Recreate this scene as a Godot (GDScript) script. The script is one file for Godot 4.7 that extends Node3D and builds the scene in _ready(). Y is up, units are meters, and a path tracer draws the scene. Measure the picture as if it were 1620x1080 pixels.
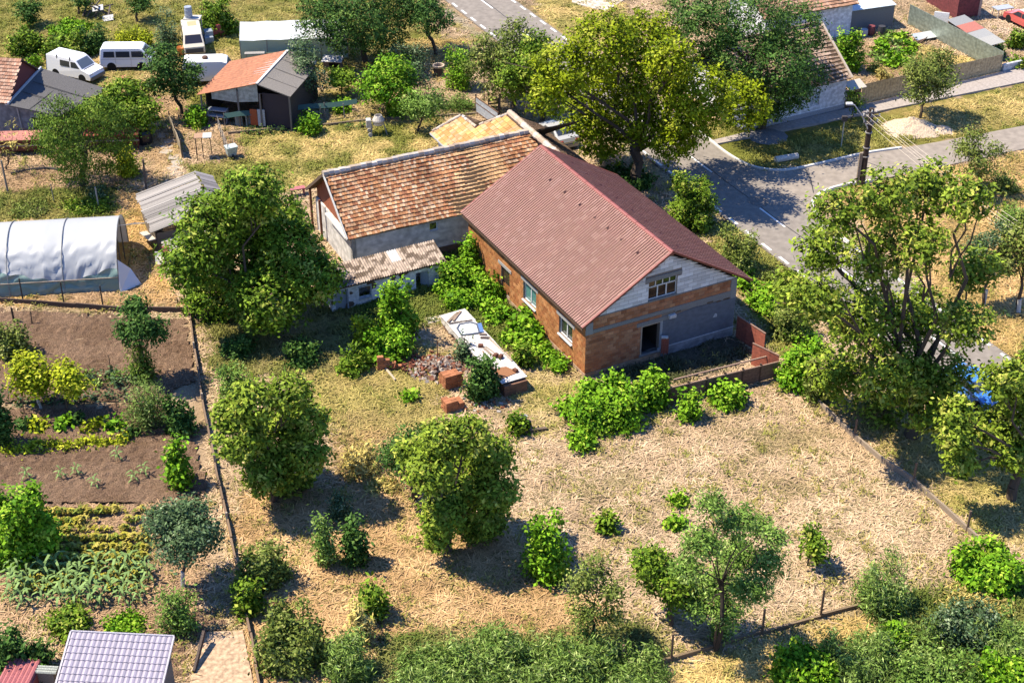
extends Node3D
# A village plot seen from the air: brick house with a red roof, old clay-tiled house, gardens, trees and a road.
# Units are metres. The house axes are turned 27.5 degrees: U runs along its gable, V along its length.

const TURN := 27.5
const U := Vector3(0.8870, 0, -0.4617)
const V := Vector3(-0.4617, 0, -0.8870)

var rng := RandomNumberGenerator.new()
var taken := {}
var mats := {}
var tex := {}
var n_soft := FastNoiseLite.new()
var n_fine := FastNoiseLite.new()
var zones := []


class MB:
	# collects triangles; corners are given counter-clockwise as seen from outside
	var v := PackedVector3Array()
	var c := PackedColorArray()
	func tri(p: Vector3, q: Vector3, r: Vector3, k := Color.WHITE) -> void:
		v.append(p); v.append(r); v.append(q)
		c.append(k); c.append(k); c.append(k)
	func quad(p: Vector3, q: Vector3, r: Vector3, s: Vector3, k := Color.WHITE) -> void:
		tri(p, q, r, k)
		tri(p, r, s, k)
	func hexa(a: Array, k := Color.WHITE) -> void:
		# eight corners: four below and four above, each ring counter-clockwise from above
		quad(a[3], a[2], a[1], a[0], k)
		quad(a[4], a[5], a[6], a[7], k)
		for i in 4:
			var j := (i + 1) % 4
			quad(a[i], a[j], a[4 + j], a[4 + i], k)
	func box(t: Transform3D, s: Vector3, k := Color.WHITE) -> void:
		var h := s / 2.0
		var a := []
		for y in [-h.y, h.y]:
			a.append(t * Vector3(-h.x, y, h.z))
			a.append(t * Vector3(h.x, y, h.z))
			a.append(t * Vector3(h.x, y, -h.z))
			a.append(t * Vector3(-h.x, y, -h.z))
		hexa(a, k)
	func abox(x0: float, x1: float, y0: float, y1: float, z0: float, z1: float, k := Color.WHITE) -> void:
		box(Transform3D(Basis(), Vector3((x0 + x1) / 2, (y0 + y1) / 2, (z0 + z1) / 2)), Vector3(absf(x1 - x0), absf(y1 - y0), absf(z1 - z0)), k)
	func bev(x0: float, x1: float, y0: float, y1: float, z0: float, z1: float, b: float, k := Color.WHITE) -> void:
		# a box with chamfered upper edges
		var lo := [Vector3(x0, y0, z1), Vector3(x1, y0, z1), Vector3(x1, y0, z0), Vector3(x0, y0, z0)]
		var mid := []
		for p in lo:
			mid.append(Vector3(p.x, y1 - b, p.z))
		var top := [Vector3(x0 + b, y1, z1 - b), Vector3(x1 - b, y1, z1 - b), Vector3(x1 - b, y1, z0 + b), Vector3(x0 + b, y1, z0 + b)]
		quad(lo[3], lo[2], lo[1], lo[0], k)
		quad(top[0], top[1], top[2], top[3], k)
		for i in 4:
			var j := (i + 1) % 4
			quad(lo[i], lo[j], mid[j], mid[i], k)
			quad(mid[i], mid[j], top[j], top[i], k)
	func beam(p: Vector3, q: Vector3, w: float, h: float, k := Color.WHITE) -> void:
		var x := (q - p).normalized()
		var up := Vector3.UP if absf(x.y) < 0.95 else Vector3.RIGHT
		var z := x.cross(up).normalized()
		box(Transform3D(Basis(x, z.cross(x), z), (p + q) / 2.0), Vector3(p.distance_to(q), h, w), k)
	func tube(p: Vector3, q: Vector3, r0: float, r1: float, sides := 7, k := Color.WHITE, caps := true) -> void:
		var x := (q - p).normalized()
		var a := x.cross(Vector3.UP if absf(x.y) < 0.9 else Vector3.RIGHT).normalized()
		var b := x.cross(a)
		for i in sides:
			var s := TAU * i / sides
			var t := TAU * (i + 1) / sides
			var d0 := a * cos(s) + b * sin(s)
			var d1 := a * cos(t) + b * sin(t)
			quad(p + d0 * r0, p + d1 * r0, q + d1 * r1, q + d0 * r1, k)
			if caps:
				tri(p, p + d1 * r0, p + d0 * r0, k)
				tri(q, q + d0 * r1, q + d1 * r1, k)
	func lathe(o: Vector3, prof: Array, sides := 14, k := Color.WHITE) -> void:
		# prof: [radius, height] from below
		for j in prof.size() - 1:
			for i in sides:
				var s := TAU * i / sides
				var t := TAU * (i + 1) / sides
				var d0 := Vector3(cos(s), 0, -sin(s))
				var d1 := Vector3(cos(t), 0, -sin(t))
				var y0 := Vector3(0, prof[j][1], 0)
				var y1 := Vector3(0, prof[j + 1][1], 0)
				quad(o + y0 + d0 * prof[j][0], o + y0 + d1 * prof[j][0], o + y1 + d1 * prof[j + 1][0], o + y1 + d0 * prof[j + 1][0], k)
	func prism(poly: PackedVector2Array, y0: float, y1: float, k := Color.WHITE) -> void:
		# poly in (x, z)
		var pg := poly.duplicate()
		if Geometry2D.is_polygon_clockwise(pg):
			pg.reverse()
		var id := Geometry2D.triangulate_polygon(pg)
		for i in range(0, id.size(), 3):
			var a := pg[id[i]]
			var b := pg[id[i + 1]]
			var d := pg[id[i + 2]]
			if (b - a).cross(d - a) > 0:
				var e := b
				b = d
				d = e
			tri(Vector3(a.x, y1, a.y), Vector3(b.x, y1, b.y), Vector3(d.x, y1, d.y), k)
			tri(Vector3(a.x, y0, a.y), Vector3(d.x, y0, d.y), Vector3(b.x, y0, b.y), k)
		for i in pg.size():
			var a := pg[i]
			var b := pg[(i + 1) % pg.size()]
			quad(Vector3(b.x, y0, b.y), Vector3(a.x, y0, a.y), Vector3(a.x, y1, a.y), Vector3(b.x, y1, b.y), k)
	func slab(poly: Array, thick: float, k := Color.WHITE) -> void:
		# a flat convex plate in space: corners counter-clockwise from outside, thickness inwards
		var nn: Vector3 = (poly[1] - poly[0]).cross(poly[2] - poly[0]).normalized() * -thick
		for i in range(1, poly.size() - 1):
			tri(poly[0], poly[i], poly[i + 1], k)
			tri(poly[0] + nn, poly[i + 1] + nn, poly[i] + nn, k)
		for i in poly.size():
			var a: Vector3 = poly[i]
			var b: Vector3 = poly[(i + 1) % poly.size()]
			quad(a + nn, b + nn, b, a, k)
	func mesh() -> ArrayMesh:
		var a := []
		a.resize(Mesh.ARRAY_MAX)
		a[Mesh.ARRAY_VERTEX] = v
		a[Mesh.ARRAY_COLOR] = c
		var m := ArrayMesh.new()
		m.add_surface_from_arrays(Mesh.PRIMITIVE_TRIANGLES, a)
		return m
	func smooth() -> ArrayMesh:
		var st := SurfaceTool.new()
		st.begin(Mesh.PRIMITIVE_TRIANGLES)
		st.set_smooth_group(0)
		for i in v.size():
			st.set_color(c[i])
			st.add_vertex(v[i])
		st.generate_normals()
		return st.commit()


func _ready() -> void:
	# camera
	var cam := Camera3D.new()
	cam.name = "camera"
	cam.position = Vector3(0, 51.800, 81.093)
	cam.rotation_degrees = Vector3(-32.5694, 0, 0)
	cam.fov = 24.8594
	cam.near = 1.0
	cam.far = 4000.0
	add_child(cam)
	# sky, exposure
	var sm := ProceduralSkyMaterial.new()
	sm.sky_top_color = Color(0.22, 0.36, 0.60)
	sm.sky_horizon_color = Color(0.66, 0.74, 0.82)
	sm.sky_curve = 0.16
	sm.ground_bottom_color = Color(0.34, 0.29, 0.20)
	sm.ground_horizon_color = Color(0.50, 0.50, 0.44)
	sm.sky_energy_multiplier = 1.2
	sm.ground_energy_multiplier = 0.5
	var sky := Sky.new()
	sky.sky_material = sm
	var env := Environment.new()
	env.background_mode = Environment.BG_SKY
	env.sky = sky
	env.tonemap_mode = Environment.TONE_MAPPER_LINEAR
	env.tonemap_exposure = 2.08
	env.sdfgi_enabled = true
	env.ssao_enabled = true
	env.ssil_enabled = true
	var we := WorldEnvironment.new()
	we.name = "world"
	we.environment = env
	add_child(we)
	# sun: high, from the left and a little behind, so that shadows fall to the right and slightly towards the viewer
	var sun := DirectionalLight3D.new()
	sun.name = "sun"
	sun.light_energy = 1.6
	sun.light_color = Color(1.0, 0.95, 0.86)
	sun.light_angular_distance = 0.5
	sun.shadow_enabled = true
	add_child(sun)
	sun.look_at_from_position(Vector3(-0.507, 0.857, -0.089) * 50.0, Vector3.ZERO)

	rng.seed = 20240711
	n_soft.seed = 5
	n_soft.frequency = 0.11
	n_soft.fractal_octaves = 4
	n_fine.seed = 17
	n_fine.frequency = 0.9
	n_fine.fractal_octaves = 3
	make_textures()
	# large structure
	make_ground()
	make_roads()
	make_red_house()
	make_clay_house()
	make_white_shed()
	make_grey_shed()
	make_polytunnel()
	make_grey_house()
	make_barn()
	make_far_greenhouse()
	make_white_houses()
	make_lilac_shed()
	# objects
	make_slab_stack()
	make_vehicles()
	make_pole()
	make_street_things()
	make_fences()
	make_yard_things()
	# plants
	make_trees()
	make_bushes()
	make_garden()
	make_grass()


# ---------- naming ----------

func numbered(called: String) -> String:
	if not taken.has(called):
		taken[called] = 0
		return called
	taken[called] += 1
	return "%s_%03d" % [called, taken[called]]


func tag(o: Node3D, label: String, category: String, group := "") -> void:
	o.set_meta("label", label)
	o.set_meta("category", category)
	if group:
		o.set_meta("group", group)


func thing(called: String, label: String, category: String, at := Vector3.ZERO, turn := 0.0, group := "") -> Node3D:
	var o := Node3D.new()
	o.name = numbered(called)
	o.position = at
	o.rotation_degrees.y = turn
	tag(o, label, category, group)
	add_child(o)
	return o


func put(parent: Node, called: String, m: Mesh, mt: Material, at := Vector3.ZERO, turn := 0.0) -> MeshInstance3D:
	var o := MeshInstance3D.new()
	o.mesh = m
	o.material_override = mt
	o.position = at
	o.rotation_degrees.y = turn
	if parent == self:
		o.name = numbered(called)
		add_child(o)
	else:
		# repeats under one thing get three-digit numbers
		var n := called
		var k := 0
		while parent.has_node(NodePath(n)):
			k += 1
			n = "%s_%03d" % [called, k]
			if k > 4:
				break
		if k > 4:
			var key := str(parent.get_instance_id()) + called
			taken[key] = taken.get(key, 4) + 1
			n = "%s_%03d" % [called, taken[key]]
		o.name = n
		parent.add_child(o, true)
	return o


func part(parent: Node, called: String, b: MB, mt: Material) -> MeshInstance3D:
	return put(parent, called, b.mesh(), mt)


func stuff(o: Node) -> void:
	o.set_meta("kind", "stuff")


func struct(called: String, m: Mesh, mt: Material) -> MeshInstance3D:
	var o := put(self, called, m, mt)
	o.set_meta("kind", "structure")
	return o


# ---------- materials ----------

func noise_tex(s: int, freq: float, oct: int, lo: float, hi: float, size := 512) -> ImageTexture:
	var n := FastNoiseLite.new()
	n.seed = s
	n.frequency = freq
	n.fractal_octaves = oct
	n.noise_type = FastNoiseLite.TYPE_SIMPLEX_SMOOTH
	var im := n.get_seamless_image(size, size)
	im.convert(Image.FORMAT_RGB8)
	for y in size:
		for x in size:
			var k := clampf((im.get_pixel(x, y).r - 0.5) * 1.5 + 0.5, 0.0, 1.0)
			k = lerpf(lo, hi, k)
			im.set_pixel(x, y, Color(k, k, k))
	return ImageTexture.create_from_image(im)


func straw_tex(size: int, strokes: int, lo: float, hi: float, s: int, length := 26.0) -> ImageTexture:
	# many short bent strokes, light and dark: mown straw and dry grass lying about
	var r := RandomNumberGenerator.new()
	r.seed = s
	var im := Image.create(size, size, false, Image.FORMAT_RGB8)
	im.fill(Color(0.70, 0.70, 0.70))
	for i in strokes:
		var p := Vector2(r.randf() * size, r.randf() * size)
		var a := r.randf() * TAU
		var bend := r.randf_range(-0.06, 0.06)
		var k := lerpf(lo, hi, r.randf())
		for j in int(length * r.randf_range(0.4, 1.0)):
			p += Vector2(cos(a), sin(a)) * 1.0
			a += bend
			var x := posmod(int(p.x), size)
			var y := posmod(int(p.y), size)
			var q := lerpf(im.get_pixel(x, y).r, k, 0.75)
			im.set_pixel(x, y, Color(q, q, q))
			q = lerpf(im.get_pixel((x + 1) % size, y).r, k, 0.5)
			im.set_pixel((x + 1) % size, y, Color(q, q, q))
	return ImageTexture.create_from_image(im)


func make_textures() -> void:
	tex.grain = noise_tex(3, 0.06, 4, 0.62, 1.0)
	tex.blotch = noise_tex(9, 0.012, 5, 0.74, 1.0)
	tex.asphalt = noise_tex(13, 0.02, 5, 0.88, 1.0)
	tex.fine = noise_tex(21, 0.16, 3, 0.72, 1.0)
	tex.straw = straw_tex(1024, 15000, 0.34, 1.0, 4)
	tex.soil = noise_tex(33, 0.05, 5, 0.45, 1.0, 512)
	tex.bump = noise_tex(41, 0.08, 5, 0.0, 1.0, 512)


func mat(c: Color, rough := 0.85, t := "grain", scale := 0.5, metal := 0.0, bump := 0.0) -> StandardMaterial3D:
	# c is a linear base colour
	var key := "%s|%.2f|%s|%.3f|%.2f|%.2f" % [c, rough, t, scale, metal, bump]
	if mats.has(key):
		return mats[key]
	var m := StandardMaterial3D.new()
	m.resource_name = "surface_%d" % mats.size()
	m.albedo_color = c.linear_to_srgb()
	m.roughness = rough
	m.metallic = metal
	m.metallic_specular = 0.25 if rough > 0.8 else 0.5
	m.vertex_color_use_as_albedo = true
	if t:
		m.albedo_texture = tex[t]
		m.uv1_triplanar = true
		m.uv1_world_triplanar = true
		m.uv1_scale = Vector3.ONE * scale
	if bump > 0.0:
		m.heightmap_enabled = true
		m.heightmap_texture = tex.bump
		m.heightmap_scale = bump
	mats[key] = m
	return m


func leaf_mat(called: String, back: Color) -> StandardMaterial3D:
	if mats.has(called):
		return mats[called]
	var m := StandardMaterial3D.new()
	m.resource_name = called
	m.albedo_color = Color.WHITE
	m.vertex_color_use_as_albedo = true
	m.roughness = 0.55
	m.metallic_specular = 0.18
	m.backlight_enabled = true
	m.backlight = back
	mats[called] = m
	return m


func glass_mat(c: Color) -> StandardMaterial3D:
	var key := "glass%s" % c
	if mats.has(key):
		return mats[key]
	var m := StandardMaterial3D.new()
	m.resource_name = "dark_glass"
	m.albedo_color = c.linear_to_srgb()
	m.roughness = 0.08
	m.metallic_specular = 0.6
	mats[key] = m
	return m


func paint_mat(c: Color, rough := 0.3) -> StandardMaterial3D:
	var key := "paint%s%f" % [c, rough]
	if mats.has(key):
		return mats[key]
	var m := StandardMaterial3D.new()
	m.resource_name = "paint"
	m.albedo_color = c.linear_to_srgb()
	m.roughness = rough
	m.vertex_color_use_as_albedo = true
	m.clearcoat_enabled = true
	m.clearcoat = 0.5
	m.clearcoat_roughness = 0.1
	mats[key] = m
	return m


func film_mat(c: Color, alpha: float) -> StandardMaterial3D:
	var key := "film%s%f" % [c, alpha]
	if mats.has(key):
		return mats[key]
	var m := StandardMaterial3D.new()
	m.resource_name = "plastic_film"
	m.albedo_color = Color(c.linear_to_srgb(), alpha)
	m.transparency = BaseMaterial3D.TRANSPARENCY_ALPHA
	m.roughness = 0.4
	m.vertex_color_use_as_albedo = true
	m.backlight_enabled = true
	m.backlight = Color(0.5, 0.5, 0.5)
	mats[key] = m
	return m


# ---------- plants ----------

func leaves(seed_n: int, lobes: Array, count: int, ln: float, wd: float, ca: Color, cb: Color, o := {}) -> ArrayMesh:
	# lobes: [centre, radii]; leaves grow in sprays of about sixteen spread through the outer part of every lobe
	var r := RandomNumberGenerator.new()
	r.seed = seed_n
	var cr: float = o.get("spray", 0.5)
	var per: int = o.get("per", 16)
	var shell: float = o.get("shell", 0.45)
	var upb: float = o.get("up", 0.55)
	var droop: float = o.get("droop", 0.25)
	var flat: float = o.get("flat", 0.65)
	var ymin: float = o.get("ymin", 0.12)
	var low: float = o.get("low", 0.35)
	var third = o.get("third", null)
	var vv := PackedVector3Array()
	var nn := PackedVector3Array()
	var cc := PackedColorArray()
	var ii := PackedInt32Array()
	vv.resize(count * 4)
	nn.resize(count * 4)
	cc.resize(count * 4)
	ii.resize(count * 6)
	var sum := 0.0
	var w := PackedFloat32Array()
	for l in lobes:
		var ra: Vector3 = l[1]
		sum += ra.x * ra.z + ra.x * ra.y + ra.y * ra.z
		w.append(sum)
	var done := 0
	var tries := 0
	while done < count and tries < count * 4:
		tries += 1
		var pick := r.randf() * sum
		var li := 0
		while w[li] < pick and li < lobes.size() - 1:
			li += 1
		var lc: Vector3 = lobes[li][0]
		var lr: Vector3 = lobes[li][1]
		var d := Vector3(r.randfn(), r.randfn(), r.randfn()).normalized()
		if d.y < -0.35 and r.randf() > low:
			continue
		var rad := 1.0 - shell * pow(r.randf(), 1.6)
		if r.randf() < 0.14:
			rad += 0.26 * r.randf()
		var cen := lc + d * lr * rad
		if cen.y < ymin:
			continue
		var inside := false
		for k in lobes.size():
			if k != li:
				var q: Vector3 = (cen - lobes[k][0]) / lobes[k][1]
				if q.length_squared() < 0.5:
					inside = true
					break
		if inside and r.randf() < 0.75:
			continue
		var tint := ca.lerp(cb, r.randf())
		if third != null and r.randf() < 0.12:
			tint = third
		var csz := cr * r.randf_range(0.6, 1.25)
		for k in mini(per, count - done):
			var e := Vector3(r.randfn(), r.randfn() * flat, r.randfn()) * csz * 0.55
			var p := cen + e
			if p.y < 0.04:
				p.y = 0.04 + r.randf() * 0.1
			var nrm := (d * 0.5 + Vector3.UP * upb + Vector3(r.randfn(), r.randfn(), r.randfn()) * 0.42).normalized()
			var t := nrm.cross(Vector3(r.randfn(), r.randfn(), r.randfn())).normalized()
			if droop > 0.0:
				t = (t + (e.normalized() * 0.4 - Vector3.UP * droop)).normalized()
				nrm = (nrm - t * nrm.dot(t)).normalized()
			var b := nrm.cross(t)
			var f := r.randf_range(0.65, 1.35)
			var hl := t * (ln * f * 0.5)
			var hw := b * (wd * f * 0.5)
			var s := done * 4
			vv[s] = p - hl
			vv[s + 1] = p + hw - hl * 0.15
			vv[s + 2] = p + hl
			vv[s + 3] = p - hw - hl * 0.15
			var n2 := (nrm + d * 0.35).normalized()
			if n2.dot(nrm) < 0.2:
				n2 = nrm
			var kc := tint * r.randf_range(0.62, 1.32)
			kc.a = 1.0
			for j in 4:
				nn[s + j] = n2
				cc[s + j] = kc
			var g := done * 6
			ii[g] = s
			ii[g + 1] = s + 1
			ii[g + 2] = s + 2
			ii[g + 3] = s
			ii[g + 4] = s + 2
			ii[g + 5] = s + 3
			done += 1
	if done < count:
		vv.resize(done * 4)
		nn.resize(done * 4)
		cc.resize(done * 4)
		ii.resize(done * 6)
	var a := []
	a.resize(Mesh.ARRAY_MAX)
	a[Mesh.ARRAY_VERTEX] = vv
	a[Mesh.ARRAY_NORMAL] = nn
	a[Mesh.ARRAY_COLOR] = cc
	a[Mesh.ARRAY_INDEX] = ii
	var m := ArrayMesh.new()
	m.add_surface_from_arrays(Mesh.PRIMITIVE_TRIANGLES, a)
	return m


func branch_to(b: MB, r: RandomNumberGenerator, p: Vector3, q: Vector3, r0: float, r1: float, k: Color) -> void:
	# a limb of four pieces that bends on its way
	var last := p
	var lr := r0
	for i in range(1, 5):
		var f := i / 4.0
		var nx := p.lerp(q, f) + (Vector3(r.randfn(), r.randfn() * 0.5, r.randfn()) * p.distance_to(q) * 0.045 if i < 4 else Vector3.ZERO) - Vector3.UP * sin(f * PI) * p.distance_to(q) * -0.06
		var nr := lerpf(r0, r1, f)
		b.tube(last, nx, lr, nr, 6, k)
		last = nx
		lr = nr


# species: leaf length, width, dark and light colour, third colour
const SPECIES := {
	"walnut": [0.28, 0.14, Color(0.034, 0.078, 0.006), Color(0.165, 0.257, 0.023), Color(0.26, 0.30, 0.05)],
	"sunny": [0.28, 0.14, Color(0.052, 0.095, 0.008), Color(0.234, 0.314, 0.034), Color(0.32, 0.34, 0.06)],
	"yellow": [0.28, 0.14, Color(0.070, 0.110, 0.004), Color(0.257, 0.314, 0.011), Color(0.30, 0.33, 0.03)],
	"dark": [0.25, 0.12, Color(0.018, 0.050, 0.010), Color(0.075, 0.150, 0.030), Color(0.12, 0.19, 0.04)],
	"olive": [0.22, 0.10, Color(0.052, 0.080, 0.014), Color(0.188, 0.234, 0.048), Color(0.25, 0.27, 0.08)],
	"bright": [0.25, 0.15, Color(0.045, 0.130, 0.006), Color(0.194, 0.359, 0.021), Color(0.28, 0.40, 0.04)],
	"pale": [0.20, 0.08, Color(0.048, 0.100, 0.016), Color(0.188, 0.302, 0.055), Color(0.25, 0.34, 0.09)],
	"blue": [0.19, 0.09, Color(0.030, 0.062, 0.024), Color(0.120, 0.182, 0.080), Color(0.20, 0.25, 0.14)],
	"lime": [0.23, 0.13, Color(0.120, 0.170, 0.006), Color(0.376, 0.416, 0.021), Color(0.42, 0.42, 0.04)],
	"fir": [0.25, 0.07, Color(0.026, 0.066, 0.008), Color(0.131, 0.205, 0.025), Color(0.18, 0.24, 0.04)],
	"feather": [0.27, 0.055, Color(0.050, 0.100, 0.016), Color(0.211, 0.308, 0.068), Color(0.29, 0.36, 0.12)],
	"straw": [0.34, 0.07, Color(0.30, 0.24, 0.07), Color(0.570, 0.456, 0.148), Color(0.25, 0.26, 0.06)],
}


func tree(label: String, kind: String, at: Vector3, hc: float, rad: float, rv: float, lean: Vector3, count: int, o := {}) -> Node3D:
	# hc: height of the crown's middle; rad, rv: its half width and half height
	var called: String = o.get("name", "tree")
	var cat: String = o.get("cat", "tree")
	var t := thing(called, label, cat, at, 0.0, o.get("group", ""))
	var sn: int = 7919 + taken.get(called, 0) * 131 + called.length() * 17 + int(absf(at.x) * 13.0 + absf(at.z) * 7.0)
	var r := RandomNumberGenerator.new()
	r.seed = sn
	var cen := Vector3(0, hc, 0) + lean
	var lobes := []
	if o.has("lobes"):
		for l in o.lobes:
			lobes.append([Vector3(l[0], l[1], l[2]), Vector3(l[3], l[4], l[3])])
	else:
		var nl: int = o.get("nl", 7)
		var f: float = o.get("lobe", 0.55)
		for i in nl:
			var a := TAU * (i + r.randf_range(-0.3, 0.3)) / nl * 1.618 * 2.0
			var y := lerpf(-0.75, 0.85, (i + 0.5) / nl)
			var ring := sqrt(maxf(0.05, 1.0 - y * y)) * (1.0 - f * 0.85)
			var lf := f * r.randf_range(0.75, 1.15)
			lobes.append([cen + Vector3(cos(a) * ring * rad, y * rv * (1.0 - f * 0.6), sin(a) * ring * rad), Vector3(rad * lf, rv * lf, rad * lf)])
	var bark: Color = o.get("bark", Color(0.13, 0.10, 0.075))
	var tr: float = o.get("trunk", 0.045 * hc + 0.05)
	var mb := MB.new()
	var split: Vector3 = cen * o.get("fork", 0.55)
	if o.get("stems", 1) == 1:
		branch_to(mb, r, Vector3.ZERO, split, tr, tr * 0.7, Color.WHITE)
		for l in lobes:
			branch_to(mb, r, split * r.randf_range(0.75, 1.0), l[0], tr * 0.34, tr * 0.09, Color.WHITE)
			for k in 2:
				branch_to(mb, r, split.lerp(l[0], 0.6), l[0] + Vector3(r.randfn(), absf(r.randfn()) * 0.7, r.randfn()) * l[1] * 0.5, tr * 0.14, tr * 0.05, Color.WHITE)
	else:
		for l in lobes:
			branch_to(mb, r, Vector3(r.randf_range(-0.15, 0.15), 0, r.randf_range(-0.15, 0.15)), l[0], tr * 0.6, tr * 0.15, Color.WHITE)
	part(t, "trunk" if o.get("stems", 1) == 1 else "stem", mb, mat(bark, 0.95, "grain", 1.5))
	if o.has("white"):
		var wb := MB.new()
		wb.tube(Vector3(0, 0.02, 0), split * (o.white / split.y), tr * 1.08, tr * 1.0, 8)
		part(t, "whitewash", wb, mat(Color(0.72, 0.71, 0.68), 0.9))
	var sp: Array = SPECIES[kind]
	var sc: float = o.get("leaf", 1.0)
	var opt := {"spray": o.get("spray", 0.5), "per": o.get("per", 16), "third": sp[4], "shell": o.get("shell", 0.45), "droop": o.get("droop", 0.3), "flat": o.get("flat", 0.65), "low": o.get("low", 0.4), "up": o.get("up", 0.55), "ymin": o.get("ymin", 0.12)}
	var m := leaves(sn + 5, lobes, count, sp[0] * sc, sp[1] * sc, sp[2], sp[3], opt)
	put(t, "crown", m, leaf_mat("leaf_" + kind, Color(0.20, 0.22, 0.04)))
	return t


func bush(label: String, kind: String, at: Vector3, rx: float, ry: float, count: int, o := {}) -> Node3D:
	# a shrub from the ground up: several stems, foliage to the ground
	o = o.duplicate()
	rx *= 0.9
	ry *= 0.88
	if not o.has("name"):
		o.name = "bush"
	if not o.has("cat"):
		o.cat = "bush"
	o.stems = 3
	o.trunk = o.get("trunk", 0.06)
	o.low = 0.9
	if not o.has("shell"):
		o.shell = 0.7
	if not o.has("spray"):
		o.spray = 0.42
		o.per = 11
	var r := RandomNumberGenerator.new()
	r.seed = int(absf(at.x * 31.0) + absf(at.z * 57.0)) + 11
	if not o.has("lobes"):
		var ls := []
		var n: int = o.get("nl", 5) * 2 + 3
		var ax: Vector3 = o.get("axis", Vector3.ZERO)
		for i in n:
			var a := TAU * i * 0.382 + r.randf_range(-0.5, 0.5)
			var out := rx * r.randf_range(0.1, 0.72)
			var f := rx * r.randf_range(0.20, 0.40)
			var h := ry * r.randf_range(0.45, 1.2) * (1.15 - 0.5 * out / rx)
			var s: Vector3 = ax * r.randf_range(-1.0, 1.0)
			ls.append([cos(a) * out + s.x, h * 0.5, sin(a) * out + s.z, f, h * 0.55])
		for i in n / 2:
			# shoots that stand out of the mass
			var a := r.randf() * TAU
			var s: Vector3 = ax * r.randf_range(-1.0, 1.0)
			ls.append([cos(a) * rx * 0.6 + s.x, ry * r.randf_range(0.8, 1.2), sin(a) * rx * 0.6 + s.z, rx * r.randf_range(0.09, 0.17), ry * r.randf_range(0.15, 0.3)])
		o.lobes = ls
	o.ymin = 0.04
	return tree(label, kind, at, ry * 0.5, rx, ry * 0.5, Vector3.ZERO, count, o)


# ---------- ground ----------

func hv(u: float, v: float, h := 0.0) -> Vector3:
	# a point given along the brick house's axes, from its near corner
	return Vector3(4.36, h, 4.08) + U * u + V * v


func zone(poly: PackedVector2Array, ca: Color, cb: Color, edge := 0.5) -> void:
	var box := Rect2(poly[0], Vector2.ZERO)
	for p in poly:
		box = box.expand(p)
	zones.append([poly, box.grow(edge * 2.0), ca, cb, edge])


const STRAW_A := Color(0.52, 0.38, 0.24)
const STRAW_B := Color(0.39, 0.275, 0.165)
const LAWN_A := Color(0.33, 0.27, 0.085)
const LAWN_B := Color(0.17, 0.17, 0.045)
const GREEN_A := Color(0.20, 0.21, 0.045)
const GREEN_B := Color(0.10, 0.135, 0.025)
const SOIL_A := Color(0.285, 0.185, 0.118)
const SOIL_B := Color(0.205, 0.128, 0.080)
const DIRT_A := Color(0.47, 0.33, 0.20)
const DIRT_B := Color(0.36, 0.235, 0.13)
const GOLD_A := Color(0.56, 0.41, 0.16)
const GOLD_B := Color(0.40, 0.28, 0.10)


func ground_height(x: float, z: float) -> float:
	return n_soft.get_noise_2d(x * 2.5, z * 2.5) * 0.07 - 0.03


func ground_color(x: float, z: float) -> Color:
	var a := n_soft.get_noise_2d(x, z)
	var b := n_soft.get_noise_2d(x * 3.1 + 90.0, z * 3.1 - 40.0)
	var k := clampf(0.5 + a * 0.8 + b * 0.9, 0.0, 1.0)
	var c := STRAW_A.lerp(STRAW_B, k)
	if a + b * 0.5 > 0.34:
		c = c.lerp(LAWN_B, 0.3)
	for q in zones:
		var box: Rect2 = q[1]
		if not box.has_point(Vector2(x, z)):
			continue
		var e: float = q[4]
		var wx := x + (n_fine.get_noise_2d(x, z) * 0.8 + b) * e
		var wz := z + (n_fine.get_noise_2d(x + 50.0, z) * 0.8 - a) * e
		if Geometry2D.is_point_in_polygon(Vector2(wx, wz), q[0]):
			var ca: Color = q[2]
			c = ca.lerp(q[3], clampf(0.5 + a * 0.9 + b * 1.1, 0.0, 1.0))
	return c


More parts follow.
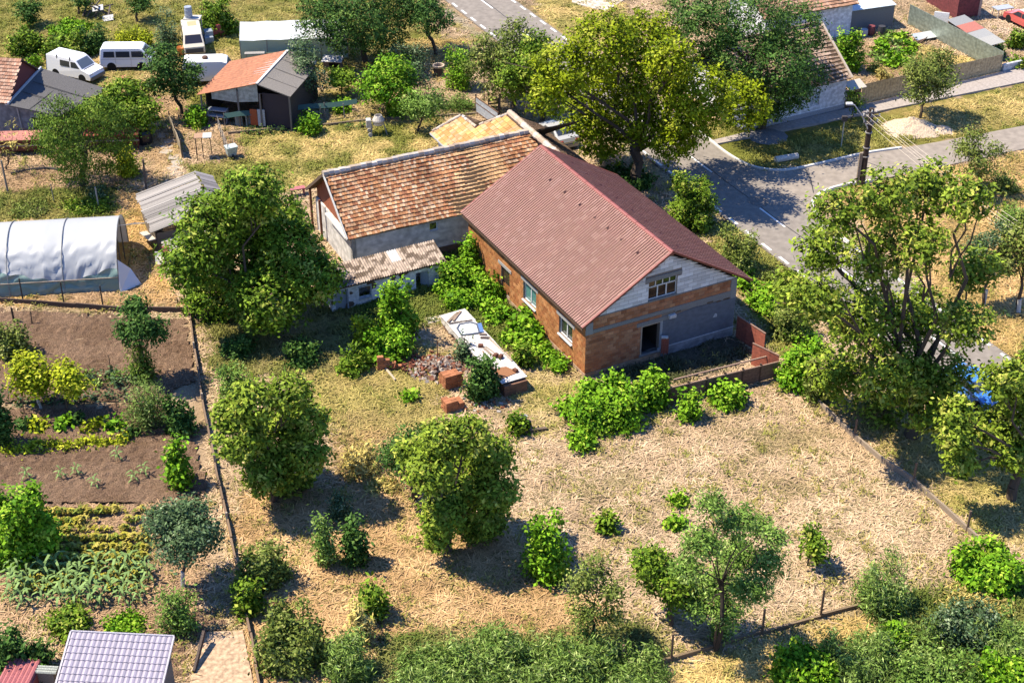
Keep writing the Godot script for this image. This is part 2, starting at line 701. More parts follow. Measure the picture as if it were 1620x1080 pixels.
func make_ground() -> void:
	# what grows or lies where; later ones win
	zone(PackedVector2Array([Vector2(-64.33, -70.99), Vector2(-10.83, -70.99), Vector2(-6.23, -50.51), Vector2(-9.13, -41.88), Vector2(-22.20, -43.26), Vector2(-26.01, -34.11), Vector2(-51.52, -34.11)]), LAWN_A, GREEN_A, 0.8)
	zone(PackedVector2Array([Vector2(-40.79, -46.08), Vector2(-21.79, -48.27), Vector2(-20.75, -40.53), Vector2(-28.77, -37.90), Vector2(-39.04, -39.20)]), Color(0.46, 0.33, 0.15), LAWN_A, 0.6)
	zone(PackedVector2Array([Vector2(-29.82, -37.90), Vector2(-27.20, -37.90), Vector2(-25.59, -31.69), Vector2(-25.98, -20.68), Vector2(-26.67, -20.68)]), Color(0.48, 0.33, 0.17), DIRT_B, 0.4)
	zone(PackedVector2Array([Vector2(-15.97, -40.53), Vector2(-11.27, -41.88), Vector2(-4.52, -31.69), Vector2(-15.55, -31.69)]), DIRT_A, LAWN_A, 0.6)
	zone(PackedVector2Array([Vector2(-9.63, -50.51), Vector2(-3.97, -50.51), Vector2(-2.17, -43.26), Vector2(-6.39, -40.53)]), GOLD_A, GOLD_B, 0.5)
	zone(PackedVector2Array([Vector2(-21.66, -32.29), Vector2(-5.56, -32.89), Vector2(-5.83, -27.08), Vector2(-15.31, -20.68), Vector2(-21.02, -18.68), Vector2(-21.87, -27.08)]), GOLD_A, GREEN_A, 0.8)
	zone(PackedVector2Array([Vector2(-25.21, -25.42), Vector2(-15.85, -25.42), Vector2(-17.63, -20.68), Vector2(-23.66, -20.68)]), GREEN_A, LAWN_A, 0.6)
	zone(PackedVector2Array([Vector2(-25.49, -31.10), Vector2(-21.74, -31.10), Vector2(-20.25, -25.97), Vector2(-24.78, -24.34)]), DIRT_A, DIRT_B, 0.3)
	zone(PackedVector2Array([Vector2(-43.76, -28.77), Vector2(-28.27, -28.77), Vector2(-25.98, -20.68), Vector2(-40.98, -19.67)]), DIRT_A, DIRT_B, 0.6)
	zone(PackedVector2Array([Vector2(-41.13, -20.17), Vector2(-28.98, -21.71), Vector2(-27.37, -16.25), Vector2(-39.50, -14.84)]), LAWN_A, GREEN_B, 0.5)
	zone(PackedVector2Array([Vector2(-28.99, -20.68), Vector2(-27.14, -20.68), Vector2(-23.82, -9.48), Vector2(-21.10, -3.77), Vector2(-36.35, -4.55), Vector2(-36.79, -5.99), Vector2(-25.71, -5.99)]), Color(0.50, 0.31, 0.12), DIRT_B, 0.3)
	zone(PackedVector2Array([Vector2(-12.80, 1.44), Vector2(-9.95, -1.48), Vector2(-3.49, 1.44), Vector2(-3.94, 9.99), Vector2(-8.91, 10.59), Vector2(-12.40, 8.13)]), LAWN_A, Color(0.34, 0.25, 0.10), 0.9)
	zone(PackedVector2Array([Vector2(-10.45, 9.38), Vector2(-6.13, 9.38), Vector2(-5.05, 16.27), Vector2(-9.99, 14.07)]), Color(0.46, 0.31, 0.12), Color(0.26, 0.18, 0.09), 0.7)
	zone(PackedVector2Array([Vector2(-14.98, 15.18), Vector2(-5.85, 14.07), Vector2(2.87, 21.35), Vector2(5.74, 26.37), Vector2(-1.51, 26.37), Vector2(-7.23, 30.09), Vector2(-12.26, 29.29)]), Color(0.50, 0.33, 0.165), Color(0.36, 0.225, 0.105), 0.8)
	zone(PackedVector2Array([Vector2(-12.17, -7.79), Vector2(-2.62, -13.00), Vector2(0.82, -5.35), Vector2(4.19, 3.54), Vector2(2.27, 4.22), Vector2(-4.43, -2.99), Vector2(-9.69, 1.44)]), GREEN_A, GREEN_B, 0.8)
	zone(PackedVector2Array([Vector2(-19.35, -2.99), Vector2(-10.21, -4.55), Vector2(-8.25, 0.00), Vector2(-10.28, 3.54), Vector2(-18.16, 4.22)]), Color(0.24, 0.19, 0.08), LAWN_B, 0.7)
	zone(PackedVector2Array([Vector2(-0.76, 4.22), Vector2(3.45, 2.85), Vector2(5.54, 6.86), Vector2(1.78, 10.59)]), Color(0.46, 0.34, 0.18), LAWN_A, 0.6)
	for e in [[17.5, 18.7], [24.3, 25.3]]:
		var q := PackedVector2Array()
		for p in [hv(e[0] - 0.5, -40), hv(e[1] - 0.5, -40), hv(e[1] + 1.2, 80), hv(e[0] + 1.2, 80)]:
			q.append(Vector2(p.x, p.z))
		zone(q, Color(0.44, 0.36, 0.27), LAWN_A, 0.5)
	zone(PackedVector2Array([Vector2(12.11, -16.25), Vector2(18.78, -15.78), Vector2(20.14, -7.79), Vector2(18.16, 4.22), Vector2(15.90, 1.44), Vector2(14.68, -7.79)]), GREEN_A, LAWN_A, 0.6)
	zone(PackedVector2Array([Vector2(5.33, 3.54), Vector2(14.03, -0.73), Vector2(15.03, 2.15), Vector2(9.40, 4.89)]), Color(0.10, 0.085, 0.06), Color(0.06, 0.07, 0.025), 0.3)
	zone(PackedVector2Array([Vector2(-0.64, -70.99), Vector2(9.55, -70.99), Vector2(11.33, -50.51), Vector2(5.01, -47.53)]), GREEN_A, GOLD_A, 0.8)
	zone(PackedVector2Array([Vector2(13.60, -32.29), Vector2(29.33, -34.11), Vector2(44.36, -41.20), Vector2(41.65, -31.69), Vector2(30.32, -27.98), Vector2(22.92, -24.66), Vector2(19.22, -23.81), Vector2(16.46, -26.52)]), LAWN_A, GREEN_A, 0.7)
	zone(PackedVector2Array([Vector2(31.12, -34.11), Vector2(44.17, -40.53), Vector2(42.16, -33.50), Vector2(34.20, -29.93)]), GOLD_A, LAWN_A, 0.9)
	zone(PackedVector2Array([Vector2(22.73, -20.68), Vector2(27.24, -22.12), Vector2(32.40, -24.34), Vector2(43.76, -28.77), Vector2(32.86, 6.86), Vector2(29.46, 0.00)]), Color(0.58, 0.38, 0.17), GOLD_B, 0.6)
	zone(PackedVector2Array([Vector2(17.94, 5.55), Vector2(21.78, 6.86), Vector2(26.72, 10.59), Vector2(30.65, 14.07), Vector2(28.42, 21.35), Vector2(24.46, 19.38)]), Color(0.42, 0.31, 0.14), LAWN_A, 0.8)
	zone(PackedVector2Array([Vector2(30.02, -50.51), Vector2(34.49, -47.53), Vector2(32.96, -37.90), Vector2(27.89, -35.98)]), DIRT_A, DIRT_B, 0.5)
	zone(PackedVector2Array([Vector2(35.12, -50.51), Vector2(40.98, -44.66), Vector2(40.26, -41.88), Vector2(32.99, -40.53)]), GOLD_A, LAWN_A, 0.5)
	zone(PackedVector2Array([Vector2(40.13, -70.99), Vector2(56.69, -70.99), Vector2(48.20, -43.26), Vector2(42.07, -44.66), Vector2(39.09, -50.51)]), Color(0.58, 0.45, 0.33), DIRT_A, 0.5)
	zone(PackedVector2Array([Vector2(7.37, 28.48), Vector2(11.15, 26.59), Vector2(16.95, 24.61), Vector2(17.61, 25.94), Vector2(15.40, 29.69), Vector2(7.16, 30.87)]), GOLD_A, GOLD_B, 0.4)
	zone(PackedVector2Array([Vector2(17.83, 23.24), Vector2(28.42, 21.35), Vector2(25.15, 32.02), Vector2(16.11, 32.02)]), LAWN_B, GREEN_B, 0.8)
	zone(PackedVector2Array([Vector2(-6.95, 26.37), Vector2(7.63, 25.50), Vector2(7.07, 32.02), Vector2(-7.07, 32.02)]), Color(0.30, 0.25, 0.10), GREEN_B, 0.9)
	zone(PackedVector2Array([Vector2(-30.31, 15.18), Vector2(-17.46, 14.63), Vector2(-15.33, 21.35), Vector2(-14.89, 29.29), Vector2(-25.74, 30.09)]), Color(0.38, 0.25, 0.14), SOIL_A, 0.4)
	zone(PackedVector2Array([Vector2(-26.72, 22.78), Vector2(-23.46, 23.24), Vector2(-21.14, 26.37), Vector2(-21.90, 29.29), Vector2(-25.40, 29.29)]), Color(0.52, 0.37, 0.22), DIRT_B, 0.3)
	var xs := PackedFloat32Array([-1800.0, -700.0, -300.0, -150.0, -90.0])
	var s := 0.3
	var x := -62.0
	while x <= 62.0:
		xs.append(x)
		x += s
	for far in [90.0, 150.0, 300.0, 700.0, 1800.0]:
		xs.append(far)
	var zs := PackedFloat32Array([-1800.0, -800.0, -350.0, -170.0, -100.0])
	var z := -74.0
	while z <= 40.0:
		zs.append(z)
		z += s
	for far in [60.0, 110.0, 200.0, 500.0, 1800.0]:
		zs.append(far)
	var nx := xs.size()
	var nz := zs.size()
	var vv := PackedVector3Array()
	var cc := PackedColorArray()
	var ii := PackedInt32Array()
	vv.resize(nx * nz)
	cc.resize(nx * nz)
	for j in nz:
		for i in nx:
			vv[j * nx + i] = Vector3(xs[i], ground_height(xs[i], zs[j]), zs[j])
			var g := ground_color(xs[i], zs[j]) * 1.18
			g.a = 1.0
			cc[j * nx + i] = g
	for j in nz - 1:
		for i in nx - 1:
			var q := j * nx + i
			ii.append_array(PackedInt32Array([q, q + 1, q + nx, q + 1, q + nx + 1, q + nx]))
	var a := []
	a.resize(Mesh.ARRAY_MAX)
	a[Mesh.ARRAY_VERTEX] = vv
	a[Mesh.ARRAY_COLOR] = cc
	a[Mesh.ARRAY_INDEX] = ii
	var m := ArrayMesh.new()
	m.add_surface_from_arrays(Mesh.PRIMITIVE_TRIANGLES, a)
	var gm := StandardMaterial3D.new()
	gm.resource_name = "dry_ground"
	gm.vertex_color_use_as_albedo = true
	gm.albedo_texture = tex.straw
	gm.uv1_triplanar = true
	gm.uv1_world_triplanar = true
	gm.uv1_scale = Vector3.ONE * 0.105
	gm.roughness = 0.95
	gm.metallic_specular = 0.15
	gm.heightmap_enabled = true
	gm.heightmap_texture = tex.straw
	gm.heightmap_scale = 5.0
	struct("ground", m, gm)
	# garden beds: dug soil, lying slightly above the ground
	garden_sheet("garden_bed", PackedVector2Array([Vector2(-35.23, -3.54), Vector2(-31.24, -3.77), Vector2(-26.23, -3.15), Vector2(-20.57, -2.61), Vector2(-18.84, 4.22), Vector2(-20.67, 6.86), Vector2(-25.47, 6.86), Vector2(-32.12, 6.86)]), 0.02)
	garden_sheet("garden_bed", PackedVector2Array([Vector2(-31.96, 7.37), Vector2(-22.52, 6.86), Vector2(-18.72, 7.50), Vector2(-16.99, 12.94), Vector2(-16.26, 15.73), Vector2(-20.54, 16.27), Vector2(-29.30, 16.27)]), 0.02)
	garden_sheet("garden_bed", PackedVector2Array([Vector2(-18.39, 25.94), Vector2(-14.86, 24.16), Vector2(-13.36, 25.50), Vector2(-13.66, 25.94), Vector2(-15.37, 26.59), Vector2(-15.33, 28.48), Vector2(-15.48, 29.29), Vector2(-17.98, 28.48)]), 0.02)
	var pad := MB.new()
	pad.prism(PackedVector2Array([Vector2(-14.92, 26.02), Vector2(-12.94, 25.89), Vector2(-11.74, 30.09), Vector2(-14.87, 30.09)]), -0.1, 0.09)
	struct("dirt_path", pad.mesh(), mat(Color(0.50, 0.355, 0.235), 0.95, "blotch", 0.5))
	for k in 9:
		# stepping stones of the garden path
		var f := k / 8.0
		var sp := MB.new()
		var q: Vector3 = Vector3(-27.36, 0, -29.93).lerp(Vector3(-24.61, 0, -22.33), f) + Vector3(sin(k * 1.7) * 0.3, 0, 0)
		sp.bev(-0.42, 0.42, -0.05, 0.05, -0.4, 0.4, 0.02)
		put(self, "path_stone", sp.mesh(), mat(Color(0.50, 0.44, 0.36), 0.9), q, k * 23.0).set_meta("kind", "structure")


func garden_sheet(called: String, poly: PackedVector2Array, lift: float) -> void:
	var box := Rect2(poly[0], Vector2.ZERO)
	for p in poly:
		box = box.expand(p)
	var b := MB.new()
	var s := 0.22
	var nx := int(box.size.x / s) + 1
	var nz := int(box.size.y / s) + 1
	var hs := {}
	for j in nz + 1:
		for i in nx + 1:
			var x := box.position.x + i * s
			var z := box.position.y + j * s
			var w := Vector2(x + n_fine.get_noise_2d(x, z) * 0.35, z + n_fine.get_noise_2d(z + 9.0, x) * 0.35)
			if Geometry2D.is_point_in_polygon(w, poly):
				# furrows run along x
				hs[Vector2i(i, j)] = Vector3(x, lift + 0.06 + 0.055 * sin(z * 7.5 + n_soft.get_noise_2d(x * 2.0, z) * 3.0) + n_fine.get_noise_2d(x * 2.2, z * 2.2) * 0.13, z)
	for j in nz:
		for i in nx:
			var k := [Vector2i(i, j + 1), Vector2i(i + 1, j + 1), Vector2i(i + 1, j), Vector2i(i, j)]
			if hs.has(k[0]) and hs.has(k[1]) and hs.has(k[2]) and hs.has(k[3]):
				var f := n_soft.get_noise_2d(hs[k[0]].x * 2.0, hs[k[0]].z * 2.0)
				var c := SOIL_A.lerp(SOIL_B, clampf(0.4 + f * 1.6 + n_fine.get_noise_2d(hs[k[0]].x * 1.5, hs[k[0]].z * 3.0), 0.0, 1.0)) * 1.6
				c.a = 1.0
				b.quad(hs[k[0]], hs[k[1]], hs[k[2]], hs[k[3]], c)
	struct(called, b.mesh(), mat(Color.WHITE, 0.95, "soil", 0.4, 0.0, 9.0))


func strip(b: MB, pts: Array, width: float, y0: float, y1: float) -> void:
	# a kerb or painted line that follows points (u, v)
	for i in pts.size() - 1:
		var p := hv(pts[i].x, pts[i].y)
		var q := hv(pts[i + 1].x, pts[i + 1].y)
		var d := (q - p).normalized()
		var n := Vector3(d.z, 0, -d.x) * width / 2.0
		var a := [p - n, q - n, q + n, p + n]
		var lo := []
		for c in a:
			lo.append(c + Vector3.UP * y0)
		var up := []
		for c in a:
			up.append(c + Vector3.UP * y1)
		if (a[1] - a[0]).cross(a[2] - a[0]).y < 0:
			lo.reverse()
			up.reverse()
		b.hexa(lo + up)


func smooth_uv(pts: Array, n := 6) -> Array:
	var c := Curve3D.new()
	for i in pts.size():
		var t := Vector3.ZERO
		if i > 0 and i < pts.size() - 1:
			t = Vector3(pts[i + 1].x - pts[i - 1].x, 0, pts[i + 1].y - pts[i - 1].y) * 0.17
		c.add_point(Vector3(pts[i].x, 0, pts[i].y), -t, t)
	var r := []
	for i in pts.size() - 1:
		for k in n:
			var q := c.sample(i, k / float(n))
			r.append(Vector2(q.x, q.z))
	r.append(pts[-1])
	return r


func make_roads() -> void:
	var asphalt := mat(Color(0.225, 0.20, 0.175), 0.95, "asphalt", 0.12)
	var line := mat(Color(0.80, 0.80, 0.78), 0.8, "fine", 1.0)
	var far := smooth_uv([Vector2(25.5, 30), Vector2(25.15, 25.3), Vector2(24.9, 21.6), Vector2(25.2, 19.2), Vector2(26.1, 17.8), Vector2(27.5, 17.1), Vector2(30, 16.9), Vector2(34.3, 16.75), Vector2(37.4, 16.2)])
	var near := smooth_uv([Vector2(31.9, 12.8), Vector2(29.6, 13.15), Vector2(28.0, 13.1), Vector2(26.5, 12.55), Vector2(25.35, 11.4), Vector2(24.65, 9.2), Vector2(24.3, 5.0)])
	var b := MB.new()
	var v := -40.0
	while v < 130.0:
		# the main road, in lengths of two metres
		var w0 := 18.55 + 0.0248 * v
		var w1 := 24.45 + 0.0258 * v
		var x0 := 18.55 + 0.0248 * (v + 2.0)
		var x1 := 24.45 + 0.0258 * (v + 2.0)
		b.quad(hv(w0, v, 0.09), hv(w1, v, 0.09), hv(x1, v + 2.0, 0.09), hv(x0, v + 2.0, 0.09))
		b.quad(hv(w0, v, -0.1), hv(w0, v, 0.09), hv(x0, v + 2.0, 0.09), hv(x0, v + 2.0, -0.1))
		b.quad(hv(w1, v, 0.09), hv(w1, v, -0.1), hv(x1, v + 2.0, -0.1), hv(x1, v + 2.0, 0.09))
		v += 2.0
	var road := struct("road", b.mesh(), asphalt)
	# markings are parts of the road
	for k in 60:
		for side in 2:
			var d := MB.new()
			var at := -34.0 + k * 2.08 + side * 0.5
			if side == 1 and at > 9.0 and at < 25.0:
				continue
			if side == 0 and at > 100.0:
				continue
			var uu: float = 18.82 + 0.0248 * at if side == 0 else 24.18 + 0.0258 * at
			strip(d, [Vector2(uu, at), Vector2(uu + 0.027, at + 1.08)], 0.2, 0.09, 0.096)
			part(road, "edge_marking", d, line)
	for k in 14:
		var d := MB.new()
		var at := -28.3 + k * 9.55
		var uu := 21.6 + 0.0253 * at
		strip(d, [Vector2(uu, at), Vector2(uu + 0.08, at + 3.15)], 0.15, 0.09, 0.096)
		part(road, "centre_marking", d, line)
	# tar seams
	var seam := MB.new()
	var sv := -30.0
	while sv < 80.0:
		strip(seam, [Vector2(21.75 + 0.0253 * sv + sin(sv) * 0.04, sv), Vector2(21.75 + 0.0253 * (sv + 1.5) + sin(sv + 1.5) * 0.04, sv + 1.5)], 0.07, 0.09, 0.093)
		sv += 1.5
	strip(seam, [Vector2(26.8, 13.2), Vector2(27.9, 15.0), Vector2(28.6, 16.6)], 0.07, 0.086, 0.089)
	strip(seam, [Vector2(33.2, 16.4), Vector2(34.3, 13.0)], 0.07, 0.086, 0.089)
	for e in [[19.6, 4.0, 1.3, 2.4], [22.4, 14.0, 1.6, 1.8], [20.6, 33.0, 1.2, 4.0], [23.0, -4.0, 1.1, 3.0], [21.0, 52.0, 1.4, 2.6]]:
		# repaired patches in the asphalt
		var pb := MB.new()
		var ring := PackedVector2Array()
		for i in 9:
			var a := TAU * i / 9.0
			var q := hv(e[0] + cos(a) * e[2] * 0.5 * rng.randf_range(0.8, 1.1), e[1] + sin(a) * e[3] * 0.5 * rng.randf_range(0.85, 1.1))
			ring.append(Vector2(q.x, q.z))
		pb.prism(ring, 0.05, 0.0935)
		part(road, "asphalt_patch", pb, mat(Color(0.17, 0.152, 0.135), 0.95, "asphalt", 0.2))
	part(road, "tar_seam", seam, mat(Color(0.03, 0.03, 0.03), 0.6))
	# side road
	var poly := PackedVector2Array()
	for p in far:
		if p.y < 26.0:
			var q := hv(p.x, p.y)
			poly.append(Vector2(q.x, q.z))
	for p in [Vector2(42.1, 15.6), Vector2(48.5, 15.0), Vector2(62.0, 13.4), Vector2(90.0, 11.0), Vector2(90.0, 7.0), Vector2(62.0, 10.0), Vector2(48.0, 11.6), Vector2(38.0, 12.3), Vector2(32.4, 12.75)]:
		var q := hv(p.x, p.y)
		poly.append(Vector2(q.x, q.z))
	for p in near:
		var q := hv(p.x, p.y)
		poly.append(Vector2(q.x, q.z))
	for p in [Vector2(23.5, 5.0), Vector2(23.5, 26.0)]:
		var q := hv(p.x, p.y)
		poly.append(Vector2(q.x, q.z))
	var sb := MB.new()
	sb.prism(poly, -0.1, 0.086)
	struct("side_road", sb.mesh(), mat(Color(0.265, 0.23, 0.195), 0.95, "asphalt", 0.12))
	for pts in [far, near]:
		var kb := MB.new()
		strip(kb, pts, 0.2, -0.1, 0.2)
		struct("kerb", kb.mesh(), mat(Color(0.72, 0.70, 0.66), 0.85, "fine", 0.7))
	var pv := MB.new()
	for k in 18:
		# pavement slabs in front of the white house and the sheet fence
		var u0 := 25.0 + k * 2.4
		pv.hexa([hv(u0, 22.5 - (u0 - 40) * 0.06, -0.05), hv(u0 + 2.37, 22.5 - (u0 - 37.6) * 0.06, -0.05), hv(u0 + 2.37, 24.1, -0.05), hv(u0, 24.1, -0.05), hv(u0, 22.5 - (u0 - 40) * 0.06, 0.12), hv(u0 + 2.37, 22.5 - (u0 - 37.6) * 0.06, 0.12), hv(u0 + 2.37, 24.1, 0.12), hv(u0, 24.1, 0.12)])
	struct("pavement", pv.mesh(), mat(Color(0.34, 0.30, 0.27), 0.9, "asphalt", 0.3))
	var vp := MB.new()
	vp.prism(PackedVector2Array([Vector2(7.30, -62.57), Vector2(5.71, -60.49), Vector2(5.67, -59.48), Vector2(7.40, -57.97), Vector2(8.84, -57.15), Vector2(12.16, -62.57)]), -0.05, 0.07)
	struct("driveway", vp.mesh(), mat(Color(0.62, 0.52, 0.42), 0.9, "blotch", 0.3))


# ---------- shared building pieces ----------

func wall_face(b: MB, o: Vector3, ex: Vector3, x0: float, x1: float, y0: float, y1: float, holes: Array, thick := 0.3) -> void:
	# a wall seen from outside, x running to the right; holes: [x0, x1, y0, y1]
	var cuts := [x0, x1]
	for h in holes:
		for c in [h[0], h[1]]:
			if c > x0 and c < x1 and not cuts.has(c):
				cuts.append(c)
	cuts.sort()
	for i in cuts.size() - 1:
		var a: float = cuts[i]
		var d: float = cuts[i + 1]
		var rows := [[y0, y1]]
		for h in holes:
			if h[0] < d - 0.001 and h[1] > a + 0.001:
				var next := []
				for r in rows:
					if h[3] <= r[0] or h[2] >= r[1]:
						next.append(r)
					else:
						if h[2] > r[0]:
							next.append([r[0], h[2]])
						if h[3] < r[1]:
							next.append([h[3], r[1]])
				rows = next
		for r in rows:
			b.slab([o + ex * a + Vector3.UP * r[0], o + ex * d + Vector3.UP * r[0], o + ex * d + Vector3.UP * r[1], o + ex * a + Vector3.UP * r[1]], thick)


func courses(parent: Node, called: String, o: Vector3, ex: Vector3, x0: float, x1: float, y0: float, y1: float, bw: float, bh: float, holes: Array, tones: Array, single: int, top: Callable, mt: Material) -> void:
	# blocks laid in running bond, proud of the wall behind by about a centimetre; the first «single» are parts of their own
	var n := ex.cross(Vector3.UP).normalized()
	var rest := MB.new()
	var made := 0
	var row := 0
	var y := y0
	while y + bh * 0.6 < y1:
		var ye := minf(y + bh, y1)
		var x := x0 - (bw * 0.5 if row % 2 == 1 else 0.0)
		while x < x1 - 0.03:
			var a := maxf(x, x0)
			var d := minf(x + bw, x1)
			x += bw
			if d - a < 0.06:
				continue
			var spans := [[a, d]]
			for h in holes:
				var next := []
				for q in spans:
					if h[2] < ye - 0.03 and h[3] > y + 0.03 and h[0] < q[1] and h[1] > q[0]:
						if h[0] > q[0] + 0.05:
							next.append([q[0], h[0]])
						if h[1] < q[1] - 0.05:
							next.append([h[1], q[1]])
					else:
						next.append(q)
				spans = next
			for q in spans:
				var ta: float = minf(ye, top.call(q[0]))
				var td: float = minf(ye, top.call(q[1]))
				if maxf(ta, td) < y + 0.07:
					continue
				var g := 0.010
				var out := 0.012 + rng.randf() * 0.008
				var c: Color = tones[rng.randi() % tones.size()] * rng.randf_range(0.76, 1.16)
				c.a = 1.0
				var b := MB.new() if made < single else rest
				var p0: Vector3 = o + ex * (q[0] + g) + n * out
				var p1: Vector3 = o + ex * (q[1] - g) + n * out
				b.slab([p0 + Vector3.UP * (y + g), p1 + Vector3.UP * (y + g), p1 + Vector3.UP * maxf(td - g, y + 0.02), p0 + Vector3.UP * maxf(ta - g, y + 0.02)], 0.03, c)
				if made < single:
					part(parent, called, b, mt)
				made += 1
		y += bh
		row += 1
	if rest.v.size():
		stuff(part(parent, called, rest, mt))


func no_top(_x: float) -> float:
	return 99.0


func tile_slope(parent: Node, o: Vector3, ex: Vector3, ey: Vector3, poly: PackedVector2Array, expo: float, tw: float, tones: Array, single := 0, sag := 0.05, mt: Material = null, patch = null) -> void:
	# clay tiles in courses on a slope: ex along the eave (to the right seen from outside), ey up the slope; poly in those coordinates
	var n := ex.cross(ey).normalized()
	var lo := poly[0]
	var hi := poly[0]
	for p in poly:
		lo = Vector2(minf(lo.x, p.x), minf(lo.y, p.y))
		hi = Vector2(maxf(hi.x, p.x), maxf(hi.y, p.y))
	var rest := MB.new()
	var made := 0
	var m := mt if mt else mat(Color.WHITE, 0.9, "fine", 0.9)
	var rows := int((hi.y - lo.y) / expo)
	for r in rows:
		var y := lo.y + r * expo
		var x := lo.x + (tw * 0.5 if r % 2 == 1 else 0.0)
		while x < hi.x:
			var mid := Vector2(x + tw * 0.5, y + expo * 0.45)
			if Geometry2D.is_point_in_polygon(mid, poly):
				var c: Color = tones[rng.randi() % tones.size()]
				# neighbours weather alike: a slow change over the roof
				var w := n_soft.get_noise_2d(x * 3.0 + o.x, y * 5.0 + o.z)
				if patch != null:
					c = patch.call(x, y, c)
				c = c * rng.randf_range(0.78, 1.16) * (1.0 + w * 0.5)
				c.a = 1.0
				var dip: Vector3 = n * (sag * (sin(x * 0.55) * 0.6 + n_soft.get_noise_2d(x * 1.5, y) * 1.6))
				var jy := rng.randf_range(-0.018, 0.018)
				var lift := rng.randf_range(0.0, 0.018)
				var a := o + ex * (x + 0.008) + ey * (y + jy) + dip
				var b := o + ex * (x + tw - 0.008) + ey * (y + jy) + dip
				var up: Vector3 = ey * (expo + 0.02)
				var t0 := n * (0.085 + lift)
				var t1 := n * 0.028
				var k := MB.new() if made < single else rest
				var q0 := a + t0
				var q1 := b + t0
				var q2 := b + up + t1
				var q3 := a + up + t1
				k.quad(q0, q1, q2, q3, c)
				k.quad(a, b, q1, q0, c)
				k.quad(b, b + up, q2, q1, c)
				k.quad(a + up, a, q0, q3, c)
				if made < single:
					part(parent, "roof_tile", k, m)
				made += 1
			x += tw
	if rest.v.size():
		stuff(part(parent, "roof_tile", rest, m))
	# battens and boards below
	var deck := MB.new()
	var ring := []
	for p in poly:
		ring.append(o + ex * p.x + ey * p.y)
	deck.slab(ring, 0.09)
	part(parent, "roof_deck", deck, mat(Color(0.12, 0.08, 0.05), 0.95))


func caps(parent: Node, called: String, p: Vector3, q: Vector3, step: float, r: float, tones: Array, mt: Material) -> void:
	# half-round ridge tiles laid one after another
	var n := int(p.distance_to(q) / step)
	var d := (q - p).normalized()
	for i in n:
		var b := MB.new()
		var a := p + d * (step * i) + Vector3.UP * rng.randf_range(-0.03, 0.03)
		var c: Color = tones[rng.randi() % tones.size()] * rng.randf_range(0.8, 1.15)
		c.a = 1.0
		b.tube(a, a + d * (step * 1.04), r * rng.randf_range(0.95, 1.1), r * 0.88, 8, c)
		part(parent, called, b, mt)


func window_part(parent: Node, o: Vector3, ex: Vector3, w: float, h: float, sashes: int, frame_c: Color, pane_c: Color, fw := 0.07) -> Node3D:
	# a framed window set in an opening; o: lower left corner from outside
	var n := ex.cross(Vector3.UP).normalized()
	var f := MB.new()
	var inn := n * -0.10
	for e in [[0.0, w, 0.0, fw], [0.0, w, h - fw, h], [0.0, fw, fw, h - fw], [w - fw, w, fw, h - fw]]:
		f.slab([o + inn + ex * e[0] + Vector3.UP * e[2], o + inn + ex * e[1] + Vector3.UP * e[2], o + inn + ex * e[1] + Vector3.UP * e[3], o + inn + ex * e[0] + Vector3.UP * e[3]], 0.07)
	for i in range(1, sashes):
		var x := w * i / sashes
		f.slab([o + inn + ex * (x - fw * 0.6) + Vector3.UP * fw, o + inn + ex * (x + fw * 0.6) + Vector3.UP * fw, o + inn + ex * (x + fw * 0.6) + Vector3.UP * (h - fw), o + inn + ex * (x - fw * 0.6) + Vector3.UP * (h - fw)], 0.07)
	var win := part(parent, "window", f, mat(frame_c, 0.5, "fine", 1.0))
	for i in sashes:
		var g := MB.new()
		var x0 := w * i / sashes + fw * 0.6
		var x1 := w * (i + 1) / sashes - fw * 0.6
		var back := n * -0.14
		g.slab([o + back + ex * x0 + Vector3.UP * fw, o + back + ex * x1 + Vector3.UP * fw, o + back + ex * x1 + Vector3.UP * (h - fw), o + back + ex * x0 + Vector3.UP * (h - fw)], 0.02)
		part(win, "pane", g, glass_mat(pane_c))
	return win


# ---------- the brick house ----------

func gable_top(x: float) -> float:
	return 7.02 - 0.5917 * absf(x - 5.65)


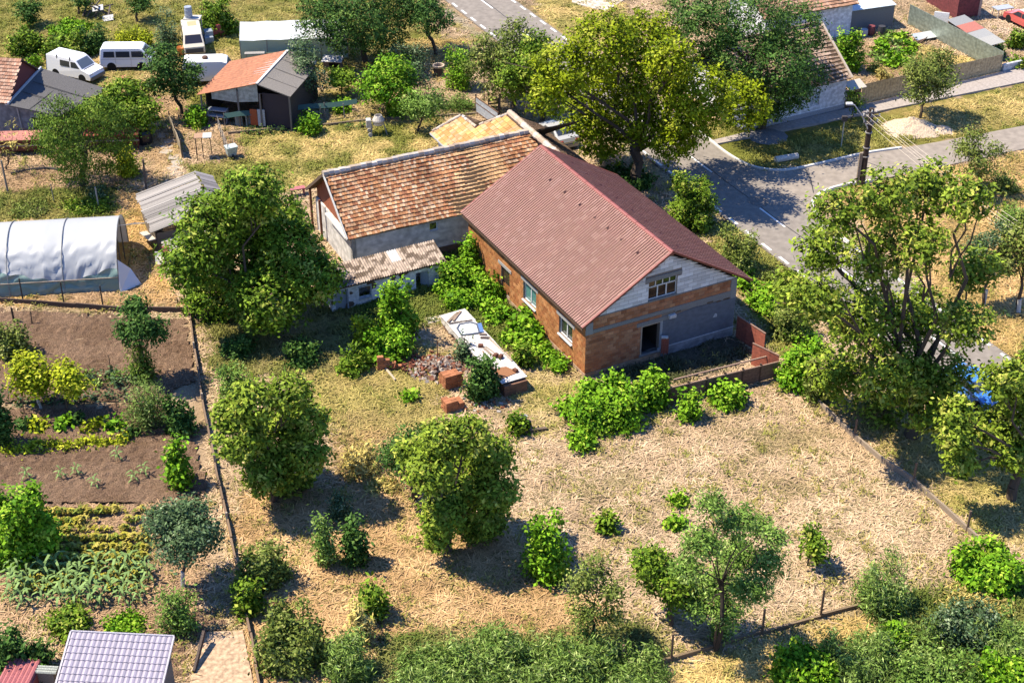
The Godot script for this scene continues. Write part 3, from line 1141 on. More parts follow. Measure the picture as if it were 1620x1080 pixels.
func make_red_house() -> void:
	var h := thing("brick_house", "unplastered brick house with a long dark red tile-pattern metal roof and white block gable", "house", Vector3(4.36, 0, 4.08), TURN)
	var brick_m := mat(Color.WHITE, 0.9, "grain", 0.8)
	var tones := [Color(0.60, 0.285, 0.15), Color(0.54, 0.24, 0.12), Color(0.64, 0.33, 0.18), Color(0.48, 0.205, 0.105)]
	var conc := mat(Color(0.30, 0.30, 0.295), 0.9, "grain", 0.7)
	var L := 15.7
	# walls behind the bricks
	var left_holes := [[L - 3.22, L - 1.58, 1.45, 2.68], [L - 7.87, L - 6.18, 1.40, 2.72], [L - 10.92, L - 9.75, 0.35, 2.28]]
	var gable_holes := [[3.83, 5.17, 0.5, 2.55]]
	var core := MB.new()
	wall_face(core, Vector3(0, 0, -L), Vector3(0, 0, 1), 0.0, L, 0.0, 3.62, left_holes)
	wall_face(core, Vector3(0, 0, 0), Vector3(1, 0, 0), 0.31, 10.29, 0.0, 3.62, gable_holes)
	wall_face(core, Vector3(10.6, 0, 0), Vector3(0, 0, -1), 0.0, L, 0.0, 4.0, [])
	wall_face(core, Vector3(10.29, 0, -L), Vector3(-1, 0, 0), 0.0, 9.98, 0.0, 3.62, [])
	core.slab([Vector3(0.02, 3.62, 0), Vector3(10.58, 3.62, 0), Vector3(10.58, 4.10, 0), Vector3(0.85, 4.10, 0)], 0.3)
	core.slab([Vector3(0.85, 4.10, 0), Vector3(4.22, 4.10, 0), Vector3(4.22, 6.15, 0)], 0.3)
	core.slab([Vector3(4.22, 4.10, 0), Vector3(6.22, 4.10, 0), Vector3(6.22, 4.23, 0), Vector3(4.22, 4.23, 0)], 0.3)
	core.slab([Vector3(4.22, 5.52, 0), Vector3(6.22, 5.52, 0), Vector3(6.22, 6.67, 0), Vector3(5.65, 7.0, 0), Vector3(4.22, 6.15, 0)], 0.3)
	core.slab([Vector3(6.22, 4.10, 0), Vector3(10.58, 4.10, 0), Vector3(6.22, 6.67, 0)], 0.3)
	core.slab([Vector3(10.58, 3.62, -L), Vector3(0.02, 3.62, -L), Vector3(5.65, 7.0, -L)], 0.3)
	part(h, "wall", core, mat(Color(0.30, 0.25, 0.21), 0.95, "grain", 0.8))
	var fl := MB.new()
	fl.abox(0.31, 10.28, 0.0, 0.45, -L + 0.31, -0.31)
	part(h, "floor", fl, mat(Color(0.07, 0.06, 0.055), 0.95))
	# partition behind the windows keeps the rooms dim
	var inner := MB.new()
	inner.abox(5.3, 5.42, 0.45, 3.6, -L + 0.31, -0.31)
	inner.abox(0.31, 5.3, 0.45, 3.6, -8.9, -8.8)
	inner.abox(0.31, 10.28, 3.45, 3.6, -L + 0.31, -0.31)
	part(h, "partition", inner, mat(Color(0.08, 0.06, 0.05), 0.95))
	# bricks: gable first, each a part; the long wall as one part
	courses(h, "brick", Vector3.ZERO, Vector3(1, 0, 0), 0.0, 5.25, 0.32, 3.02, 0.38, 0.225, gable_holes + [[3.5, 5.3, 2.55, 2.82]], tones, 300, no_top, brick_m)
	courses(h, "brick", Vector3.ZERO, Vector3(1, 0, 0), 0.46, 10.2, 3.30, 4.07, 0.38, 0.256, [[9.0, 10.2, 3.0, 3.32]], tones, 300, no_top, brick_m)
	courses(h, "brick", Vector3(0, 0, -L), Vector3(0, 0, 1), 0.0, L, 0.30, 3.40, 0.38, 0.225, left_holes, [Color(0.60, 0.27, 0.105), Color(0.54, 0.235, 0.09), Color(0.64, 0.31, 0.13), Color(0.50, 0.20, 0.08)], 0, no_top, brick_m)
	courses(h, "white_block", Vector3.ZERO, Vector3(1, 0, 0), 0.75, 10.55, 4.14, 7.0, 0.60, 0.255, [[4.22, 6.22, 4.2, 5.52], [3.97, 6.5, 5.5, 5.79]], [Color(0.82, 0.83, 0.84), Color(0.78, 0.79, 0.80), Color(0.85, 0.86, 0.87)], 300, gable_top, mat(Color.WHITE, 0.9, "fine", 0.8))
	# plinth of the long wall, in place of a damp course
	var pl := MB.new()
	pl.slab([Vector3(-0.035, -0.1, -L), Vector3(-0.035, -0.1, 0.035), Vector3(-0.035, 0.29, 0.035), Vector3(-0.035, 0.29, -L)], 0.03)
	pl.slab([Vector3(-0.03, -0.1, 0.035), Vector3(5.3, -0.1, 0.035), Vector3(5.3, 0.29, 0.035), Vector3(-0.03, 0.29, 0.035)], 0.03)
	part(h, "plinth", pl, mat(Color(0.48, 0.33, 0.22), 0.95, "blotch", 0.4))
	# concrete: tie beam, corner, lintels
	var beam := MB.new()
	for i in 12:
		var x0 := 0.44 + i * 0.82
		var x1 := minf(x0 + 0.82, 10.55)
		if x0 > 10.4:
			break
		var low := 3.04 if x0 < 5.5 else 2.98 - (x0 - 5.5) * 0.045 + rng.randf_range(-0.05, 0.03)
		beam.abox(x0, x1, low, 3.285 + rng.randf_range(-0.008, 0.008), -0.03, 0.03 + rng.randf() * 0.01)
	part(h, "tie_beam", beam, conc)
	var cor := MB.new()
	cor.abox(-0.03, 0.45, 3.02, 3.80, -0.03, 0.037)
	part(h, "corner_block", cor, mat(Color(0.36, 0.37, 0.38), 0.9, "grain", 0.7))
	var cor2 := MB.new()
	cor2.abox(10.2, 10.63, 2.55, 4.09, -0.03, 0.033)
	part(h, "corner_block", cor2, mat(Color(0.34, 0.34, 0.34), 0.9, "grain", 0.7))
	var ring := MB.new()
	ring.abox(-0.032, 0.02, 3.42, 3.62, -L, 0.03)
	part(h, "eaves_beam", ring, mat(Color(0.38, 0.37, 0.35), 0.9, "grain", 0.7))
	for l in [[Vector3(3.52, 2.55, 0), Vector3(6.08, 2.81, 0.055)], [Vector3(3.97, 5.52, 0), Vector3(6.5, 5.79, 0.06)]]:
		var lb := MB.new()
		lb.abox(l[0].x, l[1].x, l[0].y, l[1].y, -0.02, l[1].z)
		part(h, "lintel", lb, conc)
	for l in [[L - 3.5, L - 1.3, 2.69, 2.92], [L - 8.15, L - 5.9, 2.73, 2.95], [L - 11.3, L - 9.5, 2.29, 2.50]]:
		var lb := MB.new()
		lb.abox(-0.05, 0.0, l[2], l[3], -L + l[0], -L + l[1])
		part(h, "lintel", lb, mat(Color(0.46, 0.45, 0.44), 0.9, "grain", 0.7))
	var band := MB.new()
	band.abox(0.55, 10.55, 4.08, 4.13, -0.03, 0.04)
	part(h, "block_ledge", band, conc)
	# plastered panel to the right of the door
	var pan := MB.new()
	pan.slab([Vector3(5.28, 0.62, 0.04), Vector3(10.6, 0.62, 0.04), Vector3(10.6, 2.72, 0.04), Vector3(7.6, 2.83, 0.04), Vector3(6.1, 2.66, 0.04), Vector3(5.28, 2.5, 0.04)], 0.04)
	part(h, "plaster_panel", pan, mat(Color(0.13, 0.145, 0.175), 0.9, "asphalt", 0.25))
	var low := MB.new()
	low.abox(5.28, 10.6, -0.1, 0.6, 0.0, 0.07)
	part(h, "plaster_base", low, mat(Color(0.26, 0.28, 0.31), 0.9, "blotch", 0.3))
	var led := MB.new()
	led.abox(5.4, 10.62, 0.6, 0.64, 0.0, 0.085)
	part(h, "drip_ledge", led, mat(Color(0.60, 0.62, 0.63), 0.8))
	var jamb := MB.new()
	jamb.abox(5.17, 5.34, 0.45, 2.55, 0.0, 0.05)
	jamb.abox(5.05, 5.5, 0.4, 0.62, 0.0, 0.12)
	part(h, "door_jamb", jamb, mat(Color(0.42, 0.44, 0.47), 0.9, "grain", 0.9))
	var scar := MB.new()
	for s in [[9.7, 2.78, 0.5], [9.2, 2.74, 0.3], [8.5, 2.86, 0.45], [6.3, 2.86, 0.3]]:
		scar.abox(s[0], s[0] + s[2], s[1], s[1] + 0.09, 0.03, 0.05)
	part(h, "plaster_scar", scar, mat(Color(0.17, 0.12, 0.09), 0.95))
	var patch := MB.new()
	patch.slab([Vector3(9.0, 1.72, 0.045), Vector3(9.32, 1.70, 0.045), Vector3(9.3, 1.92, 0.045), Vector3(9.16, 1.98, 0.045)], 0.01)
	part(h, "plaster_patch", patch, mat(Color(0.55, 0.58, 0.60), 0.9))
	var box := MB.new()
	box.bev(5.72, 6.2, 2.62, 2.84, 0.0, 0.2, 0.02)
	part(h, "meter_box", box, mat(Color(0.66, 0.67, 0.68), 0.5))
	# openings
	var dz := MB.new()
	dz.abox(3.83, 3.91, 0.5, 2.55, -0.25, 0.03)
	dz.abox(3.91, 5.17, 2.47, 2.55, -0.25, 0.03)
	part(h, "door_frame", dz, mat(Color(0.52, 0.42, 0.32), 0.7))
	var ds := MB.new()
	ds.abox(3.75, 5.2, 0.40, 0.5, -0.3, 0.1)
	part(h, "door_sill", ds, conc)
	for w in [[L - 3.22, 1.64, 1.45, 1.23, Color(0.03, 0.035, 0.03)], [L - 7.87, 1.69, 1.40, 1.32, Color(0.08, 0.20, 0.19)]]:
		var win := window_part(h, Vector3(0, w[2], -L + w[0]), Vector3(0, 0, 1), w[1], w[3], 2, Color(0.80, 0.81, 0.83), w[4])
		var sill := MB.new()
		sill.abox(-0.13, 0.02, w[2] - 0.07, w[2] - 0.003, -L + w[0] - 0.03, -L + w[0] + w[1] + 0.03)
		part(win, "sill", sill, mat(Color(0.82, 0.83, 0.85), 0.5))
	var df := MB.new()
	df.abox(0.08, 0.16, 0.35, 2.28, -10.92, -10.84)
	df.abox(0.08, 0.16, 0.35, 2.28, -9.83, -9.75)
	df.abox(0.08, 0.16, 2.2, 2.28, -10.84, -9.83)
	var door := part(h, "door", df, mat(Color(0.22, 0.10, 0.05), 0.6))
	var dl := MB.new()
	dl.abox(0.10, 0.14, 0.37, 1.05, -10.83, -9.84)
	part(door, "door_panel", dl, mat(Color(0.42, 0.17, 0.06), 0.5))
	var dg := MB.new()
	dg.abox(0.11, 0.13, 1.06, 2.19, -10.83, -9.84)
	part(door, "pane", dg, glass_mat(Color(0.05, 0.035, 0.025)))
	# attic window: three lights below, four above
	var gf := MB.new()
	var x0 := 4.22
	var y0 := 4.23
	for e in [[0.0, 2.0, 0.0, 0.06], [0.0, 2.0, 1.23, 1.29], [0.0, 2.0, 0.80, 0.87], [0.0, 0.06, 0.06, 1.23], [1.94, 2.0, 0.06, 1.23], [0.64, 0.72, 0.06, 0.80], [1.26, 1.34, 0.06, 0.80], [0.48, 0.54, 0.87, 1.23], [0.98, 1.04, 0.87, 1.23], [1.47, 1.53, 0.87, 1.23]]:
		gf.abox(x0 + e[0], x0 + e[1], y0 + e[2], y0 + e[3], -0.16, -0.08)
	var aw := part(h, "attic_window", gf, mat(Color(0.84, 0.85, 0.84), 0.6))
	for e in [[0.06, 0.64, 0.06, 0.80], [0.72, 1.26, 0.06, 0.80], [1.34, 1.94, 0.06, 0.80], [0.06, 0.48, 0.87, 1.23], [0.54, 0.98, 0.87, 1.23], [1.04, 1.47, 0.87, 1.23], [1.53, 1.94, 0.87, 1.23]]:
		var g := MB.new()
		g.abox(x0 + e[0], x0 + e[1], y0 + e[2], y0 + e[3], -0.13, -0.115)
		part(aw, "pane", g, glass_mat(Color(0.018, 0.016, 0.014)))
	var asl := MB.new()
	asl.abox(4.2, 6.24, 4.16, 4.225, -0.1, 0.07)
	part(aw, "sill", asl, conc)
	# roof: pressed metal sheets with ribs and steps
	var pitch := atan(0.5917)
	var slope := 6.0 / cos(pitch)
	var width := 1.085
	var sheet := tile_sheet(width, slope)
	var red := StandardMaterial3D.new()
	red.resource_name = "red_roof_paint"
	red.albedo_color = Color.WHITE
	red.vertex_color_use_as_albedo = true
	red.roughness = 0.5
	red.metallic_specular = 0.4
	for side in [-1.0, 1.0]:
		var down := Vector3(side * cos(pitch), -sin(pitch), 0)
		var nrm := Vector3(side * sin(pitch), cos(pitch), 0)
		for i in 15:
			var along := down.cross(nrm)
			var z: float = 0.16 - width * (i + (0.0 if side < 0 else 1.0))
			var o := put(h, "roof_sheet", sheet[i], red)
			o.transform = Transform3D(Basis(down, nrm, along), Vector3(5.65, 7.25, z) + nrm * (0.0 if i % 2 else 0.004))
		# boards under the sheets
		var dk := MB.new()
		var e0 := Vector3(5.65, 7.14, 0.08)
		var e1 := e0 + down * (slope - 0.05)
		var e2 := e1 + Vector3(0, 0, -16.1)
		var e3 := e0 + Vector3(0, 0, -16.1)
		dk.slab([e1, e0, e3, e2] if side > 0 else [e0, e1, e2, e3], 0.06)
		part(h, "roof_deck", dk, mat(Color(0.10, 0.07, 0.05), 0.95))
		var vt := MB.new()
		vt.beam(Vector3(5.65, 7.25, 0.17) + nrm * 0.03, Vector3(5.65, 7.25, 0.17) + nrm * 0.03 + down * slope, 0.13, 0.12)
		part(h, "verge_trim", vt, mat(Color(0.26, 0.062, 0.050), 0.45))
		vt = MB.new()
		vt.beam(Vector3(5.65, 7.25, -16.1) + nrm * 0.03, Vector3(5.65, 7.25, -16.1) + nrm * 0.03 + down * slope, 0.13, 0.12)
		part(h, "verge_trim", vt, mat(Color(0.26, 0.062, 0.050), 0.45))
		var fa := MB.new()
		var ev := Vector3(5.65, 7.13, 0) + down * (slope - 0.06)
		fa.abox(ev.x - 0.02, ev.x + 0.02, ev.y - 0.16, ev.y, -16.0, 0.08)
		part(h, "fascia", fa, mat(Color(0.14, 0.08, 0.05), 0.8))
		var vs := [1.7, 3.55, 5.2, 6.75, 8.65, 10.6, 12.55] if side < 0 else [1.3, 3.2, 4.85, 6.5, 8.4, 10.4, 12.2, 14.1]
		for v in vs:
			var sg := MB.new()
			var c: Vector3 = Vector3(5.65, 7.25, -v) + down * 1.49 + nrm * 0.03
			var a := c + Vector3(0, 0, 0.17)
			var b := c - Vector3(0, 0, 0.17)
			var tip := c + nrm * 0.17 - down * 0.02
			var back := c - down * 0.34
			sg.tri(a, b, tip)
			sg.tri(b, a, tip)
			sg.tri(b, back, tip)
			sg.tri(back, a, tip)
			part(h, "roof_vent", sg, mat(Color(0.10, 0.03, 0.025), 0.6))
	var rc := MB.new()
	for i in 16:
		var z := 0.2 - i * 1.02
		rc.tube(Vector3(5.65, 7.22, z), Vector3(5.65, 7.22, z - 1.0), 0.15, 0.14, 10)
	part(h, "ridge_cap", rc, mat(Color(0.30, 0.085, 0.072), 0.5, "fine", 0.6))


func tile_sheet(width: float, length: float) -> Array:
	# metal roof sheets; x down the slope, z along the ridge
	var out := []
	for shade in 15:
		var b := MB.new()
		var ribs := 5
		var steps := 17
		var prof := [[0.0, 0.0], [0.20, 0.0], [0.30, 0.062], [0.86, 0.078], [1.0, 0.0]]
		var st := length / steps
		for s in steps:
			for r in ribs:
				var k := rng.randf_range(0.96, 1.04)
				var pale := n_soft.get_noise_2d((shade * 5 + r) * 2.4, s * 31.0)
				var c: Color = Color(0.190, 0.083, 0.066) * k * [1.0, 0.97, 1.03, 0.98][shade % 4]
				if pale > 0.2:
					c = c.lerp(Color(0.38, 0.23, 0.19), clampf((pale - 0.2) * 1.5, 0.05, 0.18))
				c.a = 1.0
				for j in 4:
					var z0: float = (r + prof[j][0]) * width / ribs
					var z1: float = (r + prof[j + 1][0]) * width / ribs
					var y0: float = prof[j][1]
					var y1: float = prof[j + 1][1]
					var xa := s * st
					var xb := (s + 1) * st
					b.quad(Vector3(xa, y0, z0), Vector3(xa, y1, z1), Vector3(xb, y1 + 0.028, z1), Vector3(xb, y0 + 0.028, z0), c)
					b.quad(Vector3(xb, y0 + 0.028, z0), Vector3(xb, y1 + 0.028, z1), Vector3(xb, y1, z1), Vector3(xb, y0, z0), c)
		out.append(b.mesh())
	return out


# ---------- the clay-tiled house ----------

func clay_patch(x: float, y: float, c: Color) -> Color:
	# replaced, paler tiles in the middle of the roof
	var e := absf(x - (9.6 + y * 0.25) + n_soft.get_noise_2d(x * 4.0, y * 4.0) * 3.0)
	if e < 1.5 and y < 4.6:
		return c.lerp(Color(0.66, 0.42, 0.21), 0.7)
	return c


func make_clay_house() -> void:
	var h := thing("clay_tiled_house", "old low house with patched orange clay tile roof and pale plastered walls", "house", Vector3(-10.74, 0, -7.87), 26.0)
	var tones := [Color(0.50, 0.25, 0.12), Color(0.44, 0.205, 0.10), Color(0.56, 0.34, 0.19), Color(0.34, 0.15, 0.08), Color(0.50, 0.29, 0.17), Color(0.62, 0.42, 0.27)]
	var orange := [Color(0.66, 0.37, 0.145), Color(0.60, 0.32, 0.12), Color(0.70, 0.44, 0.21), Color(0.62, 0.40, 0.22)]
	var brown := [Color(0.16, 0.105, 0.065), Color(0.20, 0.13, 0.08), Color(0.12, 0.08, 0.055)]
	var cement := [Color(0.66, 0.55, 0.44), Color(0.60, 0.47, 0.36), Color(0.72, 0.64, 0.56)]
	var s := Vector2(3.95, 2.9).length()
	var ux := 3.95 / s
	var uy := 2.9 / s
	# walls
	var w := MB.new()
	wall_face(w, Vector3(0.35, 0, -0.3), Vector3(1, 0, 0), 0.0, 11.0, 0.0, 2.95, [[5.55, 6.2, 1.9, 2.55], [9.9, 10.5, 1.9, 2.5]])
	wall_face(w, Vector3(0.35, 0, -7.6), Vector3(0, 0, 1), 0.31, 7.3, 0.0, 2.6, [])
	wall_face(w, Vector3(18.9, 0, -7.6), Vector3(-1, 0, 0), 0.31, 18.2, 0.0, 2.95, [])
	wall_face(w, Vector3(19.0, 0, 0.6), Vector3(0, 0, -1), 0.0, 10.2, 0.0, 2.95, [])
	wall_face(w, Vector3(11.7, 0, -12.0), Vector3(0, 0, 1), 0.0, 4.6, 0.0, 2.9, [])
	wall_face(w, Vector3(19.0, 0, -9.7), Vector3(-1, 0, 0), 0.31, 7.3, 0.0, 2.9, [])
	w.slab([Vector3(0.36, 2.95, -0.3), Vector3(11.3, 2.95, -0.3), Vector3(11.3, 3.02, -0.3), Vector3(0.36, 3.02, -0.3)], 0.2)
	part(h, "wall", w, mat(Color(0.62, 0.60, 0.57), 0.95, "blotch", 0.25))
	var pl := MB.new()
	pl.abox(0.3, 11.3, -0.1, 0.55, -0.32, -0.22)
	part(h, "plinth", pl, mat(Color(0.20, 0.14, 0.10), 0.95, "grain", 0.6))
	# loft gable of red boards, each a part, under a white barge board
	for i in 12:
		var b := MB.new()
		var z0 := -7.3 + i * 0.585
		var za := z0 + 0.57
		var y0 := 3.0 + (3.95 - absf(z0 + 3.95)) * 0.72
		var y1 := 3.0 + (3.95 - absf(za + 3.95)) * 0.72
		b.slab([Vector3(0.5, 2.6, z0), Vector3(0.5, 2.6, za), Vector3(0.5, y1, za), Vector3(0.5, y0, z0)], 0.03)
		part(h, "gable_board", b, mat(Color(0.30, 0.085, 0.035) * (0.85 + 0.3 * rng.randf()), 0.8, "fine", 0.8))
	var bb := MB.new()
	bb.beam(Vector3(-0.08, 2.93, 0.08), Vector3(-0.08, 5.86, -3.93), 0.05, 0.24)
	part(h, "barge_board", bb, mat(Color(0.80, 0.80, 0.78), 0.7))
	var bb2 := MB.new()
	bb2.beam(Vector3(-0.08, 2.93, -7.95), Vector3(-0.08, 5.86, -3.97), 0.05, 0.2)
	part(h, "barge_board", bb2, mat(Color(0.14, 0.09, 0.06), 0.8))
	var rail := MB.new()
	rail.beam(Vector3(0.1, 2.75, -0.35), Vector3(0.1, 2.75, -4.3), 0.3, 0.12)
	part(h, "gable_ledge", rail, mat(Color(0.78, 0.77, 0.74), 0.8))
	for z in [-7.5, -5.6]:
		var post := MB.new()
		post.abox(-0.02, 0.12, 0.0, 3.2, z, z + 0.14)
		part(h, "porch_post", post, mat(Color(0.20, 0.07, 0.03), 0.8))
	for win in [[5.55, 0.65, 1.9, 0.65], [9.9, 0.6, 1.9, 0.6]]:
		window_part(h, Vector3(0.35 + win[0], win[2], -0.3), Vector3(1, 0, 0), win[1], win[3], 1, Color(0.78, 0.78, 0.76), Color(0.02, 0.02, 0.025), 0.08)
	# roofs
	var front := PackedVector2Array([Vector2(0, -0.15), Vector2(19.0, -0.15), Vector2(15.4, s - 0.02), Vector2(0, s - 0.02)])
	tile_slope(h, Vector3(0, 3.0, 0), Vector3(1, 0, 0), Vector3(0, uy, -ux), front, 0.29, 0.185, tones, 150, 0.07, null, clay_patch)
	var back := PackedVector2Array([Vector2(3.6, 0), Vector2(19.2, 0), Vector2(19.2, s - 0.02), Vector2(0.0, s - 0.02)])
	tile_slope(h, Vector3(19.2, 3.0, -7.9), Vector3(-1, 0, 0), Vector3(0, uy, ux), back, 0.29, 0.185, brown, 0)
	# wing along the road; its ridge lies across the end of the first
	var wl := PackedVector2Array([Vector2(4.3, -0.1), Vector2(9.6, -0.1), Vector2(9.6, 0.9), Vector2(7.6, s - 0.02), Vector2(4.3, s - 0.02)])
	tile_slope(h, Vector3(11.35, 3.0, -12.4), Vector3(0, 0, 1), Vector3(ux, uy, 0), PackedVector2Array([Vector2(-0.1, -0.1), Vector2(6.2, -0.1), Vector2(9.2, s - 0.02), Vector2(5.2, s - 0.02), Vector2(3.5, 2.45), Vector2(1.1, 2.45)]), 0.36, 0.30, orange, 150, 0.02)
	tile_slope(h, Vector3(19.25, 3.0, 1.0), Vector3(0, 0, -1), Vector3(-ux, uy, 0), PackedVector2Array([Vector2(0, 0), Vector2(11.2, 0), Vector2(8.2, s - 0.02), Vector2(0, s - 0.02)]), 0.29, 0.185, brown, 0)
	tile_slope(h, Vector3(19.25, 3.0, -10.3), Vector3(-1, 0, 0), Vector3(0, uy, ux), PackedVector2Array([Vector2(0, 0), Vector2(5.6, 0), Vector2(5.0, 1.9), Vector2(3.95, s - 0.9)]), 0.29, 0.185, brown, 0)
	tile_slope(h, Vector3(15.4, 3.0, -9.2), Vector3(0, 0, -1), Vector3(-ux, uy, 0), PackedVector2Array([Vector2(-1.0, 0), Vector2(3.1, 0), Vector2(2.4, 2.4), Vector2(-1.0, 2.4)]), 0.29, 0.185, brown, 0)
	var cm := mat(Color.WHITE, 0.95, "grain", 1.2)
	caps(h, "ridge_tile", Vector3(-0.1, 5.93, -3.9), Vector3(15.2, 5.93, -3.9), 0.38, 0.23, cement, cm)
	caps(h, "ridge_tile", Vector3(15.3, 5.93, -7.3), Vector3(15.3, 5.93, 0.6), 0.38, 0.24, cement, cm)
	caps(h, "hip_tile", Vector3(15.3, 5.9, -7.3), Vector3(13.45, 4.58, -8.95), 0.36, 0.12, cement, cm)
	caps(h, "ridge_tile", Vector3(13.4, 4.55, -8.9), Vector3(13.3, 4.5, -11.35), 0.36, 0.12, cement, cm)
	caps(h, "hip_tile", Vector3(13.3, 4.5, -11.35), Vector3(11.3, 3.05, -12.5), 0.36, 0.12, cement, cm)
	var gut := MB.new()
	gut.tube(Vector3(11.25, 2.98, -12.4), Vector3(11.25, 2.98, -7.8), 0.07, 0.07, 6)
	gut.tube(Vector3(11.35, 2.95, -9.0), Vector3(11.6, 0.1, -9.0), 0.05, 0.05, 6)
	part(h, "gutter", gut, mat(Color(0.42, 0.44, 0.46), 0.5))


func make_white_shed() -> void:
	var h := thing("white_shed", "low peeling white shed with a rough corrugated roof in front of the clay-tiled house", "shed", Vector3(-4.81, 0, -6.97), TURN)
	# local x runs to the right along the front; the shed lies to the left of its node
	var mb := MB.new()
	wall_face(mb, Vector3(-7.55, 0, 0), Vector3(1, 0, 0), 0.0, 7.55, 0.0, 1.66, [[0.3, 1.1, 0.0, 1.36], [1.9, 2.72, 0.5, 1.3], [5.9, 6.8, 0.0, 1.28]], 0.22)
	wall_face(mb, Vector3(0, 0, 0), Vector3(0, 0, -1), 0.22, 1.3, 0.0, 1.8, [], 0.22)
	wall_face(mb, Vector3(-7.55, 0, -1.3), Vector3(0, 0, 1), 0.0, 1.08, 0.0, 1.8, [], 0.22)
	wall_face(mb, Vector3(0.0, 0, -1.3), Vector3(-1, 0, 0), 0.0, 7.55, 0.0, 2.0, [], 0.1)
	part(h, "wall", mb, mat(Color(0.82, 0.82, 0.82), 0.95, "blotch", 0.6))
	# places where the whitewash has come off
	for q in [[2.75, 0.9, 0.75, 0.7], [4.3, 1.1, 0.4, 0.55], [5.0, 1.35, 0.8, 0.3], [6.85, 1.45, 0.5, 0.2], [3.9, 0.3, 0.8, 0.4], [1.2, 0.0, 0.7, 0.45], [1.35, 0.9, 0.25, 0.3], [0.05, 0.5, 0.2, 0.4]]:
		var sc := MB.new()
		var pts := []
		for i in 8:
			var a := TAU * i / 8
			var rr := rng.randf_range(0.7, 1.15)
			pts.append(Vector3(-7.55 + q[0] + cos(a) * q[2] * 0.5 * rr, q[1] + q[3] * 0.5 + sin(a) * q[3] * 0.5 * rr, 0.004))
		sc.slab(pts, 0.003)
		part(h, "bare_patch", sc, mat(Color(0.20, 0.14, 0.10), 0.95, "grain", 0.8))
	var door := MB.new()
	door.abox(-7.22, -6.48, 0.02, 1.3, -0.12, -0.07)
	var dp := part(h, "door", door, mat(Color(0.36, 0.40, 0.44), 0.8, "fine", 1.0))
	var fr := MB.new()
	fr.abox(-7.3, -7.2, 0.0, 1.42, -0.05, 0.03)
	fr.abox(-6.5, -6.4, 0.0, 1.42, -0.05, 0.03)
	fr.abox(-7.2, -6.5, 1.33, 1.42, -0.05, 0.03)
	part(dp, "frame", fr, mat(Color(0.42, 0.46, 0.52), 0.8))
	var wf := MB.new()
	wf.abox(-5.7, -4.78, 1.28, 1.37, -0.04, 0.05)
	wf.abox(-5.7, -4.78, 0.42, 0.5, -0.04, 0.1)
	wf.abox(-4.86, -4.78, 0.5, 1.28, -0.04, 0.03)
	part(h, "window_frame", wf, mat(Color(0.50, 0.56, 0.62), 0.8))
	var d2 := MB.new()
	d2.box(Transform3D(Basis(Vector3.UP, -0.9), Vector3(-0.95, 0.62, -0.2)), Vector3(0.6, 1.15, 0.05))
	part(h, "door", d2, mat(Color(0.50, 0.56, 0.60), 0.8))
	var post := MB.new()
	post.abox(-2.75, -2.62, 0.9, 1.75, 0.0, 0.1)
	part(h, "beam_end", post, mat(Color(0.12, 0.07, 0.05), 0.9))
	# corrugated sheets, weathered
	for i in 7:
		var c := MB.new()
		for k in 7:
			var x0 := -7.95 + i * 1.2 + k * 0.1714
			for q in 10:
				var z0 := 0.35 - q * 0.2
				var z1 := z0 - 0.205
				var y0 := 1.80 + (0.35 - z0) * 0.30
				var y1 := 1.80 + (0.35 - z1) * 0.30
				var tn: Color = Color(0.56, 0.45, 0.36) * rng.randf_range(0.8, 1.15)
				var dirt := n_fine.get_noise_2d(x0 * 1.2, z0 * 2.0)
				if dirt > 0.08 and i != 4 or rng.randf() < 0.1:
					tn = tn.lerp(Color(0.15, 0.11, 0.08), clampf(0.4 + dirt * 2.0, 0.0, 0.9))
				if i == 4 and q > 4 and k > 0 and k < 5:
					tn = Color(0.80, 0.78, 0.74)
				tn.a = 1.0
				c.quad(Vector3(x0, y0, z0), Vector3(x0 + 0.10, y0 + 0.085, z0), Vector3(x0 + 0.10, y1 + 0.085, z1), Vector3(x0, y1, z1), tn)
				c.quad(Vector3(x0 + 0.10, y0 + 0.085, z0), Vector3(x0 + 0.1714, y0, z0), Vector3(x0 + 0.1714, y1, z1), Vector3(x0 + 0.10, y1 + 0.085, z1), tn * 0.95)
		var o := part(h, "roof_sheet", c, mat(Color.WHITE, 0.95, "grain", 1.3))
		o.position.y = (i % 2) * 0.02
		o.rotation_degrees.y = [0.0, 0.3, -0.4, 0.2, -0.2, 0.5, -0.5][i]
	var under := MB.new()
	under.slab([Vector3(-7.9, 1.74, 0.3), Vector3(0.25, 1.74, 0.3), Vector3(0.25, 2.28, -1.55), Vector3(-7.9, 2.28, -1.55)], 0.05)
	part(h, "roof_deck", under, mat(Color(0.16, 0.11, 0.08), 0.95))


func plank_slope(h: Node, o: Vector3, ex: Vector3, ey: Vector3, lx: float, ly: float, n: int, tone: Color, called := "roof_plank") -> void:
	# boards lying along ey side by side over ex, each a part, uneven at both ends
	var nn := ex.cross(ey).normalized()
	for i in n:
		var b := MB.new()
		var w := lx / n
		var a := o + ex * (i * w + 0.008) + nn * rng.randf_range(0.0, 0.035) + ey * rng.randf_range(-0.12, 0.08)
		var l := ly + rng.randf_range(-0.15, 0.1)
		var gap := 0.015 if rng.randf() < 0.8 else 0.05
		var c := tone * rng.randf_range(0.7, 1.3)
		c.a = 1.0
		b.slab([a, a + ex * (w - gap), a + ex * (w - gap) + ey * l + nn * rng.randf_range(-0.02, 0.02), a + ey * l], 0.025, c)
		part(h, called, b, mat(Color.WHITE, 0.95, "grain", 0.9))


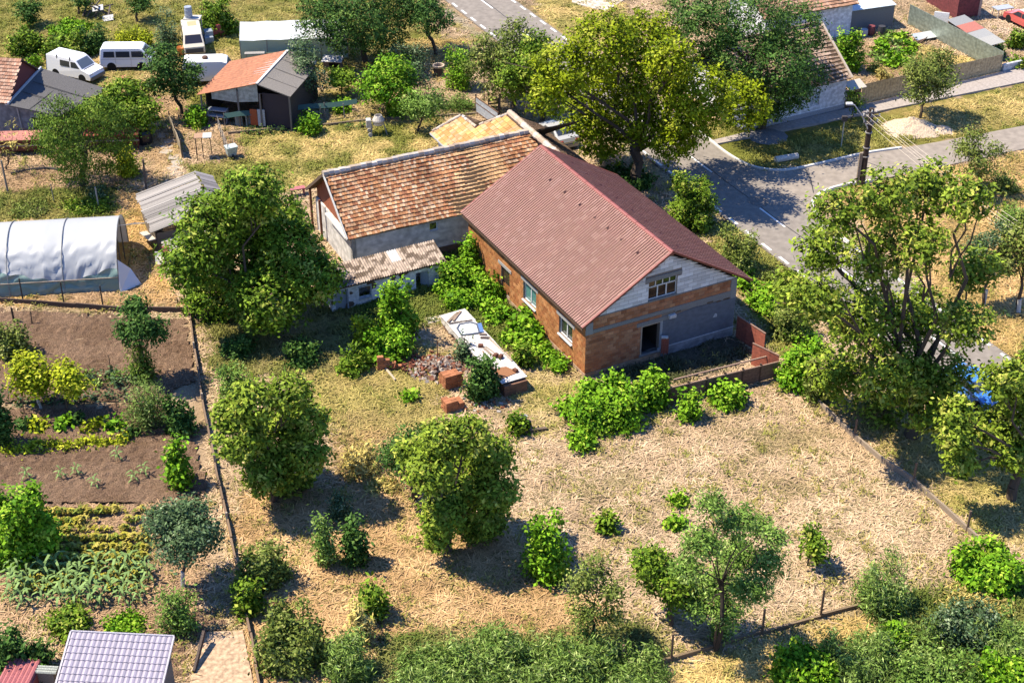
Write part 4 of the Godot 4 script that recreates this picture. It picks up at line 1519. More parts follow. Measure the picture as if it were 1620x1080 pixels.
func make_grey_shed() -> void:
	# ridge runs along V on its right side
	var h := thing("grey_shed", "grey weathered shed with plank roof beside the plastic tunnel, half under the walnut tree", "shed", Vector3(-24.25, 0, -10.6), 22.0)
	var dx := 4.35
	var rise := 1.0
	var e := Vector3(dx, rise, 0).normalized()
	var ln := Vector2(dx, rise).length()
	plank_slope(h, Vector3(0, 1.95, -6.0), Vector3(0, 0, 1), e, 6.1, ln, 26, Color(0.36, 0.335, 0.31))
	plank_slope(h, Vector3(dx + 1.2, 2.35, 0.1), Vector3(0, 0, -1), Vector3(-1.2, 0.6, 0).normalized(), 6.1, 1.34, 14, Color(0.30, 0.28, 0.28))
	plank_slope(h, Vector3(0.5, 1.25, 0.2), Vector3(0, 0, 1), Vector3(3.2, 0.35, 0).normalized(), 1.7, 3.3, 8, Color(0.44, 0.40, 0.36))
	var b := MB.new()
	wall_face(b, Vector3(0.25, 0, 0), Vector3(1, 0, 0), 0.0, 4.9, 0.0, 1.75, [], 0.08)
	wall_face(b, Vector3(0.25, 0, -5.8), Vector3(0, 0, 1), 0.0, 5.8, 0.0, 1.75, [], 0.08)
	wall_face(b, Vector3(5.3, 0, 0), Vector3(0, 0, -1), 0.0, 5.8, 0.0, 2.0, [], 0.08)
	wall_face(b, Vector3(5.3, 0, -5.85), Vector3(-1, 0, 0), 0.0, 5.0, 0.0, 1.75, [], 0.08)
	part(h, "wall", b, mat(Color(0.22, 0.18, 0.14), 0.95, "grain", 0.7))
	var ch := MB.new()
	ch.abox(0.4, 1.4, 1.0, 1.3, 1.0, 1.9)
	part(h, "chest", ch, mat(Color(0.24, 0.05, 0.03), 0.7))
	for q in [[-0.25, -2.6, 0.2, 1.35], [0.2, 1.3, 0.25, 0.85]]:
		var w := MB.new()
		w.beam(Vector3(q[0], q[2] + 0.5, q[1]), Vector3(q[0] + 0.25, q[3], q[1] + 2.6), 0.5, 0.06)
		part(h, "white_board", w, mat(Color(0.66, 0.60, 0.52), 0.9, "grain", 0.8))
	var cl := MB.new()
	cl.slab([Vector3(-0.2, 0.25, 1.3), Vector3(1.0, 0.3, 2.4), Vector3(1.1, 1.1, 1.9), Vector3(-0.1, 1.0, 1.0)], 0.03)
	part(h, "loose_sheet", cl, mat(Color(0.74, 0.72, 0.70), 0.8))


func make_polytunnel() -> void:
	var o := Vector3(-25.7, 0, -6.2)
	var h := thing("plastic_tunnel", "arched greenhouse of milky plastic film with torn lower edge and open straw-filled end", "greenhouse", o, 7.0)
	var L := 14.0
	var w := 6.6
	var ht := 3.3
	var film := film_mat(Color(0.40, 0.415, 0.425), 0.95)
	var green := film_mat(Color(0.30, 0.46, 0.43), 0.55)
	var prof := []
	for i in 25:
		var a := PI * i / 24.0
		prof.append(Vector2(-w / 2 + cos(a) * w / 2, pow(sin(a), 0.8) * ht))
	# film in three bays, hanging in folds; its lower front is thin, greenish and see-through
	for bay in 3:
		var b := MB.new()
		var g := MB.new()
		var n := 26
		for s in n:
			for i in 38:
				var q := []
				for e in [[s, i], [s + 1, i], [s + 1, i + 1], [s, i + 1]]:
					var t: float = e[0] / float(n)
					var run: float = (bay + t) * L / 3.0
					var edge := 1.25 + 0.28 * sin(run * 0.9 + 1.0) + 0.16 * absf(sin(run * 2.3)) - (0.35 if bay == 0 else 0.0) * sin(PI * t)
					var ab := asin(pow(edge / ht, 1.25))
					var a: float = ab * e[1] / 8.0 if e[1] <= 8 else lerpf(ab, PI, (e[1] - 8) / 30.0)
					var y := pow(maxf(sin(a), 0.0), 0.8) * ht
					var z := -w / 2 + cos(a) * w / 2
					var fold := 0.0
					if e[1] > 0 and e[1] < 38:
						fold = (0.06 * sin(y * 13.0 + n_fine.get_noise_2d(run * 0.35, y * 0.6) * 7.0) + 0.07 * n_fine.get_noise_2d(run * 0.9, y * 1.6)) * (1.0 if y < 2.8 else 0.2) - 0.07 * sin(PI * t)
					q.append(Vector3(-run, y + fold * 0.5, z + fold))
				if i < 8:
					g.quad(q[1], q[0], q[3], q[2])
				else:
					b.quad(q[1], q[0], q[3], q[2])
		put(h, "film_sheet", b.smooth(), film)
		put(h, "side_film", g.smooth(), green)
	for i in 5:
		var b := MB.new()
		b.bev(-2.6 * i - 2.3, -2.6 * i - 0.2, 0.0, 0.5, -1.6, -0.5, 0.15)
		part(h, "bed", b, mat(Color(0.05, 0.07, 0.03), 0.95))
	for k in 5:
		var b := MB.new()
		for i in 24:
			b.tube(Vector3(-k * L / 4.0, prof[i].y + 0.03, prof[i].x), Vector3(-k * L / 4.0, prof[i + 1].y + 0.03, prof[i + 1].x), 0.035, 0.035, 5)
		part(h, "hoop", b, mat(Color(0.30, 0.31, 0.32), 0.5))
	var rl := MB.new()
	rl.tube(Vector3(0, 0.95, -0.06), Vector3(-L, 0.95, -0.06), 0.045, 0.045, 5)
	part(h, "side_rail", rl, mat(Color(0.30, 0.25, 0.20), 0.7))
	var fl := MB.new()
	fl.slab([Vector3(0.05, 0.02, 0.35), Vector3(1.35, 0.03, -0.6), Vector3(0.75, 1.1, -0.9), Vector3(0.05, 2.0, -0.55)], 0.02)
	part(h, "film_flap", fl, film_mat(Color(0.78, 0.80, 0.82), 0.9))
	var fl2 := MB.new()
	fl2.slab([Vector3(0.05, 3.2, -3.0), Vector3(0.1, 2.0, -5.3), Vector3(1.5, 1.7, -6.0), Vector3(1.0, 2.5, -4.6)], 0.02)
	part(h, "film_flap", fl2, film_mat(Color(0.78, 0.80, 0.80), 0.8))
	var st := MB.new()
	st.abox(-L + 0.1, 0.25, -0.05, 0.1, -w + 0.2, -0.25)
	part(h, "straw_floor", st, mat(Color(0.46, 0.28, 0.09), 0.95, "straw", 0.2, 0.0, 3.0))
	var fr := MB.new()
	fr.tube(Vector3(0, 0, -1.9), Vector3(0, 2.9, -1.9), 0.04, 0.04, 5)
	fr.tube(Vector3(0, 0, -4.0), Vector3(0, 3.2, -4.0), 0.04, 0.04, 5)
	part(h, "door_post", fr, mat(Color(0.12, 0.10, 0.08), 0.8))
	var lf := MB.new()
	lf.slab([Vector3(-11.3, 0.05, 1.5), Vector3(-9.9, 0.05, 0.75), Vector3(-11.2, 0.95, 0.1), Vector3(-12.5, 1.4, -0.2)], 0.02)
	part(h, "film_flap", lf, film_mat(Color(0.76, 0.78, 0.80), 0.9))


func make_grey_house() -> void:
	var h := thing("grey_house", "grey-walled house with clay tile roof and dark felt annex roof beside the white van", "house", Vector3(-38.69, 3.20, -28.99) * Vector3(1, 0, 1), -11.0)
	var s := Vector2(3.1, 2.4).length()
	var ux := 3.1 / s
	var uy := 2.4 / s
	var grey := mat(Color(0.20, 0.205, 0.235), 0.9, "blotch", 0.3)
	var w := MB.new()
	wall_face(w, Vector3(-12.0, 0, -0.35), Vector3(1, 0, 0), 0.0, 11.8, 0.0, 3.15, [])
	wall_face(w, Vector3(-0.2, 0, -0.66), Vector3(0, 0, -1), 0.0, 5.4, 0.0, 3.15, [])
	wall_face(w, Vector3(-0.19, 0, -0.3), Vector3(1, 0, 0), 0.0, 3.9, 0.0, 2.75, [[1.75, 2.6, 0.95, 2.05]])
	wall_face(w, Vector3(3.7, 0, -0.62), Vector3(0, 0, -1), 0.0, 4.9, 0.0, 2.4, [])
	wall_face(w, Vector3(-0.2, 0, -6.1), Vector3(-1, 0, 0), 0.0, 11.0, 0.0, 3.15, [])
	part(h, "wall", w, grey)
	var gb := MB.new()
	gb.slab([Vector3(-0.18, 3.15, -0.4), Vector3(-0.18, 3.15, -6.0), Vector3(-0.18, 5.5, -3.1)], 0.1)
	part(h, "gable_panel", gb, mat(Color(0.19, 0.035, 0.035), 0.8, "fine", 0.7))
	window_part(h, Vector3(1.56, 0.95, -0.3), Vector3(1, 0, 0), 0.85, 1.1, 1, Color(0.36, 0.37, 0.40), Color(0.015, 0.015, 0.02), 0.06)
	var sur := MB.new()
	for e in [[1.42, 1.56, 0.8, 2.2], [2.41, 2.55, 0.8, 2.2]]:
		sur.abox(e[0], e[1], e[2], e[3], -0.31, -0.26)
	sur.abox(1.56, 2.41, 2.05, 2.2, -0.31, -0.26)
	sur.abox(1.56, 2.41, 0.8, 0.95, -0.31, -0.26)
	part(h, "window_surround", sur, mat(Color(0.33, 0.34, 0.37), 0.9))
	tile_slope(h, Vector3(-12.0, 3.15, 0), Vector3(1, 0, 0), Vector3(0, uy, -ux), PackedVector2Array([Vector2(0, 0), Vector2(12.0, 0), Vector2(12.0, s), Vector2(0, s)]), 0.3, 0.2, [Color(0.52, 0.31, 0.22), Color(0.46, 0.25, 0.17), Color(0.58, 0.38, 0.28)], 0, 0.02)
	tile_slope(h, Vector3(0, 3.15, -6.2), Vector3(-1, 0, 0), Vector3(0, uy, ux), PackedVector2Array([Vector2(0, 0), Vector2(12.0, 0), Vector2(12.0, s), Vector2(0, s)]), 0.3, 0.2, [Color(0.34, 0.2, 0.14)], 0, 0.02)
	var an := MB.new()
	an.slab([Vector3(0.0, 3.1, 0.15), Vector3(4.1, 2.55, 0.1), Vector3(5.6, 2.45, -5.6), Vector3(0.0, 3.6, -6.0)], 0.1)
	part(h, "annex_roof", an, mat(Color(0.17, 0.165, 0.165), 0.95, "grain", 0.6, 0.0, 2.0))
	for q in [[1.6, 2.6, 0.1], [0.2, 4.6, 2.0], [0.3, 4.7, 3.7]]:
		var sm := MB.new()
		if q[2] == 0.1:
			sm.beam(Vector3(1.7, 2.88, 0.1), Vector3(2.3, 3.02, -5.8), 0.06, 0.03)
		else:
			sm.beam(Vector3(q[0], 3.16 + q[2] * 0.08, -q[2]), Vector3(q[1], 2.53, -q[2] + 0.2), 0.06, 0.03)
		part(h, "felt_seam", sm, mat(Color(0.09, 0.088, 0.088), 0.95))
	var fl := MB.new()
	fl.beam(Vector3(-0.03, 3.2, 0.1), Vector3(-0.03, 3.72, -5.9), 0.12, 0.16)
	part(h, "flashing", fl, mat(Color(0.62, 0.66, 0.72), 0.5))
	var dp := MB.new()
	dp.tube(Vector3(-0.3, 3.1, 0.05), Vector3(0.5, 2.8, -0.2), 0.05, 0.05, 6)
	dp.tube(Vector3(0.5, 2.8, -0.2), Vector3(0.65, 0.4, -0.2), 0.05, 0.05, 6)
	part(h, "downpipe", dp, mat(Color(0.45, 0.46, 0.50), 0.5))


func make_barn() -> void:
	var h := thing("rust_roofed_shed", "open garden shed with half rusty metal and half grey felt roof", "shed", Vector3(-19.85, 0, -31.1), -13.0)
	# local: ridge along -z at x = 0
	var D := 7.0
	var rr := 3.9
	var rust := MB.new()
	for i in 14:
		# standing ribs run down the slope
		var z := -i * 0.5
		for e in [[0.0, 0.38, 0.0, 0.0], [0.38, 0.44, 0.0, 0.05], [0.44, 0.5, 0.05, 0.0]]:
			rust.quad(Vector3(-5.2, 2.45 + e[3], z - e[1]), Vector3(-5.2, 2.45 + e[2], z - e[0]), Vector3(0, rr + e[2], z - e[0]), Vector3(0, rr + e[3], z - e[1]))
	part(h, "rusty_sheet", rust, mat(Color(0.40, 0.155, 0.075), 0.75, "blotch", 0.35))
	for i in 12:
		# pale, unrusted streaks near the ridge
		var sk := MB.new()
		var z := -0.3 - i * 0.56
		var l := rng.randf_range(0.5, 1.7)
		var f := 1.4 / 5.2
		sk.slab([Vector3(-0.1 - l, rr + 0.006 - (0.1 + l) * 0.279, z), Vector3(-0.1, rr + 0.006 - 0.1 * 0.279, z - 0.02), Vector3(-0.1, rr + 0.006 - 0.1 * 0.279, z - 0.17), Vector3(-0.1 - l, rr + 0.006 - (0.1 + l) * 0.279, z - 0.06)], 0.002)
		part(h, "bare_streak", sk, mat(Color(0.66, 0.58, 0.54), 0.5))
	var felt := MB.new()
	felt.slab([Vector3(0.02, rr, 0.05), Vector3(2.75, 3.15, 0.15), Vector3(2.7, 3.1, -4.6), Vector3(2.4, 3.1, -D - 0.3), Vector3(0.02, rr, -D)], 0.08)
	part(h, "felt_roof", felt, mat(Color(0.30, 0.275, 0.245), 0.95, "grain", 0.5, 0.0, 2.0))
	for q in [-1.6, -3.4, -5.2]:
		var sm := MB.new()
		sm.beam(Vector3(0.1, rr - 0.02, q), Vector3(2.7, 3.16, q + 0.1), 0.05, 0.02)
		part(h, "felt_seam", sm, mat(Color(0.20, 0.185, 0.17), 0.95))
	var cap := MB.new()
	cap.beam(Vector3(0, rr + 0.03, 0.06), Vector3(0, rr + 0.03, -D), 0.2, 0.05)
	part(h, "ridge_strip", cap, mat(Color(0.74, 0.72, 0.69), 0.6))
	var pn := MB.new()
	pn.slab([Vector3(-4.0, 2.15, -0.2), Vector3(-1.85, 2.05, -0.2), Vector3(-1.85, 3.25, -0.2), Vector3(-4.0, 2.7, -0.2)], 0.04)
	pn.slab([Vector3(-1.75, 2.1, -0.2), Vector3(-0.1, 2.3, -0.2), Vector3(-0.1, 3.75, -0.2), Vector3(-1.75, 3.3, -0.2)], 0.04)
	part(h, "gable_panel", pn, mat(Color(0.40, 0.43, 0.39), 0.7, "blotch", 0.4))
	for x in [-4.9, -1.8, 0.05, 2.5]:
		var p := MB.new()
		p.abox(x - 0.06, x + 0.06, 0, 3.0 if absf(x) < 2.6 else 2.4, -0.26, -0.14)
		part(h, "post", p, mat(Color(0.24, 0.22, 0.20), 0.9))
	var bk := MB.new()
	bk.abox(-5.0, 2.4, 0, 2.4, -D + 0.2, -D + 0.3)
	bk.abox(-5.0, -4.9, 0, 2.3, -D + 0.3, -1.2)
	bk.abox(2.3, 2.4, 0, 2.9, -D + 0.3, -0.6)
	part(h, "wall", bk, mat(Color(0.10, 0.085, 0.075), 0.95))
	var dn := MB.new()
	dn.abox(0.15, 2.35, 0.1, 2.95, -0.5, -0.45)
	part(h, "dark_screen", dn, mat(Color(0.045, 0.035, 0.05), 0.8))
	var od := MB.new()
	od.abox(-0.95, -0.35, 0.2, 1.55, -0.35, -0.28)
	part(h, "orange_board", od, mat(Color(0.46, 0.10, 0.03), 0.7))
	var wd := MB.new()
	wd.abox(-0.30, 0.3, 0.2, 1.6, -0.32, -0.25)
	part(h, "white_board", wd, mat(Color(0.62, 0.66, 0.70), 0.6))
	for q in [[-4.6, -3.0, 0.55, Color(0.50, 0.55, 0.62)], [-4.6, -3.0, 1.05, Color(0.42, 0.46, 0.52)], [-2.3, -1.3, 0.9, Color(0.40, 0.46, 0.44)]]:
		var bn := MB.new()
		bn.abox(q[0], q[1], q[2], q[2] + 0.1, -0.9, -0.3)
		bn.abox(q[0], q[0] + 0.08, 0, q[2], -0.85, -0.35)
		bn.abox(q[1] - 0.08, q[1], 0, q[2], -0.85, -0.35)
		part(h, "bench", bn, mat(q[3], 0.7))
	var ws := MB.new()
	ws.lathe(Vector3(2.45, 3.2, -6.3), [[0.16, 0.0], [0.16, 0.25], [0.0, 0.27]], 10)
	part(h, "vent_pipe", ws, mat(Color(0.70, 0.66, 0.6), 0.6))


func make_far_greenhouse() -> void:
	var h := thing("far_greenhouse", "long greenhouse with white film roof and greenish see-through sides behind the rusty shed", "greenhouse", Vector3(-23.43, 0, -44.94), 5.0)
	var L := 9.2
	var W := 4.0
	var film := film_mat(Color(0.52, 0.55, 0.57), 0.95)
	for i in 4:
		var b := MB.new()
		var x0 := i * L / 4.0
		var x1 := (i + 1) * L / 4.0
		var m := (x0 + x1) / 2
		for e in [[x0, m], [m, x1]]:
			var s0 := 0.06 if e[0] == m else 0.0
			var s1 := 0.06 if e[1] == m else 0.0
			b.quad(Vector3(e[0], 2.0 - s0, 0.1), Vector3(e[1], 2.0 - s1, 0.1), Vector3(e[1], 2.9 - s1, -W / 2), Vector3(e[0], 2.9 - s0, -W / 2))
			b.quad(Vector3(e[1], 2.0 - s1, -W - 0.1), Vector3(e[0], 2.0 - s0, -W - 0.1), Vector3(e[0], 2.9 - s0, -W / 2), Vector3(e[1], 2.9 - s1, -W / 2))
		part(h, "roof_film", b, film)
		var f := MB.new()
		f.slab([Vector3(x0 + 0.03, 0.1, 0), Vector3(x1 - 0.03, 0.1, 0), Vector3(x1 - 0.03, 1.98, 0), Vector3(x0 + 0.03, 1.98, 0)], 0.01)
		part(h, "side_film", f, film_mat(Color(0.36, 0.48, 0.42), 0.72))
	for i in 5:
		var p := MB.new()
		var x := i * L / 4.0
		p.abox(x - 0.04, x + 0.04, 0, 2.0, -0.05, 0.03)
		p.abox(x - 0.04, x + 0.04, 0, 2.0, -W - 0.03, -W + 0.05)
		part(h, "post", p, mat(Color(0.34, 0.34, 0.32), 0.8))
	var en := MB.new()
	en.slab([Vector3(-0.01, 0.1, -W), Vector3(-0.01, 0.1, 0), Vector3(-0.01, 2.0, 0), Vector3(-0.01, 2.85, -W / 2), Vector3(-0.01, 2.0, -W)], 0.01)
	part(h, "end_film", en, film_mat(Color(0.40, 0.50, 0.45), 0.75))
	var bl := MB.new()
	bl.abox(2.2, 6.6, 0.1, 1.0, 0.5, 0.55)
	part(h, "front_screen", bl, film_mat(Color(0.22, 0.28, 0.22), 0.8))
	var tb := MB.new()
	tb.abox(0.4, 2.1, 1.1, 1.16, 0.6, 1.1)
	tb.abox(0.5, 0.56, 0, 1.1, 0.7, 0.76)
	tb.abox(1.9, 1.96, 0, 1.1, 0.7, 0.76)
	part(h, "potting_bench", tb, mat(Color(0.38, 0.36, 0.34), 0.8))


func make_white_houses() -> void:
	# the corner house, its road front along U
	var h := thing("white_house", "white house with brown clay tile roof on the street corner behind the dark green tree", "house", hv(38.1, 24.3), TURN)
	var w := MB.new()
	wall_face(w, Vector3(-9.6, 0, 0), Vector3(1, 0, 0), 0.0, 9.6, 0.0, 2.8, [[6.1, 7.0, 0.9, 2.0], [2.2, 3.1, 0.9, 2.0]])
	wall_face(w, Vector3(0, 0, 0), Vector3(0, 0, -1), 0.31, 8.6, 0.0, 2.8, [])
	wall_face(w, Vector3(-9.6, 0, -8.6), Vector3(0, 0, 1), 0.0, 8.29, 0.0, 2.8, [])
	wall_face(w, Vector3(-0.31, 0, -8.6), Vector3(-1, 0, 0), 0.0, 9.0, 0.0, 2.8, [])
	w.slab([Vector3(-0.02, 2.8, -0.1), Vector3(-0.02, 2.8, -8.5), Vector3(-0.02, 5.7, -4.3)], 0.28)
	part(h, "wall", w, mat(Color(0.78, 0.79, 0.82), 0.95, "blotch", 0.4))
	var pl := MB.new()
	pl.abox(-9.62, 0.02, -0.1, 0.45, -0.02, 0.05)
	part(h, "plinth", pl, mat(Color(0.46, 0.47, 0.50), 0.95, "grain", 0.6))
	for x in [-3.5, -7.4]:
		window_part(h, Vector3(x, 0.9, 0), Vector3(1, 0, 0), 0.9, 1.1, 2, Color(0.80, 0.80, 0.78), Color(0.35, 0.40, 0.44), 0.07)
	var s := Vector2(4.6, 3.1).length()
	var tones := [Color(0.44, 0.31, 0.22), Color(0.36, 0.245, 0.17), Color(0.50, 0.37, 0.28)]
	tile_slope(h, Vector3(-9.9, 2.75, 0.3), Vector3(1, 0, 0), Vector3(0, 3.1 / s, -4.6 / s), PackedVector2Array([Vector2(0, 0), Vector2(10.1, 0), Vector2(10.1, s), Vector2(0, s)]), 0.36, 0.26, tones, 0, 0.06)
	tile_slope(h, Vector3(0.2, 2.75, -8.9), Vector3(-1, 0, 0), Vector3(0, 3.1 / s, 4.6 / s), PackedVector2Array([Vector2(0, 0), Vector2(10.1, 0), Vector2(10.1, s), Vector2(0, s)]), 0.36, 0.26, tones, 0, 0.06)
	var ed := MB.new()
	ed.beam(Vector3(0.26, 2.8, 0.3), Vector3(0.26, 5.92, -4.3), 0.16, 0.16)
	part(h, "barge_board", ed, mat(Color(0.66, 0.55, 0.44), 0.8))
	caps(h, "ridge_tile", Vector3(-9.9, 5.92, -4.3), Vector3(0.2, 5.92, -4.3), 0.38, 0.16, tones, mat(Color.WHITE, 0.95, "grain", 1.2))
	# second house behind it
	var k := thing("white_house", "white house with orange-brown tile roof at the top edge beyond the corner house", "house", Vector3(28.50, 0, -50.51), 24.0)
	var kw := MB.new()
	kw.abox(-7.0, 2.1, 0, 3.0, -6.0, 0)
	part(k, "wall", kw, mat(Color(0.76, 0.78, 0.82), 0.95, "blotch", 0.4))
	var s2 := Vector2(3.5, 2.0).length()
	tile_slope(k, Vector3(-7.4, 3.0, 0.4), Vector3(1, 0, 0), Vector3(0, 2.0 / s2, -3.5 / s2), PackedVector2Array([Vector2(0, 0), Vector2(9.9, 0), Vector2(9.9, s2), Vector2(0, s2)]), 0.36, 0.26, [Color(0.52, 0.30, 0.19), Color(0.44, 0.25, 0.16), Color(0.56, 0.36, 0.25)], 0, 0.04)
	tile_slope(k, Vector3(2.5, 3.0, -6.6), Vector3(-1, 0, 0), Vector3(0, 2.0 / s2, 3.5 / s2), PackedVector2Array([Vector2(0, 0), Vector2(9.9, 0), Vector2(9.9, s2), Vector2(0, s2)]), 0.36, 0.26, [Color(0.4, 0.25, 0.17)], 0, 0.04)
	# lean-to with a pale metal roof
	var m := thing("metal_roofed_lean_to", "lean-to with a smooth pale blue-white metal roof beside the rear white house", "shed", Vector3(30.36, 0, -51.74), 20.0)
	for i in 5:
		var b := MB.new()
		b.slab([Vector3(-0.1 + i * 0.95, 2.15, 0.2), Vector3(0.83 + i * 0.95, 2.15, 0.2), Vector3(0.83 + i * 0.95, 3.0, -6.2), Vector3(-0.1 + i * 0.95, 3.0, -6.2)], 0.04)
		part(m, "roof_sheet", b, mat(Color(0.62, 0.70, 0.76), 0.45, "fine", 0.5))
	var mw := MB.new()
	mw.abox(0, 4.6, 0, 2.05, -0.08, 0)
	mw.abox(4.52, 4.6, 0, 2.05, -6.0, -0.08)
	part(m, "wall", mw, mat(Color(0.26, 0.26, 0.26), 0.9))
	# maroon building at the top right
	var r := thing("maroon_outbuilding", "flat-walled maroon outbuilding in the far yard beyond the sheet fence", "outbuilding", Vector3(43.10, 0, -55.84), 20.0)
	var rb := MB.new()
	rb.abox(-2.3, 0, 0, 2.6, -5, 0)
	part(r, "wall", rb, mat(Color(0.17, 0.035, 0.04), 0.8, "blotch", 0.5))
	var rr := MB.new()
	rr.slab([Vector3(-2.5, 2.61, 0.2), Vector3(0.2, 2.61, 0.2), Vector3(0.2, 2.9, -5.2), Vector3(-2.5, 2.9, -5.2)], 0.01)
	part(r, "roof", rr, mat(Color(0.28, 0.09, 0.08), 0.7))
	var rp := MB.new()
	rp.abox(0.02, 0.3, 0, 2.5, -0.3, 0.0)
	part(r, "pillar", rp, mat(Color(0.62, 0.46, 0.36), 0.9))


func make_lilac_shed() -> void:
	var h := thing("lilac_roofed_shed", "small shed with a lilac-grey pressed metal tile roof at the bottom edge", "shed", Vector3(-20.0, 0, 28.96), -4.0)
	# every pressed tile is a part; the slope falls towards the viewer
	var down := Vector3(0, -0.30, 1).normalized()
	var n := Vector3.RIGHT.cross(-down).normalized()
	var col := Color(0.37, 0.335, 0.40)
	var tile_m := mat(Color.WHITE, 0.42, "fine", 0.8)
	var cols := 19
	var tw := 4.68 / cols
	var shapes := []
	for k in 3:
		var b := MB.new()
		var c: Color = col * [1.0, 0.94, 1.06][k]
		c.a = 1.0
		var prof := [[0.0, 0.0], [0.2, 0.035], [0.5, 0.05], [0.8, 0.03], [1.0, 0.0]]
		for j in 4:
			var x0: float = prof[j][0] * tw
			var x1: float = prof[j + 1][0] * tw
			var y0: float = prof[j][1]
			var y1: float = prof[j + 1][1]
			b.quad(Vector3(x0, y0 + 0.04, 0.35), Vector3(x1, y1 + 0.04, 0.35), Vector3(x1, y1, 0), Vector3(x0, y0, 0), c)
			b.quad(Vector3(x0, y0 - 0.01, 0.352), Vector3(x1, y1 - 0.01, 0.352), Vector3(x1, y1 + 0.04, 0.35), Vector3(x0, y0 + 0.04, 0.35), c)
		shapes.append(b.mesh())
	for r in 11:
		for i in cols:
			var o := put(h, "roof_tile", shapes[(i * 5 + r * 3) % 3], tile_m)
			o.transform = Transform3D(Basis(Vector3.RIGHT, n, down), Vector3(i * tw, 2.82, 0) + down * (r * 0.35) + n * 0.02)
	var dk := MB.new()
	dk.slab([Vector3(0, 2.8, 0) + down * 3.85, Vector3(4.68, 2.8, 0) + down * 3.85, Vector3(4.68, 2.8, 0), Vector3(0, 2.8, 0)], 0.05)
	part(h, "roof_deck", dk, mat(Color(0.14, 0.12, 0.11), 0.9))
	var tr := MB.new()
	tr.beam(Vector3(-0.04, 2.86, 0), Vector3(-0.04, 2.86, 0) + down * 3.9, 0.08, 0.12)
	tr.beam(Vector3(4.72, 2.86, 0), Vector3(4.72, 2.86, 0) + down * 3.9, 0.08, 0.12)
	tr.beam(Vector3(-0.05, 2.86, -0.03), Vector3(4.73, 2.86, -0.03), 0.08, 0.12)
	part(h, "verge_trim", tr, mat(Color(0.46, 0.44, 0.50), 0.5))
	var w := MB.new()
	w.abox(0.2, 4.5, 0, 2.6, 0.2, 0.3)
	w.abox(0.2, 0.3, 0, 1.6, 0.3, 3.5)
	w.abox(4.4, 4.5, 0, 1.6, 0.3, 3.5)
	part(h, "wall", w, mat(Color(0.3, 0.26, 0.22), 0.9, "grain", 0.6))
	# neighbours at the frame's edge
	var c := thing("red_ribbed_cover", "rounded faded red ribbed cover beside the lilac-roofed shed", "cover", Vector3(-22.47, 0, 30.01), -4.0)
	for i in 7:
		var b := MB.new()
		b.tube(Vector3(-0.75 + i * 0.21, 0.95, 0.5), Vector3(-0.72 + i * 0.21, 0.95, -1.2), 0.14, 0.13, 8)
		part(c, "rib", b, mat(Color(0.50, 0.16, 0.16), 0.5))
	var cb := MB.new()
	cb.abox(-0.8, 0.7, 0, 0.9, -1.1, 0.4)
	part(c, "body", cb, mat(Color(0.36, 0.10, 0.10), 0.7))
	var gstrip := thing("corrugated_sheet", "short strip of grey-green corrugated sheet between red cover and lilac roof", "sheet", Vector3(-21.41, 0, 29.85), -4.0)
	for i in 3:
		var b := MB.new()
		b.tube(Vector3(-0.5, 0.95, -0.6 + i * 0.16), Vector3(0.55, 0.95, -0.6 + i * 0.16), 0.08, 0.08, 6)
		part(gstrip, "corrugation", b, mat(Color(0.42, 0.45, 0.40), 0.6))
	var gl := MB.new()
	gl.abox(-0.4, 0.4, 0, 0.88, -0.6, -0.25)
	part(gstrip, "support", gl, mat(Color(0.3, 0.26, 0.22), 0.9))


# ---------- the covered stack beside the brick house, and the brick heaps ----------

